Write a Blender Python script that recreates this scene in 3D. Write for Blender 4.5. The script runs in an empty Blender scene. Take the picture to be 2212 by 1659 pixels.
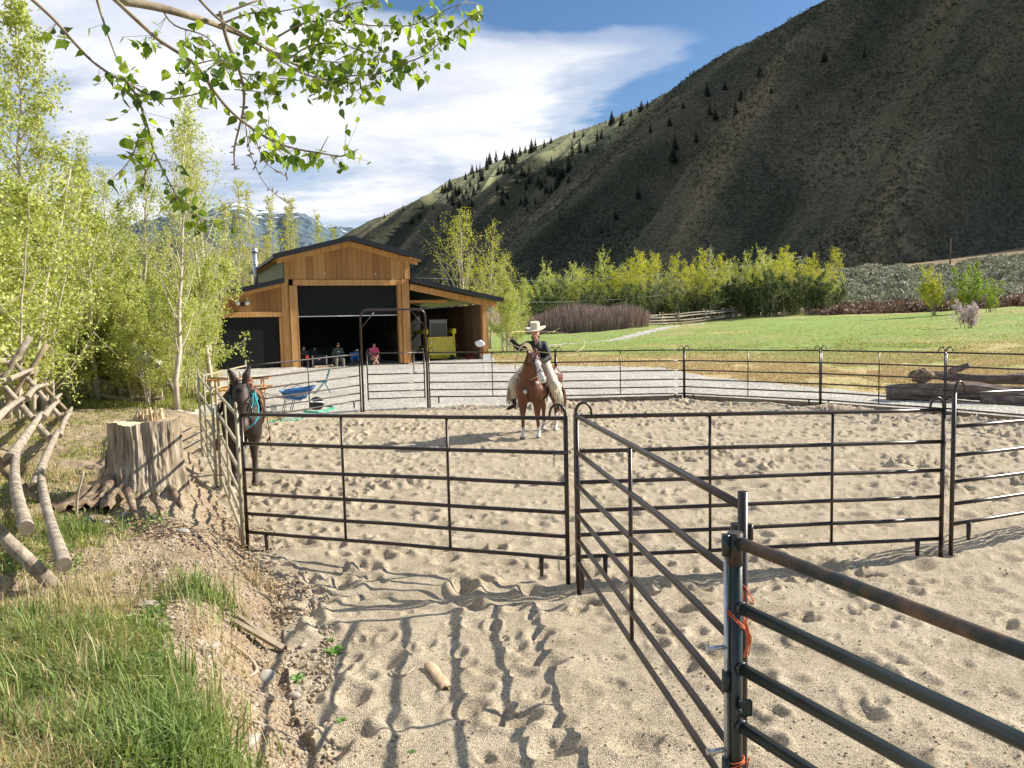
import bpy, math, random
import numpy as np
from mathutils import Vector, Matrix
R = math.radians
random.seed(7)
rng = np.random.default_rng(7)
sc = bpy.context.scene
COL = sc.collection

# ---------------------------------------------------------------- camera
# reference picture coordinates: 2212 x 1659
F, CX, CY, CAMZ = 1660., 1106., 829.5, 2.4
ROLL = R(1.3)
PITCH = math.atan((829.5-698)/F)
cam_d = bpy.data.cameras.new('camera')
cam = bpy.data.objects.new('camera', cam_d); COL.objects.link(cam)
cam_d.sensor_width = 36; cam_d.lens = 36*F/2212
cam_d.clip_start = .05; cam_d.clip_end = 20000
cam.matrix_world = (Matrix.Translation((0, 0, CAMZ)) @ Matrix.Rotation(math.pi/2-PITCH, 4, 'X')
                    @ Matrix.Rotation(-ROLL, 4, 'Z'))
sc.camera = cam
# ---------------------------------------------------------------- light
SUN_AZ, SUN_EL = R(16), R(33)      # direction towards the sun, from +X towards +Y
sd = Vector((math.cos(SUN_AZ)*math.cos(SUN_EL), math.sin(SUN_AZ)*math.cos(SUN_EL), math.sin(SUN_EL)))
sl = bpy.data.lights.new('sun', 'SUN'); sl.energy = 5.0; sl.angle = R(.53); sl.color = (1, .935, .81)
so = bpy.data.objects.new('sun', sl); COL.objects.link(so)
so.rotation_euler = sd.to_track_quat('Z', 'Y').to_euler(); so.location = (60, 20, 60)
sc.view_settings.view_transform = 'Standard'; sc.view_settings.look = 'None'
sc.view_settings.gamma = 1; sc.view_settings.exposure = .78

def ray(x, y):
    u = (x-CX)/F; v = -(y-CY)/F
    c, s = math.cos(ROLL), math.sin(ROLL)
    u2 = u*c+v*s; v2 = -u*s+v*c
    cp, sp = math.cos(PITCH), math.sin(PITCH)
    return np.array([u2, cp+v2*sp, -sp+v2*cp])
def G(x, y, z=0.):
    r = ray(x, y); t = (z-CAMZ)/r[2]
    return Vector((r[0]*t, r[1]*t, z))
def D(x, y, Y):
    r = ray(x, y); t = Y/r[1]
    return Vector((r[0]*t, Y, CAMZ+r[2]*t))

# ---------------------------------------------------------------- world: sky and clouds
w = bpy.data.worlds.new('World'); sc.world = w; w.use_nodes = True
nt = w.node_tree; nt.nodes.clear()
def N(nt, t, **k):
    n = nt.nodes.new(t)
    for a, b in k.items():
        if a.startswith('i_'):
            n.inputs[a[2:].replace('_', ' ')].default_value = b
        else: setattr(n, a, b)
    return n
L = lambda nt, a, b: nt.links.new(a, b)
def ramp(nt, fac, stops, interp='LINEAR'):
    r = N(nt, 'ShaderNodeValToRGB'); cr = r.color_ramp; cr.interpolation = interp
    while len(cr.elements) < len(stops): cr.elements.new(.5)
    for e, (p, c) in zip(cr.elements, stops):
        e.position = p; e.color = (*c, 1) if len(c) == 3 else c
    L(nt, fac, r.inputs[0]); return r
def math_n(nt, op, a, b=None, c=None, clamp=False):
    m = N(nt, 'ShaderNodeMath', operation=op, use_clamp=clamp)
    for i, v in enumerate((a, b, c)):
        if v is None: continue
        if isinstance(v, (int, float)): m.inputs[i].default_value = v
        else: L(nt, v, m.inputs[i])
    return m.outputs[0]
sky = N(nt, 'ShaderNodeTexSky', sky_type='NISHITA', sun_disc=False, sun_elevation=SUN_EL,
        sun_rotation=math.pi/2-SUN_AZ, altitude=1500, air_density=1.0, dust_density=.6, ozone_density=1.6)
bg = N(nt, 'ShaderNodeBackground'); bg.inputs[1].default_value = .06
out = N(nt, 'ShaderNodeOutputWorld')
tc = N(nt, 'ShaderNodeTexCoord')
sep = N(nt, 'ShaderNodeSeparateXYZ'); L(nt, tc.outputs['Generated'], sep.inputs[0])
# planar cloud layer: direction projected on a horizontal sheet, so clouds flatten to the horizon
zz = math_n(nt, 'ADD', math_n(nt, 'MAXIMUM', sep.outputs[2], 0.0), .13)
px_ = math_n(nt, 'DIVIDE', sep.outputs[0], zz); py_ = math_n(nt, 'DIVIDE', sep.outputs[1], zz)
comb = N(nt, 'ShaderNodeCombineXYZ'); L(nt, px_, comb.inputs[0]); L(nt, py_, comb.inputs[1])
n1 = N(nt, 'ShaderNodeTexNoise', i_Scale=.8, i_Detail=10, i_Roughness=.6, i_Distortion=.5)
mp = N(nt, 'ShaderNodeMapping'); mp.inputs['Location'].default_value = (3.1, 1.4, 0)
mp.inputs['Rotation'].default_value = (0, 0, R(20)); mp.inputs['Scale'].default_value = (.8, 1.25, 1)
L(nt, comb.outputs[0], mp.inputs[0]); L(nt, mp.outputs[0], n1.inputs[0])
# azimuth / elevation tangents of a direction
azt = math_n(nt, 'DIVIDE', sep.outputs[0], math_n(nt, 'MAXIMUM', sep.outputs[1], .05))
elt = math_n(nt, 'DIVIDE', sep.outputs[2], math_n(nt, 'MAXIMUM', sep.outputs[1], .05))
# the cloud bank thins out along its right edge and below
e1 = math_n(nt, 'SUBTRACT', .16, math_n(nt, 'ADD', azt, math_n(nt, 'MULTIPLY', math_n(nt, 'SUBTRACT', elt, .30), -.1)))
m1 = math_n(nt, 'MULTIPLY', e1, 1.5)
m1 = math_n(nt, 'MINIMUM', m1, .30)
m1 = math_n(nt, 'MAXIMUM', m1, -.20)
# lower blue strip: left side low elevation
e2 = math_n(nt, 'SUBTRACT', elt, math_n(nt, 'ADD', math_n(nt, 'MULTIPLY', azt, .24), math_n(nt, 'ADD', .185, math_n(nt, 'MULTIPLY', n1.outputs[0], .06))))
m2 = math_n(nt, 'MINIMUM', math_n(nt, 'MULTIPLY', e2, 5.), 0.0)
m2 = math_n(nt, 'MAXIMUM', m2, -.4)
# upper middle blue window
dx = math_n(nt, 'SUBTRACT', azt, .06); dy = math_n(nt, 'SUBTRACT', elt, .43)
rr = math_n(nt, 'ADD', math_n(nt, 'MULTIPLY', math_n(nt, 'MULTIPLY', dx, dx), 9.), math_n(nt, 'MULTIPLY', math_n(nt, 'MULTIPLY', dy, dy), 110.))
m3 = math_n(nt, 'MULTIPLY', math_n(nt, 'MAXIMUM', math_n(nt, 'SUBTRACT', 1., rr), 0.), -1.0)
# bright tongue of cloud reaching right
ty_ = math_n(nt, 'SUBTRACT', elt, math_n(nt, 'ADD', math_n(nt, 'MULTIPLY', azt, .16), math_n(nt, 'ADD', .335, math_n(nt, 'MULTIPLY', math_n(nt, 'SUBTRACT', n1.outputs[0], .5), .16))))
tx_ = math_n(nt, 'SUBTRACT', azt, .17)
rt = math_n(nt, 'ADD', math_n(nt, 'MULTIPLY', math_n(nt, 'MULTIPLY', tx_, tx_), 40.), math_n(nt, 'MULTIPLY', math_n(nt, 'MULTIPLY', ty_, ty_), 900.))
m4 = math_n(nt, 'MULTIPLY', math_n(nt, 'MAXIMUM', math_n(nt, 'SUBTRACT', 1., rt), 0.), .30)
dens = math_n(nt, 'ADD', math_n(nt, 'MULTIPLY_ADD', n1.outputs[0], 2.1, -.55), m1)
dens = math_n(nt, 'ADD', dens, math_n(nt, 'MULTIPLY', math_n(nt, 'MINIMUM', math_n(nt, 'ADD', sep.outputs[1], .1), 0.), .55))
for m_ in (m2, m3, m4): dens = math_n(nt, 'ADD', dens, m_)
cf = ramp(nt, dens, [(.40, (0, 0, 0)), (.56, (.45,)*3), (.80, (1, 1, 1))], 'EASE')
n2 = N(nt, 'ShaderNodeTexNoise', i_Scale=1.7, i_Detail=9, i_Roughness=.6, i_Distortion=.3)
L(nt, mp.outputs[0], n2.inputs[0])
cc = ramp(nt, n2.outputs[0], [(.36, (6.6, 7.2, 8.8)), (.48, (8.2, 8.6, 9.6)), (.60, (10.6, 10.7, 10.9))])
mix = N(nt, 'ShaderNodeMixRGB'); L(nt, cf.outputs[0], mix.inputs[0])
hs = N(nt, 'ShaderNodeHueSaturation', i_Saturation=1.15, i_Value=1.35); L(nt, sky.outputs[0], hs.inputs['Color'])
L(nt, hs.outputs[0], mix.inputs[1]); L(nt, cc.outputs[0], mix.inputs[2])
L(nt, mix.outputs[0], bg.inputs[0]); L(nt, bg.outputs[0], out.inputs[0])

# ---------------------------------------------------------------- materials
MATS = {}
def M(name, cols, scale=8., rough=.8, bump=0., bscale=None, metal=0., detail=5., transl=0., stretch=(1, 1, 1),
      island=False, spec=.5, bdist=.02, lo=.3, hi=.7, coat=0., dist=0.):
    if name in MATS: return MATS[name]
    m = bpy.data.materials.new(name); m.use_nodes = True; nt = m.node_tree
    b = nt.nodes['Principled BSDF']; o = nt.nodes['Material Output']
    b.inputs['Roughness'].default_value = rough; b.inputs['Metallic'].default_value = metal
    b.inputs['Specular IOR Level'].default_value = spec
    if coat: b.inputs['Coat Weight'].default_value = coat; b.inputs['Coat Roughness'].default_value = .25
    t = N(nt, 'ShaderNodeTexCoord'); mpn = N(nt, 'ShaderNodeMapping'); mpn.inputs['Scale'].default_value = stretch
    L(nt, t.outputs['Object'], mpn.inputs[0])
    if isinstance(cols[0], (int, float)): cols = [cols, tuple(c*.8 for c in cols)]
    no = N(nt, 'ShaderNodeTexNoise', i_Scale=scale, i_Detail=detail, i_Roughness=.6, i_Distortion=dist); L(nt, mpn.outputs[0], no.inputs[0])
    fac = no.outputs[0]
    if island:
        g = N(nt, 'ShaderNodeNewGeometry')
        oi = N(nt, 'ShaderNodeObjectInfo')
        fac = math_n(nt, 'ADD', math_n(nt, 'MULTIPLY', g.outputs['Random Per Island'], .55), math_n(nt, 'MULTIPLY', no.outputs[0], .45))
        fac = math_n(nt, 'ADD', fac, math_n(nt, 'MULTIPLY', math_n(nt, 'SUBTRACT', oi.outputs['Random'], .5), .16))
        lo, hi = .2, .8
    n = len(cols)
    rp = ramp(nt, fac, [(lo+(hi-lo)*i/(n-1), c) for i, c in enumerate(cols)])
    L(nt, rp.outputs[0], b.inputs['Base Color'])
    if bump:
        bn = N(nt, 'ShaderNodeTexNoise', i_Scale=bscale or scale*3, i_Detail=6., i_Roughness=.65); L(nt, mpn.outputs[0], bn.inputs[0])
        bp = N(nt, 'ShaderNodeBump', i_Strength=bump, i_Distance=bdist); L(nt, bn.outputs[0], bp.inputs['Height'])
        L(nt, bp.outputs[0], b.inputs['Normal'])
    if transl:
        tr = N(nt, 'ShaderNodeBsdfTranslucent'); hs = N(nt, 'ShaderNodeHueSaturation', i_Saturation=1.1, i_Value=1.25)
        hs.inputs['Hue'].default_value = .485
        L(nt, rp.outputs[0], hs.inputs['Color']); L(nt, hs.outputs[0], tr.inputs[0])
        mx = N(nt, 'ShaderNodeMixShader'); mx.inputs[0].default_value = transl
        L(nt, b.outputs[0], mx.inputs[1]); L(nt, tr.outputs[0], mx.inputs[2]); L(nt, mx.outputs[0], o.inputs[0])
    MATS[name] = m
    return m

# ---------------------------------------------------------------- mesh helpers
def np_mesh(name, V, Fs, mats, idx=None, smooth=True):
    V = np.asarray(V, dtype=np.float32); Fs = np.asarray(Fs, dtype=np.int32)
    me = bpy.data.meshes.new(name); k = Fs.shape[1]
    me.vertices.add(len(V)); me.vertices.foreach_set('co', V.ravel())
    me.loops.add(Fs.size); me.loops.foreach_set('vertex_index', Fs.ravel())
    me.polygons.add(len(Fs)); me.polygons.foreach_set('loop_start', np.arange(0, Fs.size, k, dtype=np.int32))
    me.polygons.foreach_set('loop_total', np.full(len(Fs), k, dtype=np.int32))
    me.polygons.foreach_set('use_smooth', np.full(len(Fs), smooth))
    for m in (mats if isinstance(mats, (list, tuple)) else [mats]): me.materials.append(m)
    if idx is not None: me.polygons.foreach_set('material_index', np.asarray(idx, dtype=np.int32))
    me.update(calc_edges=True); me.validate()
    return me

LOC = {}
def link(name, me, parent=None, loc=None):
    o = bpy.data.objects.new(name, me); COL.objects.link(o)
    if parent: o.parent = parent
    if loc is not None: o.location = loc
    return o
def tag(o, label=None, cat=None, group=None, kind=None):
    if label: o['label'] = label
    if cat: o['category'] = cat
    if group: o['group'] = group
    if kind: o['kind'] = kind
    return o
def thing(name, label, cat, loc=(0, 0, 0), group=None):
    o = bpy.data.objects.new(name, None); COL.objects.link(o); o.location = loc; o.empty_display_size = .2
    LOC[o.name] = Vector(loc)
    return tag(o, label, cat, group)

class MB:
    """collects shapes in world coordinates and links them as one mesh"""
    def __init__(s): s.v = []; s.f = []; s.mi = []; s.sm = []
    def add(s, vs, fs, mi=0, smooth=True):
        k = len(s.v); s.v += [tuple(v) for v in vs]
        for f in fs: s.f.append(tuple(i+k for i in f)); s.mi.append(mi); s.sm.append(smooth)
        return s
    def box(s, c, size, rot=None, mi=0, bev=0.):
        hx, hy, hz = (q/2 for q in size); c = Vector(c)
        m = rot if isinstance(rot, Matrix) else Matrix.Rotation(rot or 0, 3, 'Z')
        if bev:
            P = []
            for z, i in ((-hz, bev), (-hz+bev, 0), (hz-bev, 0), (hz, bev)):
                for sx, sy in ((-1, -1), (1, -1), (1, 1), (-1, 1)):
                    for a, b in (((bev, 0), (0, bev)) if sx*sy > 0 else ((0, bev), (bev, 0))):
                        P.append(c+m@Vector((sx*(hx-a-i*.5), sy*(hy-b-i*.5), z)))
            Fc = [tuple(range(7, -1, -1)), tuple(range(24, 32))]
            for r in range(3):
                for i in range(8): Fc.append((r*8+i, r*8+(i+1) % 8, r*8+8+(i+1) % 8, r*8+8+i))
            return s.add(P, Fc, mi, False)
        P = [c+m@Vector((sx*hx, sy*hy, sz*hz)) for sz in (-1, 1) for sy in (-1, 1) for sx in (-1, 1)]
        return s.add(P, [(0, 2, 3, 1), (4, 5, 7, 6), (0, 1, 5, 4), (2, 6, 7, 3), (0, 4, 6, 2), (1, 3, 7, 5)], mi, False)
    def beam(s, a, b, w, h, mi=0, bev=0.):
        a = Vector(a); b = Vector(b); d = b-a; x = d.normalized()
        up = Vector((0, 0, 1)) if abs(x.z) < .95 else Vector((0, 1, 0))
        y = up.cross(x).normalized(); z = x.cross(y)
        return s.box((a+b)/2, (d.length, w, h), Matrix((x, y, z)).transposed(), mi, bev)
    def tube(s, pts, r, n=8, caps=True, mi=0, smooth=True, jit=0.):
        pts = [Vector(p) for p in pts]
        rs = r if isinstance(r, (list, tuple, np.ndarray)) else [r]*len(pts)
        V = []; ref = None
        for i, p in enumerate(pts):
            t = (pts[min(i+1, len(pts)-1)]-pts[max(i-1, 0)])
            t = t.normalized() if t.length > 1e-9 else Vector((0, 0, 1))
            if ref is None: ref = Vector((0, 0, 1)) if abs(t.z) < .9 else Vector((1, 0, 0))
            x = (ref-t*ref.dot(t)).normalized(); ref = x; y = t.cross(x)
            for k in range(n):
                a = 2*math.pi*k/n; q = rs[i]*(1+(random.uniform(-jit, jit) if jit else 0))
                V.append(p+x*math.cos(a)*q+y*math.sin(a)*q)
        Fc = [(i*n+k, i*n+(k+1) % n, (i+1)*n+(k+1) % n, (i+1)*n+k) for i in range(len(pts)-1) for k in range(n)]
        s.add(V, Fc, mi, smooth)
        if caps:
            m = (len(pts)-1)*n; k0 = len(s.v)-len(V)
            s.f += [tuple(k0+i for i in range(n-1, -1, -1)), tuple(k0+m+i for i in range(n))]; s.mi += [mi, mi]; s.sm += [False]*2
        return s
    def lathe(s, c, prof, n=20, axis=None, mi=0, sx=1., smooth=True):
        m = axis or Matrix.Identity(3); c = Vector(c)
        V = [c+m@Vector((r*math.cos(2*math.pi*k/n)*sx, r*math.sin(2*math.pi*k/n), z)) for r, z in prof for k in range(n)]
        Fc = [(i*n+k, i*n+(k+1) % n, (i+1)*n+(k+1) % n, (i+1)*n+k) for i in range(len(prof)-1) for k in range(n)]
        return s.add(V, Fc, mi, smooth)
    def ball(s, c, r, n=10, mi=0, sc3=(1, 1, 1), rot=None, jit=0.):
        c = Vector(c); V = []; m = rot or Matrix.Identity(3)
        for i in range(n+1):
            th = math.pi*i/n
            for k in range(n*2):
                ph = math.pi*k/n; q = r*(1+(random.uniform(-jit, jit) if jit else 0))
                V.append(c+m@Vector((q*sc3[0]*math.sin(th)*math.cos(ph), q*sc3[1]*math.sin(th)*math.sin(ph), q*sc3[2]*math.cos(th))))
        Fc = [(i*2*n+k, (i+1)*2*n+k, (i+1)*2*n+(k+1) % (2*n), i*2*n+(k+1) % (2*n)) for i in range(n) for k in range(2*n)]
        return s.add(V, Fc, mi, True)
    def prism(s, poly, a, b, mi=0):
        """extrude polygon (list of 3D points) from offset a to offset b (vectors)"""
        a = Vector(a); b = Vector(b); n = len(poly)
        V = [Vector(p)+a for p in poly]+[Vector(p)+b for p in poly]
        Fc = [tuple(range(n-1, -1, -1)), tuple(range(n, 2*n))]+[(i, (i+1) % n, n+(i+1) % n, n+i) for i in range(n)]
        return s.add(V, Fc, mi, False)
    def build(s, name, mat, parent=None):
        off = Vector((0, 0, 0)); p = parent
        while p is not None:
            off += Vector(p.location); p = p.parent
        me = bpy.data.meshes.new(name)
        me.from_pydata([(v[0]-off.x, v[1]-off.y, v[2]-off.z) for v in s.v], [], s.f)
        for m in (mat if isinstance(mat, (list, tuple)) else [mat]): me.materials.append(m)
        me.polygons.foreach_set('material_index', s.mi); me.polygons.foreach_set('use_smooth', s.sm)
        if me.validate(verbose=False): print('INVALID', name, flush=True)
        me.update()
        return link(name, me, parent)

# ---------------------------------------------------------------- noise
def h2(ix, iy, seed):
    n = (ix.astype(np.int64)*374761393+iy.astype(np.int64)*668265263+seed*1442695041) & 0xffffffff
    n = ((n ^ (n >> 13))*1274126177) & 0xffffffff
    return ((n ^ (n >> 16)) & 0xffff)/65535.
def vn(x, y, seed=0):
    ix = np.floor(x); iy = np.floor(y); fx = x-ix; fy = y-iy
    fx = fx*fx*fx*(fx*(fx*6-15)+10); fy = fy*fy*fy*(fy*(fy*6-15)+10)
    a = h2(ix, iy, seed); b = h2(ix+1, iy, seed); c = h2(ix, iy+1, seed); d = h2(ix+1, iy+1, seed)
    return (a+(b-a)*fx+(c-a)*fy+(a-b-c+d)*fx*fy)*2-1
def fbm(x, y, o=4, seed=0, g=.5):
    s = 0; a = 1.; t = 0
    for i in range(o):
        s = s+a*vn(x*2**i+i*17.3, y*2**i-i*9.1, seed+i); t += a; a *= g
    return s/t
def pits(x, y, cell, seed, r0, r1, prob=1.):
    cx = np.floor(x/cell); cy = np.floor(y/cell); out = np.zeros_like(x)
    for di in (-1, 0, 1):
        for dj in (-1, 0, 1):
            a = cx+di; b = cy+dj
            px = (a+h2(a, b, seed))*cell; py = (b+h2(a, b, seed+1))*cell
            r = r0+(r1-r0)*h2(a, b, seed+2); th = h2(a, b, seed+3)*6.28
            on = (h2(a, b, seed+4) < prob)*(.4+.6*h2(a, b, seed+5))
            u = (x-px)*np.cos(th)+(y-py)*np.sin(th); v = (-(x-px)*np.sin(th)+(y-py)*np.cos(th))*1.45
            d = np.sqrt(u*u+v*v)/r
            out += on*(-np.where(d < 1, (1-d*d)**2, 0)+.42*np.exp(-((d-1.15)/.28)**2))*r/r1
    return out
def sst(a, b, x):
    t = np.clip((x-a)/(b-a), 0, 1); return t*t*(3-2*t)

# ---------------------------------------------------------------- terrain
bank_pix = [(760, 1900), (720, 1750), (690, 1659), (650, 1560), (625, 1400), (600, 1310), (560, 1235), (520, 1185), (462, 1080), (428, 1005), (418, 940), (460, 870), (500, 840)]
bank_pts = [G(*p) for p in bank_pix]
BY = np.array([p.y for p in bank_pts]); BX = np.array([p.x for p in bank_pts])
BY = np.concatenate([[-6], BY, [40]]); BX = np.concatenate([[BX[0]+1.2], BX, [-11]])
def bank_t(x, y): return np.interp(y, BY, BX)-x+.12*vn(x*1.3, y*1.3, 5)
PEN = [(-2.91, 8.235), (-4.54, 11.5), (-5.9, 14.5), (-6.6, 18.8), (-4.28, 21.5), (-2.45, 22.4), (1.3, 22.4), (5.02, 22.7), (7.98, 20.1), (9.9, 17.7), (11.7, 14.7), (12, 11), (9, 8), (4.3, 7.5)]
def gz(x, y, fine=True):
    x = np.asarray(x, dtype=float); y = np.asarray(y, dtype=float)
    z = .018*np.clip(y-24, 0, None)+.03*np.clip(x-8, 0, None)*sst(20, 52, y)
    q = (x-50)*.6+(y-110)*.8
    z = z+.1*np.clip(q, 0, 400)*sst(-5, 30, q)
    z = z*(.35+.65*sst(-40, 25, x))
    far = sst(30, 90, np.hypot(x, y))
    z = z+far*.6*fbm(x/28., y/28., 3, 40)
    t = bank_t(x, y)
    bz = (.46*sst(-.02, .80, t)+.08*sst(.8, 4, t))*(1-sst(13, 24, y)*.75)
    z = z+bz
    # soft rise of sand against the far boards
    return z
def relief(x, y, zone):
    """zone 0 sand, 1 gravel, 2 meadow, 3 bank"""
    n = .030*fbm(x*1.3, y*1.3, 3, 3)+.014*fbm(x*5, y*5, 3, 11)
    p = (.102*pits(x, y, .42, 20, .09, .20, .8)+.06*pits(x+7, y+3, .27, 50, .05, .13, .65)+.05*pits(x+11, y-3, .9, 90, .16, .38, .5))*(.62+.75*sst(-.5, .35, fbm(x*.45, y*.45, 2, 66)))
    s = n+p*(.8+.45*sst(8, 12, y))
    g = .012*fbm(x*3, y*3, 3, 8)+.012*fbm(x*14, y*14, 2, 9)
    m = .07*fbm(x*.5, y*.5, 3, 12)+.05*fbm(x*3.5, y*3.5, 3, 13)*sst(2, 30, y)
    b = .08*fbm(x*1.8, y*1.8, 4, 14)+.035*fbm(x*7, y*7, 4, 15)
    return np.choose(zone, [s, g, m, b])
gr_edge = [G(*p) for p in [(1065, 797), (1200, 800), (1330, 800), (1430, 803), (1530, 820), (1640, 830), (1800, 842), (1900, 852), (2060, 862), (2212, 874), (2500, 905)]]
GEX = np.array([p.x for p in gr_edge]); GEY = np.array([p.y for p in gr_edge])
_pen = np.array(PEN)
pen_far = _pen[4:12]
def far_edge_y(x):
    xs = np.array([-9, -6.7, -4.28, -2.45, 1.3, 5.02, 7.98, 9.9, 11.7, 12.6]); ys = np.array([17, 18.9, 21.5, 22.4, 22.4, 22.7, 20.1, 17.7, 14.7, 9])
    return np.interp(x, xs, ys)
path_c = [G(1180, 757, .1), G(1300, 744, .35), G(1430, 727, .55), G(1530, 710, .95), G(1620, 697, 1.6), G(1700, 684, 2.3), G(1760, 675, 2.9)]
PX = np.array([p.x for p in path_c]); PY = np.array([p.y for p in path_c])
def zone_of(x, y):
    z = np.full(x.shape, 2)
    t = bank_t(x, y)
    nz = .25*vn(x*1.1, y*1.1, 60)+.12*vn(x*4, y*4, 61)
    fy = far_edge_y(x)
    sand = (t < 0) & (y < fy+.12*nz) & (x < 16)
    grav = (~sand) & (x > -15) & (x < 13.5) & (y > 15) & (y < 47) & (y >= fy-.3) & (y < np.interp(x, GEX, GEY, left=60)+1.5*nz) & (x > -9.5-3*nz-.35*np.clip(y-24, 0, 30))
    grav &= ~((x < -6.2+nz) & (y < 21.5))
    bank = (t >= 0) & (y < 27) & (~grav)
    # path: distance to polyline, via param on y
    pd = np.abs(x-np.interp(y, PY, PX))
    slope = np.interp(y, PY[:-1], np.diff(PX)/np.diff(PY))
    path = (pd/np.sqrt(1+slope**2) < 1.0+.35*nz) & (y > PY[0]-1) & (y < PY[-1])
    z[(z == 2) & ((x-50)*.6+(y-110)*.8 > 3+4*vn(x/7., y/7., 63))] = 5
    z[path] = 4
    z[grav] = 1; z[sand] = 0; z[bank] = 3
    z[(y < 0) & (t < 0)] = 0
    return z
az = np.concatenate([np.arange(-180, -44, 4.), np.linspace(-43, 39, 1150), np.arange(42, 180.1, 4.)])
rad = np.concatenate([[.3, .7, 1.1], np.geomspace(1.5, 60, 640), np.geomspace(61, 1500, 120)])
A, RR = np.meshgrid(np.radians(az), rad); GX_ = RR*np.sin(A); GY_ = RR*np.cos(A)
nr, na = GX_.shape
zn_v = zone_of(GX_.ravel(), GY_.ravel()).reshape(nr, na)
zr = np.where(zn_v == 4, 1, np.where(zn_v == 5, 2, zn_v))
near = GY_ < 70
Zt = gz(GX_, GY_)
Rl = np.zeros_like(Zt)
Rl[near] = relief(GX_[near], GY_[near], zr[near])
far_m = .12*fbm(GX_/3., GY_/3., 3, 77)*sst(35, 80, GY_)
Zt = Zt+Rl+far_m*(zn_v == 2)
# sand heaped along the far boards
fyv = far_edge_y(GX_)
dfe = fyv-GY_
heap = np.where((dfe > 0) & (dfe < 2.2) & (GX_ > .5) & (GX_ < 13), np.exp(-((dfe-.75)/.5)**2)*(.10+.07*vn(GX_*1.2, GY_*1.2, 31)), 0)
Zt += heap
Zt = np.where(zn_v == 1, Zt+.02, Zt)
def ground_z(x, y):
    """height of the finished ground at a point"""
    xa = np.array([float(x)]); ya = np.array([float(y)]); zo = zone_of(xa, ya); zo = np.where(zo == 4, 1, np.where(zo == 5, 2, zo))
    return float(gz(xa, ya)[0]+relief(xa, ya, zo)[0])
idx = np.arange(nr*na).reshape(nr, na)
Fq = np.stack([idx[:-1, :-1], idx[:-1, 1:], idx[1:, 1:], idx[1:, :-1]], -1).reshape(-1, 4)[:, ::-1]
fcx = (GX_[:-1, :-1]+GX_[1:, 1:]).ravel()/2; fcy = (GY_[:-1, :-1]+GY_[1:, 1:]).ravel()/2
fzone = zone_of(fcx, fcy)
Vg = np.stack([GX_.ravel(), GY_.ravel(), Zt.ravel()], -1)

def ground_mat(name, cols, s1, s2, cells=None, rough=.95, bump=.6, bs=60, bd=.02, extra=None):
    m = bpy.data.materials.new(name); m.use_nodes = True; nt = m.node_tree; b = nt.nodes['Principled BSDF']
    b.inputs['Roughness'].default_value = rough; b.inputs['Specular IOR Level'].default_value = .2
    t = N(nt, 'ShaderNodeNewGeometry'); P = t.outputs['Position']
    a = N(nt, 'ShaderNodeTexNoise', i_Scale=s1, i_Detail=6., i_Roughness=.6); L(nt, P, a.inputs[0])
    c = N(nt, 'ShaderNodeTexNoise', i_Scale=s2, i_Detail=3., i_Roughness=.75); L(nt, P, c.inputs[0])
    fac = math_n(nt, 'ADD', math_n(nt, 'MULTIPLY', a.outputs[0], .5), math_n(nt, 'MULTIPLY', c.outputs[0], .5))
    if extra: fac = math_n(nt, 'ADD', fac, extra(nt, P))
    n = len(cols); rp = ramp(nt, fac, [(.32+.36*i/(n-1), q) for i, q in enumerate(cols)])
    colr = rp.outputs[0]; h = math_n(nt, 'MULTIPLY', c.outputs[0], 1.)
    if cells:
        v = N(nt, 'ShaderNodeTexVoronoi', i_Scale=cells[0]); L(nt, P, v.inputs[0])
        r2 = ramp(nt, v.outputs['Color'], cells[1]) if False else None
        sp = N(nt, 'ShaderNodeSeparateColor'); L(nt, v.outputs['Color'], sp.inputs[0])
        r2 = ramp(nt, sp.outputs[0], cells[1]); mx = N(nt, 'ShaderNodeMixRGB', blend_type='MULTIPLY'); mx.inputs[0].default_value = cells[2]
        L(nt, colr, mx.inputs[1]); L(nt, r2.outputs[0], mx.inputs[2]); colr = mx.outputs[0]
        h = math_n(nt, 'SUBTRACT', h, math_n(nt, 'MULTIPLY', v.outputs['Distance'], 1.2))
    L(nt, colr, b.inputs['Base Color'])
    f = N(nt, 'ShaderNodeTexNoise', i_Scale=bs, i_Detail=5., i_Roughness=.7); L(nt, P, f.inputs[0])
    bp = N(nt, 'ShaderNodeBump', i_Strength=bump, i_Distance=bd); L(nt, math_n(nt, 'ADD', h, f.outputs[0]), bp.inputs['Height'])
    L(nt, bp.outputs[0], b.inputs['Normal']); return m
def meadow_extra(nt, P):
    # straw near the pen, green beyond, pale again along the far fence
    s = N(nt, 'ShaderNodeSeparateXYZ'); L(nt, P, s.inputs[0])
    q = math_n(nt, 'ADD', s.outputs[1], math_n(nt, 'MULTIPLY', s.outputs[0], .62))
    r = ramp(nt, math_n(nt, 'DIVIDE', q, 200.), [(.10, (0, 0, 0)), (.205, (.03,)*3), (.275, (.24,)*3), (.5, (.29,)*3), (.62, (.20,)*3), (.95, (.10,)*3)])
    big = N(nt, 'ShaderNodeTexNoise', i_Scale=.09, i_Detail=4., i_Roughness=.55); L(nt, P, big.inputs[0])
    return math_n(nt, 'ADD', math_n(nt, 'SUBTRACT', r.outputs[0], .17), math_n(nt, 'MULTIPLY', math_n(nt, 'SUBTRACT', big.outputs[0], .5), .75))
mat_sand = ground_mat('sand', [(.31, .25, .175), (.47, .39, .28), (.585, .495, .365), (.69, .60, .455)], 2.2, 60, (120, [(0, (.30,)*3), (.3, (.82,)*3), (1, (1.18, 1.16, 1.12))], .85), bump=.8, bs=150, bd=.011)
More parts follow.
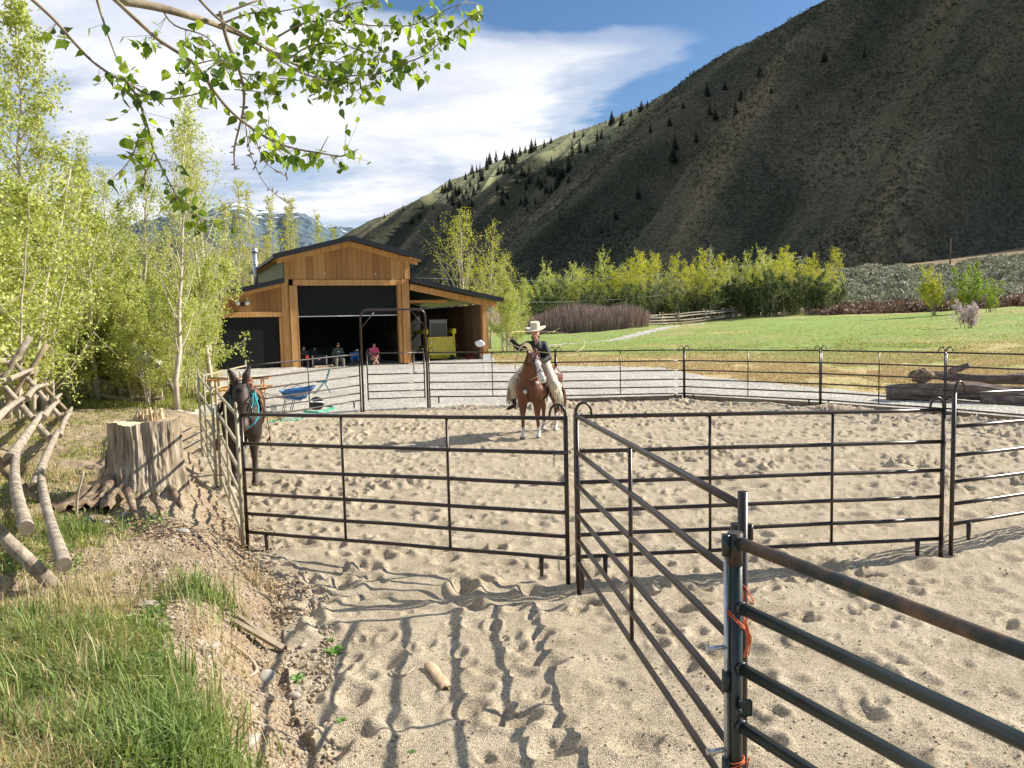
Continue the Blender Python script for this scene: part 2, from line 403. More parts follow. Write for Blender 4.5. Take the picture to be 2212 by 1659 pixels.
mat_gravel = ground_mat('gravel', [(.42, .39, .34), (.62, .585, .52), (.78, .735, .66)], .6, 14, (24, [(0, (.30, .29, .28)), (.3, (.75,)*3), (.7, (1, 1, 1)), (1, (1.25, 1.22, 1.15))], .9), bump=1., bs=40, bd=.03)
mat_meadow = ground_mat('meadow', [(.56, .42, .22), (.52, .42, .19), (.38, .38, .13), (.25, .34, .09), (.30, .40, .11)], .5, 9, (16, [(0, (.6,)*3), (.4, (.9,)*3), (1, (1.15,)*3)], .6), bump=.8, bs=12, bd=.05, extra=meadow_extra)
mat_dirt = ground_mat('bank_dirt', [(.24, .17, .105), (.37, .275, .18), (.49, .39, .265), (.58, .48, .35)], 1.6, 34, (60, [(0, (.5,)*3), (.3, (.9,)*3), (1, (1.15,)*3)], .6), bump=.9, bs=60, bd=.02)
def sub_ground(name, zone, mat):
    sel = Fq[np.isin(fzone, zone)]; u, inv = np.unique(sel, return_inverse=True)
    o = link(name, np_mesh(name, Vg[u], inv.reshape(-1, 4), mat)); tag(o, kind='structure'); return o
sub_ground('sand', [0], mat_sand); sub_ground('gravel_yard', [1], mat_gravel); sub_ground('gravel_path', [4], mat_gravel)
sub_ground('meadow', [2], mat_meadow); sub_ground('brush_slope', [5], ground_mat('brush_soil', [(.14, .10, .06), (.26, .20, .12), (.38, .31, .19)], .2, 3, None, bump=.6, bs=4, bd=.2)); sub_ground('dirt_bank', [3], mat_dirt)

# ---------------------------------------------------------------- hills
def loft(name, crest, foot, nu, nv, disp, mat, ext=.12, bench=None):
    c = np.array([list(D(*p)) for p in crest]); f = np.array([list(D(*p)) for p in foot])
    k = np.linspace(0, len(c)-1, nu); i = np.arange(len(c))
    C = np.stack([np.interp(k, i, c[:, j]) for j in range(3)], -1); Fo = np.stack([np.interp(k, i, f[:, j]) for j in range(3)], -1)
    for _ in range(nu//60):
        C[1:-1] = (C[:-2]+2*C[1:-1]+C[2:])/4; Fo[1:-1] = (Fo[:-2]+2*Fo[1:-1]+Fo[2:])/4
    v = np.concatenate([np.linspace(-ext, 1, nv), 1+np.linspace(.02, .5, nv//8)])
    P = np.zeros((len(v), nu, 3))
    for a, t in enumerate(v):
        if t <= 1:
            P[a] = Fo+(C-Fo)*t
            P[a, :, 2] = Fo[:, 2]+(C[:, 2]-Fo[:, 2])*(t if t < 0 else (t**1.06)*1.0-.10*math.sin(math.pi*t)*(1-t))
            P[a, :, 2] -= np.maximum(0, t-.93)*(C[:, 2]-Fo[:, 2])*.25
        else:
            d = C-Fo; P[a] = C+d*(t-1); P[a, :, 2] = C[:, 2]-.0175*(C[:, 2]-Fo[:, 2])-(C[:, 2]-Fo[:, 2])*(t-1)*1.1
    if bench is not None:      # gentler bench between a break of slope and the skyline
        i2 = np.interp(k, np.arange(len(c)), bench); q = np.clip((v-.74)/.26, 0, None)[:, None]*i2[None, :]; Cb = np.array([0, 0, CAMZ])
        far = (C-Cb)*.42; P += q[..., None]*far[None]
        globals()['BENCH'] = i2
    U = np.cumsum(np.r_[0, np.linalg.norm(np.diff(C, axis=0), axis=1)])
    P = disp(P, U[None, :].repeat(len(v), 0), v[:, None].repeat(nu, 1))
    ii = np.arange(len(v)*nu).reshape(len(v), nu)
    Fs = np.stack([ii[:-1, :-1], ii[:-1, 1:], ii[1:, 1:], ii[1:, :-1]], -1).reshape(-1, 4)
    o = link(name, np_mesh(name, P.reshape(-1, 3), Fs, mat)); tag(o, kind='structure')
    return o, P, v
crest = [(600, 600, 1250), (700, 540, 1050), (780, 497, 900), (900, 432, 800), (1000, 378, 720), (1100, 333, 640), (1200, 296, 570), (1300, 262, 520), (1400, 218, 480), (1500, 158, 450), (1600, 98, 425), (1750, 5, 400), (1900, -95, 380), (2100, -230, 360), (2400, -420, 340), (2900, -700, 320), (3500, -900, 300)]
foot = [(250, 690, 1000), (350, 680, 860), (450, 672, 740), (560, 660, 640), (640, 655, 560), (720, 648, 480), (800, 640, 420), (870, 636, 375), (940, 632, 340), (1010, 628, 310), (1090, 624, 285), (1220, 618, 260), (1350, 612, 240), (1550, 603, 215), (1900, 590, 190), (2500, 565, 175), (3300, 540, 160)]
def hill_disp(P, U, v):
    w_ = U+22*fbm(U/160., v*1.4, 2, 5)
    rib = vn(w_/48., v*.5+3, 21)*1.5
    rib2 = 1-np.abs(vn(w_/19.+v*1.2, v*1.1, 22))*2
    env = np.sin(np.clip(v, 0, 1)*math.pi)**.6*.9+.1
    a = 13.*rib*env+3.4*rib2*env+1.0*fbm(U/15., v*14, 4, 23)+.35*fbm(U/2.6, v*90, 3, 24)
    kk = U/U.max()
    a = a*(1-.7*BENCH[None, :]*sst(.7, .85, v))
    P[..., 2] += a*.75; P[..., 0] -= a*.55; P[..., 1] -= a*.35
    globals()['FLOW'] = np.stack([w_/30., v*1.6+U/900., BENCH[None, :]*sst(.70, .82, v)], -1).reshape(-1, 3)
    return P
def hill_mat(name, cols, spots, s=(.012, .18), rough=.95):
    m = bpy.data.materials.new(name); m.use_nodes = True; nt = m.node_tree; b = nt.nodes['Principled BSDF']
    b.inputs['Roughness'].default_value = rough; b.inputs['Specular IOR Level'].default_value = .1
    P = N(nt, 'ShaderNodeNewGeometry').outputs['Position']
    a = N(nt, 'ShaderNodeTexNoise', i_Scale=s[0], i_Detail=8., i_Roughness=.62); L(nt, P, a.inputs[0])
    rp = ramp(nt, a.outputs[0], [(.3+.4*i/(len(cols)-1), c) for i, c in enumerate(cols)])
    c = N(nt, 'ShaderNodeTexNoise', i_Scale=s[1], i_Detail=5., i_Roughness=.7); L(nt, P, c.inputs[0])
    r2 = ramp(nt, c.outputs[0], [(.42, (.30, .32, .30)), (.50, (.8,)*3), (.58, (1.35, 1.3, 1.15))])
    mx = N(nt, 'ShaderNodeMixRGB', blend_type='MULTIPLY'); mx.inputs[0].default_value = spots
    L(nt, rp.outputs[0], mx.inputs[1]); L(nt, r2.outputs[0], mx.inputs[2]); L(nt, mx.outputs[0], b.inputs['Base Color'])
    bp = N(nt, 'ShaderNodeBump', i_Strength=.6, i_Distance=1.2); L(nt, c.outputs[0], bp.inputs['Height']); L(nt, bp.outputs[0], b.inputs['Normal'])
    return m
mh = hill_mat('sage_hillside', [(.056, .066, .048), (.086, .090, .064), (.112, .105, .082), (.165, .152, .112)], .6, (.012, .9))
nt = mh.node_tree; b = nt.nodes['Principled BSDF']; at = N(nt, 'ShaderNodeAttribute', attribute_name='flow')
fn = N(nt, 'ShaderNodeTexNoise', i_Scale=1., i_Detail=7., i_Roughness=.62, i_Distortion=.4); L(nt, at.outputs['Vector'], fn.inputs[0])
fr = ramp(nt, fn.outputs[0], [(.34, (.45, .50, .42)), (.44, (.85, .86, .78)), (.54, (1.15, 1.08, .95)), (.66, (1.9, 1.6, 1.35))])
old = b.inputs['Base Color'].links[0].from_socket; mx = N(nt, 'ShaderNodeMixRGB', blend_type='MULTIPLY'); mx.inputs[0].default_value = .9
L(nt, old, mx.inputs[1]); L(nt, fr.outputs[0], mx.inputs[2]); sp = N(nt, 'ShaderNodeSeparateXYZ'); L(nt, at.outputs['Vector'], sp.inputs[0])
m2_ = N(nt, 'ShaderNodeMixRGB'); m2_.inputs[2].default_value = (.34, .34, .17, 1); L(nt, math_n(nt, 'MULTIPLY', sp.outputs[2], math_n(nt, 'ADD', .45, fn.outputs[0]), clamp=True), m2_.inputs[0]); L(nt, mx.outputs[0], m2_.inputs[1]); L(nt, m2_.outputs[0], b.inputs['Base Color'])  # pale grass on the bench, its colour lightened to look sunlit
hill, HP, HV = loft('hill', crest, foot, 1300, 420, hill_disp, mh, bench=[0, 0, 0, .25, .7, 1, 1, .95, .6, .1, 0, 0, 0, 0, 0, 0, 0])
fa = hill.data.attributes.new('flow', 'FLOAT_VECTOR', 'POINT'); fa.data.foreach_set('vector', FLOW.astype(np.float32).ravel())
# lower far ridges behind the trees on the left, and the snowy mountain
def ridge_disp(P, U, v):
    s = U.max()/30.; a = fbm(U/s, v*3, 5, 71)*s*.28*np.clip(v+.1, 0, 1)
    P[..., 2] += a; return P
ms = hill_mat('haze_blue_forest', [(.07, .105, .14), (.10, .14, .18), (.16, .20, .23)], .6, (.0016, .012))  # forest tinted blue: distance haze painted into the base colour
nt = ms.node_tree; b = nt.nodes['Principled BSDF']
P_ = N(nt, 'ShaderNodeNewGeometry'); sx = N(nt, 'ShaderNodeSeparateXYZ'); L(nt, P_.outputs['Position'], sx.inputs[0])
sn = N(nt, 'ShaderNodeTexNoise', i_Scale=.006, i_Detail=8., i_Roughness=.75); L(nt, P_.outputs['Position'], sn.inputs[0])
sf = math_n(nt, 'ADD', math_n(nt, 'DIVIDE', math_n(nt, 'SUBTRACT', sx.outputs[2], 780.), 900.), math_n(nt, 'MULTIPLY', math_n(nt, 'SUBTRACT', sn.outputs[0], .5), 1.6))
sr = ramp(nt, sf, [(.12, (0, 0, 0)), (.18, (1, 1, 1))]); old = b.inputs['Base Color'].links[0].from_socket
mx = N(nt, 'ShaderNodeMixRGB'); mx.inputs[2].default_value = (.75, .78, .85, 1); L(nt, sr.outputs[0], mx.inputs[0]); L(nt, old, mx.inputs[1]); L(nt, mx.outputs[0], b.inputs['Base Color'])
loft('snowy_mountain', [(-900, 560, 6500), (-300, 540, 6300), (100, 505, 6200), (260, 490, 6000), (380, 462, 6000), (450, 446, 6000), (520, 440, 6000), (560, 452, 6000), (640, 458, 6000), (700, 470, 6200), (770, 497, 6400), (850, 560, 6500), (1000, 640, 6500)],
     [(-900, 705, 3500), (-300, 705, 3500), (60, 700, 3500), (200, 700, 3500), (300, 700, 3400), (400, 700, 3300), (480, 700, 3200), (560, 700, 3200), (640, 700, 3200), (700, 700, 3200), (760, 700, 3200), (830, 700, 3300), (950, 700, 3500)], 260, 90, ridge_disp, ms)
mf = hill_mat('far_ridge', [(.10, .12, .07), (.15, .15, .09), (.20, .18, .12)], .8, (.006, .05))
loft('far_ridge', [(-1500, 470, 1600), (-600, 530, 1500), (0, 575, 1500), (160, 560, 1500), (300, 520, 1500), (420, 505, 1500), (520, 528, 1500), (640, 560, 1500), (760, 590, 1500), (900, 640, 1500)],
     [(-1500, 700, 900), (-600, 706, 900), (0, 706, 900), (160, 705, 900), (300, 705, 900), (420, 704, 900), (520, 704, 900), (640, 703, 900), (760, 702, 900), (900, 700, 900)], 260, 80, ridge_disp, mf)

# ================================================================ corral
steel = M('brown_pipe', [(.018, .011, .009), (.032, .019, .014), (.060, .032, .022)], 7, .36, .25, 90, metal=.25, bdist=.002, coat=.25)
dusty = M('dusty_pipe', [(.30, .26, .17), (.42, .38, .26), (.20, .15, .10)], 5, .6, .2, 60, bdist=.002)
DROPS = [0, .315, .60, .865, 1.087, 1.29]
def arch(m, p, d, r):
    """looped connector strap standing on the top rail beside the post; d points along the rail"""
    d = Vector(d).normalized(); up = Vector((0, 0, 1)); c = p+d*.075+up*.015
    pts = [p-up*.03]+[c-d*.075*math.cos(a)+up*(.10*math.sin(a)) for a in [i*math.pi/9 for i in range(0, 9)]]
    pts += [c+d*.078-up*.02, c+d*.135-up*.03]
    m.tube(pts, [r, r, r, r*.95, r*.9, r*.85, r*.8, r*.8, r*.75, r*.75, r*.8, r*.5], 8)
def panel(label, a, b, za, zb, cat='corral panel', verts=(.5,), feet=(.07, .93), mat=None, loops=(1, 1), rr=.0195, pr=.021,
          drops=DROPS, gap=.02, name='corral_panel', group='brown pipe corral panels round the pen', ext=(0, 0)):
    mat = mat or steel
    a = Vector(a); b = Vector(b); d = (b-a); dh = Vector((d.x, d.y, 0)).normalized(); up = Vector((0, 0, 1))
    t = thing(name, label, cat, (a.x, a.y, za), group)
    a2 = a-d.normalized()*gap; b2 = b+d.normalized()*gap
    for e, (p, z, lo, ex) in enumerate(((a2, za, loops[0], ext[0]), (b2, zb, loops[1], ext[1]))):
        m = MB(); m.tube([(p.x, p.y, z), (p.x, p.y, p.z+(.02 if lo else .03)+ex)], pr, 10)
        m.build('post', mat, t)
        if lo:
            m = MB(); arch(m, p+up*.01, dh if e == 0 else -dh, pr*.72); m.build('connector_loop', mat, t)
    for q in drops:
        m = MB(); n = 6; off = [Vector((0, 0, -q))+up*(0 if k in (0, n) else random.uniform(-.004, .004)) for k in range(n+1)]
        m.tube([a2.lerp(b2, k/n)+off[k] for k in range(n+1)], rr, 10); m.build('rail', mat, t)
    for f in verts:
        p = a2.lerp(b2, f); m = MB(); m.tube([p+up*-drops[0], p-up*drops[-1]], rr*.72, 8); m.build('upright', mat, t)
    for f in feet:
        p = a2.lerp(b2, f); m = MB(); m.tube([p-up*drops[-1], p-up*(drops[-1]+.19)], [rr*1.3, rr*.9], 8); m.build('foot', mat, t)
    return t
def zt(x, y, h): return Vector((x, y, h))
P0 = zt(-2.91, 8.235, 1.484); AR = zt(.455, 6.886, 1.534); BL = zt(.584, 6.88, 1.546); BR = zt(4.218, 7.5, 1.454)
CL = zt(4.342, 7.486, 1.603); CE = CL+(zt(5.301, 7.921, 1.582)-CL).normalized()*3.66
DL = zt(.55, 6.55, 1.59); DR = D(1600, 1091, 3.1)
P1 = D(467, 846, 11.5); P2 = D(428, 812, 14.5); P3 = D(532, 790, 18.8); P4 = D(781, 765, 21.5); P5 = D(921, 761.5, 22.3)
P6 = D(1197, 759.5, 22.4); P7 = D(1475, 756, 22.7); P8 = D(1770, 757.3, 19.95); P9 = D(2040, 761.7, 17.6); P10 = D(2212, 765.7, 16.15)
P10 = P9+(P10-P9).normalized()*3.66
up = Vector((0, 0, 1))
panel('front corral panel left of centre with two uprights, standing before the two horses', P0, AR, .02, .0, verts=(.347, .674))
panel('front corral panel right of centre, behind the panel that runs toward the camera', BL, BR, -.05, -.03, verts=(.345, .68))
panel('sunlit shiny corral panel running off the right edge of the photo', CL, CE, 0, 0, loops=(1, 0))
panel('corral panel running toward the camera from the centre joint to the dark green gate', DL, DR, 0, 0, loops=(0, 0), feet=(.04,), ext=(0, .03))
panel('dusty short corral panel in front of the dark mule, left side of the pen', P1, P0-Vector((.06, .02, 0)), 0, .02, mat=dusty)
panel('dusty corral panel at the far left, beside the stump, beyond the mule', P2, P1-Vector((.07, 0, 0)), 0, 0, mat=dusty)
panel('dusty corral panel behind the mule ears, in front of the closed barn door', P2+Vector((.08, .05, 0)), P3, 0, 0, mat=dusty, loops=(0, 1))
panel('sunlit corral panel sloping up behind the wheelbarrow to the bow gate', P3+Vector((.07, .05, 0)), P4-Vector((.08, .04, 0)), 0, 0)
panel('corral panel between the bow gate and the rider, before the yellow loader', P5+Vector((.08, 0, 0)), P6, 0, 0)
panel('far corral panel just right of the rider, against gravel and straw', P6+Vector((.07, 0, 0)), P7, 0, 0)
panel('far corral panel second to the right of the rider in the back row', P7+Vector((.07, 0, 0)), P8, 0, 0)
panel('far corral panel in front of the left end of the fallen logs', P8+Vector((.07, 0, 0)), P9, 0, 0)
panel('far corral panel in front of the fallen logs, running off the right edge', P9+Vector((.07, 0, 0)), P10, 0, 0)
# bow gate
t = thing('bow_gate', 'brown pipe walk-through gate under a tall arched frame in front of the barn', 'gate', (P4.x, P4.y, 0))
m = MB(); gT = 2.86; rc = .22
dh = Vector((P5.x-P4.x, P5.y-P4.y, 0)).normalized(); a = Vector((P4.x, P4.y, 0)); b_ = Vector((P5.x, P5.y, 0))
pts = [a, a+up*(gT-rc)]+[a+dh*rc*(1-math.cos(k*math.pi/10))+up*(gT-rc+rc*math.sin(k*math.pi/10)) for k in range(1, 6)]
pts += [b_-dh*rc*(1-math.cos(k*math.pi/10))+up*(gT-rc+rc*math.sin(k*math.pi/10)) for k in range(5, 0, -1)]+[b_+up*(gT-rc), b_]
m.tube(pts, .03, 10); m.build('arch_frame', steel, t)
for p, s in ((a, 1), (b_, -1)):
    m = MB(); m.tube([p+up*(gT-.52), p+dh*s*.42+up*(gT-.04)], .014, 6); m.build('corner_brace', steel, t)
ga = D(792, 763, P4.z and 21.56); gb = D(915, 761.5, 22.2)
lf = MB()
for q in DROPS:
    lf.tube([ga-up*q, gb-up*q], .018, 8)
lf.tube([ga+up*.0, ga-up*1.33], .02, 8); lf.tube([gb+up*.0, gb-up*1.33], .02, 8)
arch(lf, ga, dh, .014); arch(lf, gb, -dh, .014)
lf.build('gate_leaf', steel, t)
m = MB(); q = ga.lerp(gb, .82); m.tube([q+Vector((0, -.05, .09)), q+Vector((0, -.05, -.55)), q+Vector((.10, -.05, -.60))], .017, 6); m.build('latch', steel, t)

# dark green gate in the foreground
gm = M('green_gate', [(.012, .020, .019), (.02, .032, .03), (.03, .042, .04)], 9, .33, .3, 120, metal=.2, bdist=.0015, coat=.3)
rust = M('rusty_top', [(.016, .024, .023), (.02, .028, .026), (.10, .06, .035), (.20, .11, .06)], 9, .6, .4, 90, bdist=.002)
gal = M('galvanised', [(.42, .44, .45), (.6, .62, .63)], 20, .35, .1, 60, metal=.7, bdist=.001)
E0 = D(1588, 1169, 2.80); E1 = D(2212, 1406.7, 1.95)
ed = (E1-E0).normalized(); E1 = E0+ed*2.6
t = thing('pipe_gate', 'dark green pipe gate swinging toward the lower right corner', 'gate', (E0.x, E0.y, 0))
m = MB(); m.tube([(E0.x, E0.y, .0), (E0.x, E0.y, E0.z+.03)], .0275, 14); m.build('post', gm, t)
m = MB(); m.tube([(E0.x, E0.y, E0.z-.09), (E0.x, E0.y, E0.z+.034)], .0285, 14, mi=0); m.build('post_collar', rust, t)
for k, q in enumerate((0, .245, .475, .70, .91, 1.11)):
    s = E0-up*q+ed*.012; m = MB(); m.tube([s, s+ed*2.45], .0235, 12)
    m.build('rail', rust if k == 0 else gm, t)
    if k:
        w_ = MB(); w_.tube([s+ed*.010, s+ed*.03], .0262, 10); w_.build('weld_collar', gm, t)
side = Vector((-ed.y, ed.x, 0)).normalized()
lft = Vector((-1, -.05, 0)).normalized()
m = MB(); c0 = E0+lft*.038+Vector((0, -.01, 0)); m.tube([c0+up*-.04, c0-up*1.05], .008, 8); m.build('latch_rod', gal, t)
for q in (.0, .52, .86):
    m = MB(); m.tube([c0-up*(q+.05), c0-up*(q-.03)], .016, 8); m.build('latch_bracket', gm, t)
for q in (.40, .80):
    m = MB(); p = c0-up*q; m.tube([p, p+Vector((-.075, -.02, .005))], .0095, 10)
    m.tube([p+Vector((-.07, -.019, .005)), p+Vector((-.078, -.02, .005))], .012, 8); m.build('slide_pin', gal, t)
m = MB(); p = D(1592, 1530, 2.74); m.box(p+Vector((.03, .0, 0)), (.055, .02, .06), .2, bev=.004); m.lathe(p+Vector((.0, -.022, 0)), [(.0, .012), (.012, .01), (.012, 0), (0, 0)], 10, Matrix.Rotation(R(90), 3, 'X')); m.build('hinge', gm, t)
# sleeve clamp and stickers on the end post of the panel behind
tp = Vector((DR.x, DR.y, 0))
t2 = thing('hinge_clamp', 'rusty hinge sleeve clamped round the post top behind the green gate', 'clamp', (DR.x, DR.y, DR.z-.12))
m = MB(); q = Vector((DR.x, DR.y, DR.z))-(DR-DL).normalized()*.03; m.tube([q-up*.165, q-up*.085], .030, 14); m.build('collar', steel, t2)
m = MB(); m.tube([q+Vector((.046, -.012, -.15)), q+Vector((.046, -.012, -.085))], .015, 12); m.beam(q+Vector((.02, 0, -.12)), q+Vector((.046, -.01, -.12)), .02, .05); m.build('eye', steel, t2)
white = M('white_paint', [(.72, .72, .70), (.8, .8, .78)], 10, .5)
black = M('black_rubber', [(.012,)*3, (.02, .02, .02)], 10, .6)
lab = MB(); q2 = q+Vector((0, 0, -.40))
for k in range(6):
    a0 = R(-150+k*16); a1 = R(-150+(k+1)*16)
    lab.add([q2+Vector((math.cos(a)*.0222, math.sin(a)*.0222, z)) for z in (-.035, .035) for a in (a0, a1)], [(0, 1, 3, 2)])
st = lab.build('post_sticker', white); tag(st, 'small white paper sticker wrapped round the brown post behind the green gate', 'sticker')
mk = MB(); q3 = q2+Vector((math.cos(R(-105))*.0228, math.sin(R(-105))*.0228, 0))
mk.box(q3+up*.012, (.010, .0012, .008), R(-15)); mk.box(q3+up*-.012, (.003, .0012, .012), R(-15)); mk.box(q3+Vector((.003, 0, -.02)), (.008, .0012, .003), R(-15))
mo = mk.build('printed_mark', black); mo.parent = st
for v in mo.data.vertices: pass

# chains at the joints
def chain(label, pts, link_l=.028):
    m = MB(); total = []
    for i in range(len(pts)-1):
        a = Vector(pts[i]); b = Vector(pts[i+1]); n = max(1, int((b-a).length/(link_l*.78)))
        for k in range(n): total.append((a.lerp(b, k/n), a.lerp(b, (k+1)/n)))
    for k, (a, b) in enumerate(total):
        c = (a+b)/2; d = (b-a).normalized(); s = d.cross(Vector((.3, .9, .2))).normalized()
        if k % 2: s = d.cross(s).normalized()
        ring = [c+d*(link_l*.5*math.cos(q))+s*(.009*math.sin(q)) for q in [i*math.pi/5 for i in range(11)]]
        m.tube(ring, .0026, 5, caps=False)
    o = m.build('chain', gal2); return tag(o, label, 'chain', 'short steel chains tying the panels')
gal2 = M('chain_steel', [(.10, .10, .09), (.28, .28, .27)], 40, .4, metal=.8)
q = AR-up*.30
chain('short chain round the upper centre joint of the front panels, a free end hanging left', [q+Vector((-.10, -.03, -.02)), q+Vector((.0, -.045, -.01)), q+Vector((.10, -.05, .03)), q+Vector((.19, -.03, .02))])
chain('free chain end hanging just left of the upper centre joint', [q+Vector((-.09, -.04, -.01)), q+Vector((-.095, -.04, -.13))])
q = AR-up*1.24
chain('chain wrapped low round the centre joint of the front panels', [q+Vector((-.07, -.04, -.01)), q+Vector((.0, -.06, -.03)), q+Vector((.08, -.05, .01))])
chain('free chain end hanging low at the centre joint above the sand', [q+Vector((-.07, -.05, -.01)), q+Vector((-.065, -.05, -.15))])
q = BR-up*.28
chain('chain hanging from the upper joint on the right, left of the shiny panel', [q+Vector((.11, -.03, -.02)), q+Vector((.02, -.06, 0)), q+Vector((.0, -.05, -.10)), q+Vector((.005, -.05, -.30))])
q = BR-up*1.25
chain('chain at the foot of the right hand joint, near the sand', [q+Vector((.11, -.03, .02)), q+Vector((.02, -.06, 0)), q+Vector((.0, -.05, -.16))])
# orange twine
orange = M('orange_twine', [(.75, .13, .04), (.9, .22, .08)], 30, .7)
def twine(label, strands):
    m = MB()
    for s in strands: m.tube(s, .0022, 5)
    return tag(m.build('baling_twine', orange), label, 'twine')
def ring(c, r, n=14, tilt=.25, r2=None): return [Vector(c)+Vector((r*math.cos(a), (r2 or r)*math.sin(a), tilt*r*math.cos(a))) for a in [i*2*math.pi/n for i in range(n+1)]]
pc = Vector((E0.x, E0.y, E0.z-.30)); fr = [ring(pc, .034, tilt=-1.0), ring(pc+up*.01, .035, tilt=-1.1)]
k0 = D(1603, 1262, 2.85); lp = [k0, D(1612, 1270, 2.84), D(1626, 1297, 2.83), D(1622, 1303, 2.83), D(1613, 1290, 2.84), k0, D(1606, 1310, 2.85)]
fr.append(lp); fr.append([p+Vector((.004, 0, -.004)) for p in lp])
for k in range(9):
    x1, x2, x3 = (random.uniform(-5, 6) for _ in range(3))
    fr.append([D(1607, 1330, 2.86), D(1611+x1, 1352, 2.85), D(1618+x2, 1378, 2.84), D(1615+x3*.7, 1402, 2.85), D(1611+x3, 1418+random.uniform(-10, 5), 2.86)])
twine('orange baling twine knotted round the green gate post and hanging in loose strands', fr)
pc = Vector((E0.x, E0.y, D(1580, 1645, 2.8).z))
twine('orange baling twine wound round the foot of the green gate post', [ring(pc, .033, tilt=.5), ring(pc+up*.012, .034, tilt=.2), ring(pc-up*.012, .034, tilt=.6), [pc+Vector((.03, -.02, 0)), pc+Vector((.045, -.03, .03)), pc+Vector((.035, -.02, -.05))]])

# boards along the foot of the far panels
board = M('weathered_board', [(.13, .10, .07), (.26, .20, .14), (.36, .29, .21)], 3, .8, .4, 30, stretch=(1, 1, 8))
for lbl, p, q in (('brown edging board on the ground behind the rider, below the far rails', P6, P7), ('brown edging board on the ground under the middle far panel', P7, P8),
                  ('brown edging board at the foot of the panel near the logs', P8, P9), ('brown edging board running off to the right edge', P9, P10)):
    m = MB(); o = Vector((p.y-q.y, q.x-p.x, 0)).normalized()*.1
    m.beam(Vector((p.x, p.y, .06))+o, Vector((q.x, q.y, .06))+o, .05, .18, bev=.006); tag(m.build('edging_board', board), lbl, 'board', 'boards edging the sand')

# ================================================================ barn
BA = R(24); BO = G(760, 799); BU = Vector((math.cos(BA), math.sin(BA), 0)); BV = Vector((-math.sin(BA), math.cos(BA), 0)); BO.z = 0
def B(u, v, z): return BO+BU*u+BV*v+Vector((0, 0, z))
BR3 = Matrix((BU, BV, Vector((0, 0, 1)))).transposed()
def bbox(m, u0, u1, v0, v1, z0, z1, mi=0, bev=0.): return m.box(B((u0+u1)/2, (v0+v1)/2, (z0+z1)/2), (abs(u1-u0), abs(v1-v0), abs(z1-z0)), BR3, mi, bev)
timber = M('cedar_timber', [(.40, .18, .055), (.58, .295, .10), (.66, .37, .14)], 1.2, .7, .3, 14, stretch=(6, 6, .6), bdist=.01)
plank = M('cedar_siding', [(.27, .115, .030), (.42, .195, .058), (.52, .27, .09)], 1.5, .7, .3, 14, stretch=(5, 5, .6), island=True, bdist=.01)
roofm = M('black_metal_roof', [(.012, .013, .015), (.02, .021, .024)], 3, .42, metal=.3)
doorm = M('dark_green_door', [(.007, .009, .009), (.011, .013, .012)], 2, .7, .1, 6, spec=.25)
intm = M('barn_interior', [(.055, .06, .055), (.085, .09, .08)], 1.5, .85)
wallg = M('green_side_wall', [(.16, .17, .09), (.21, .22, .12)], 2, .7)
conc = M('concrete', [(.34, .33, .30), (.45, .44, .40)], 3, .9, .3, 40)
barn = thing('barn', 'cedar and black-roofed barn with a half open centre door and two side wings', 'barn', B(0, 0, 0))
H0 = 2.79
m = MB(); bbox(m, -7.8, 3.45, -.10, 13, -.25, .05, bev=0); m.build('floor_slab', conc, barn)
m = MB()
for u0, u1, v0 in ((-3.62, -3.22, -.02), (-3.215, -2.79, -.10)): bbox(m, u0, u1, v0, .3, .03, 4.68 if u1 > -3 else 5.02, bev=.012)
m.build('timber_post', timber, barn)
m = MB()
for u0, u1, v0 in ((2.79, 3.0, -.02), (3.003, 3.22, -.12), (3.223, 3.46, -.04)): bbox(m, u0, u1, v0, .3, .03, 4.68 if u0 < 2.9 else 5.02, bev=.012)
m.build('timber_post', timber, barn)
m = MB(); bbox(m, -7.82, -7.30, -.06, .3, .03, 3.62, bev=.012); m.build('timber_post', timber, barn)
m = MB(); bbox(m, 7.92, 8.25, -.06, .25, .55, 3.60, bev=.012); m.build('timber_post', timber, barn)
m = MB(); bbox(m, 7.85, 8.38, -.15, .40, -.30, .56, bev=.01); m.build('white_pier', white, barn)
m = MB(); bbox(m, 3.1, 3.50, -.16, .3, -.2, .10, bev=.01); m.build('pier_block', conc, barn)
m = MB(); bbox(m, -3.0, 3.003, -.07, .28, 4.685, 5.0, bev=.012); m.build('header_beam', timber, barn)
m = MB(); bbox(m, -7.295, -3.625, -.05, .2, 3.02, 3.30, bev=.012); m.build('header_beam', timber, barn)
m = MB(); bbox(m, -3.80, -3.625, -.02, .2, .03, 3.0, bev=.01); m.build('door_jamb', timber, barn)
m = MB(); bbox(m, 3.20, 3.50, -.09, .2, 5.03, 6.18, bev=.012); m.build('gable_post', timber, barn)
RZ, EZ, EU = 7.14, 6.12, 4.0      # underside of the main roof
def roof_z(u): return RZ-(RZ-EZ)*abs(u-.1)/EU
m = MB(); random.seed(3); u = -3.42
while u < 3.19:
    w_ = min(random.choice([.24, .28, .31, .36]), 3.195-u); a, b2 = u+.008, u+w_-.004
    dv = random.uniform(-.006, .006)
    poly = [B(a, dv, 5.02), B(b2, dv, 5.02), B(b2, dv, roof_z(b2)-.02), B(a, dv, roof_z(a)-.02)]
    m.prism(poly, (0, 0, 0), BV*.05); u += w_
m.build('gable_siding', plank, barn)
m = MB(); bbox(m, -3.42, 3.19, .06, .12, 5.02, 6.0); m.build('gable_backing', doorm, barn)
m = MB()
for s in (-1, 1):
    m.beam(B(.1, -.05, RZ-.17), B(.1+s*3.9, -.05, roof_z(.1+s*3.9)-.17), .07, .30, bev=.008)
m.build('rake_board', timber, barn)
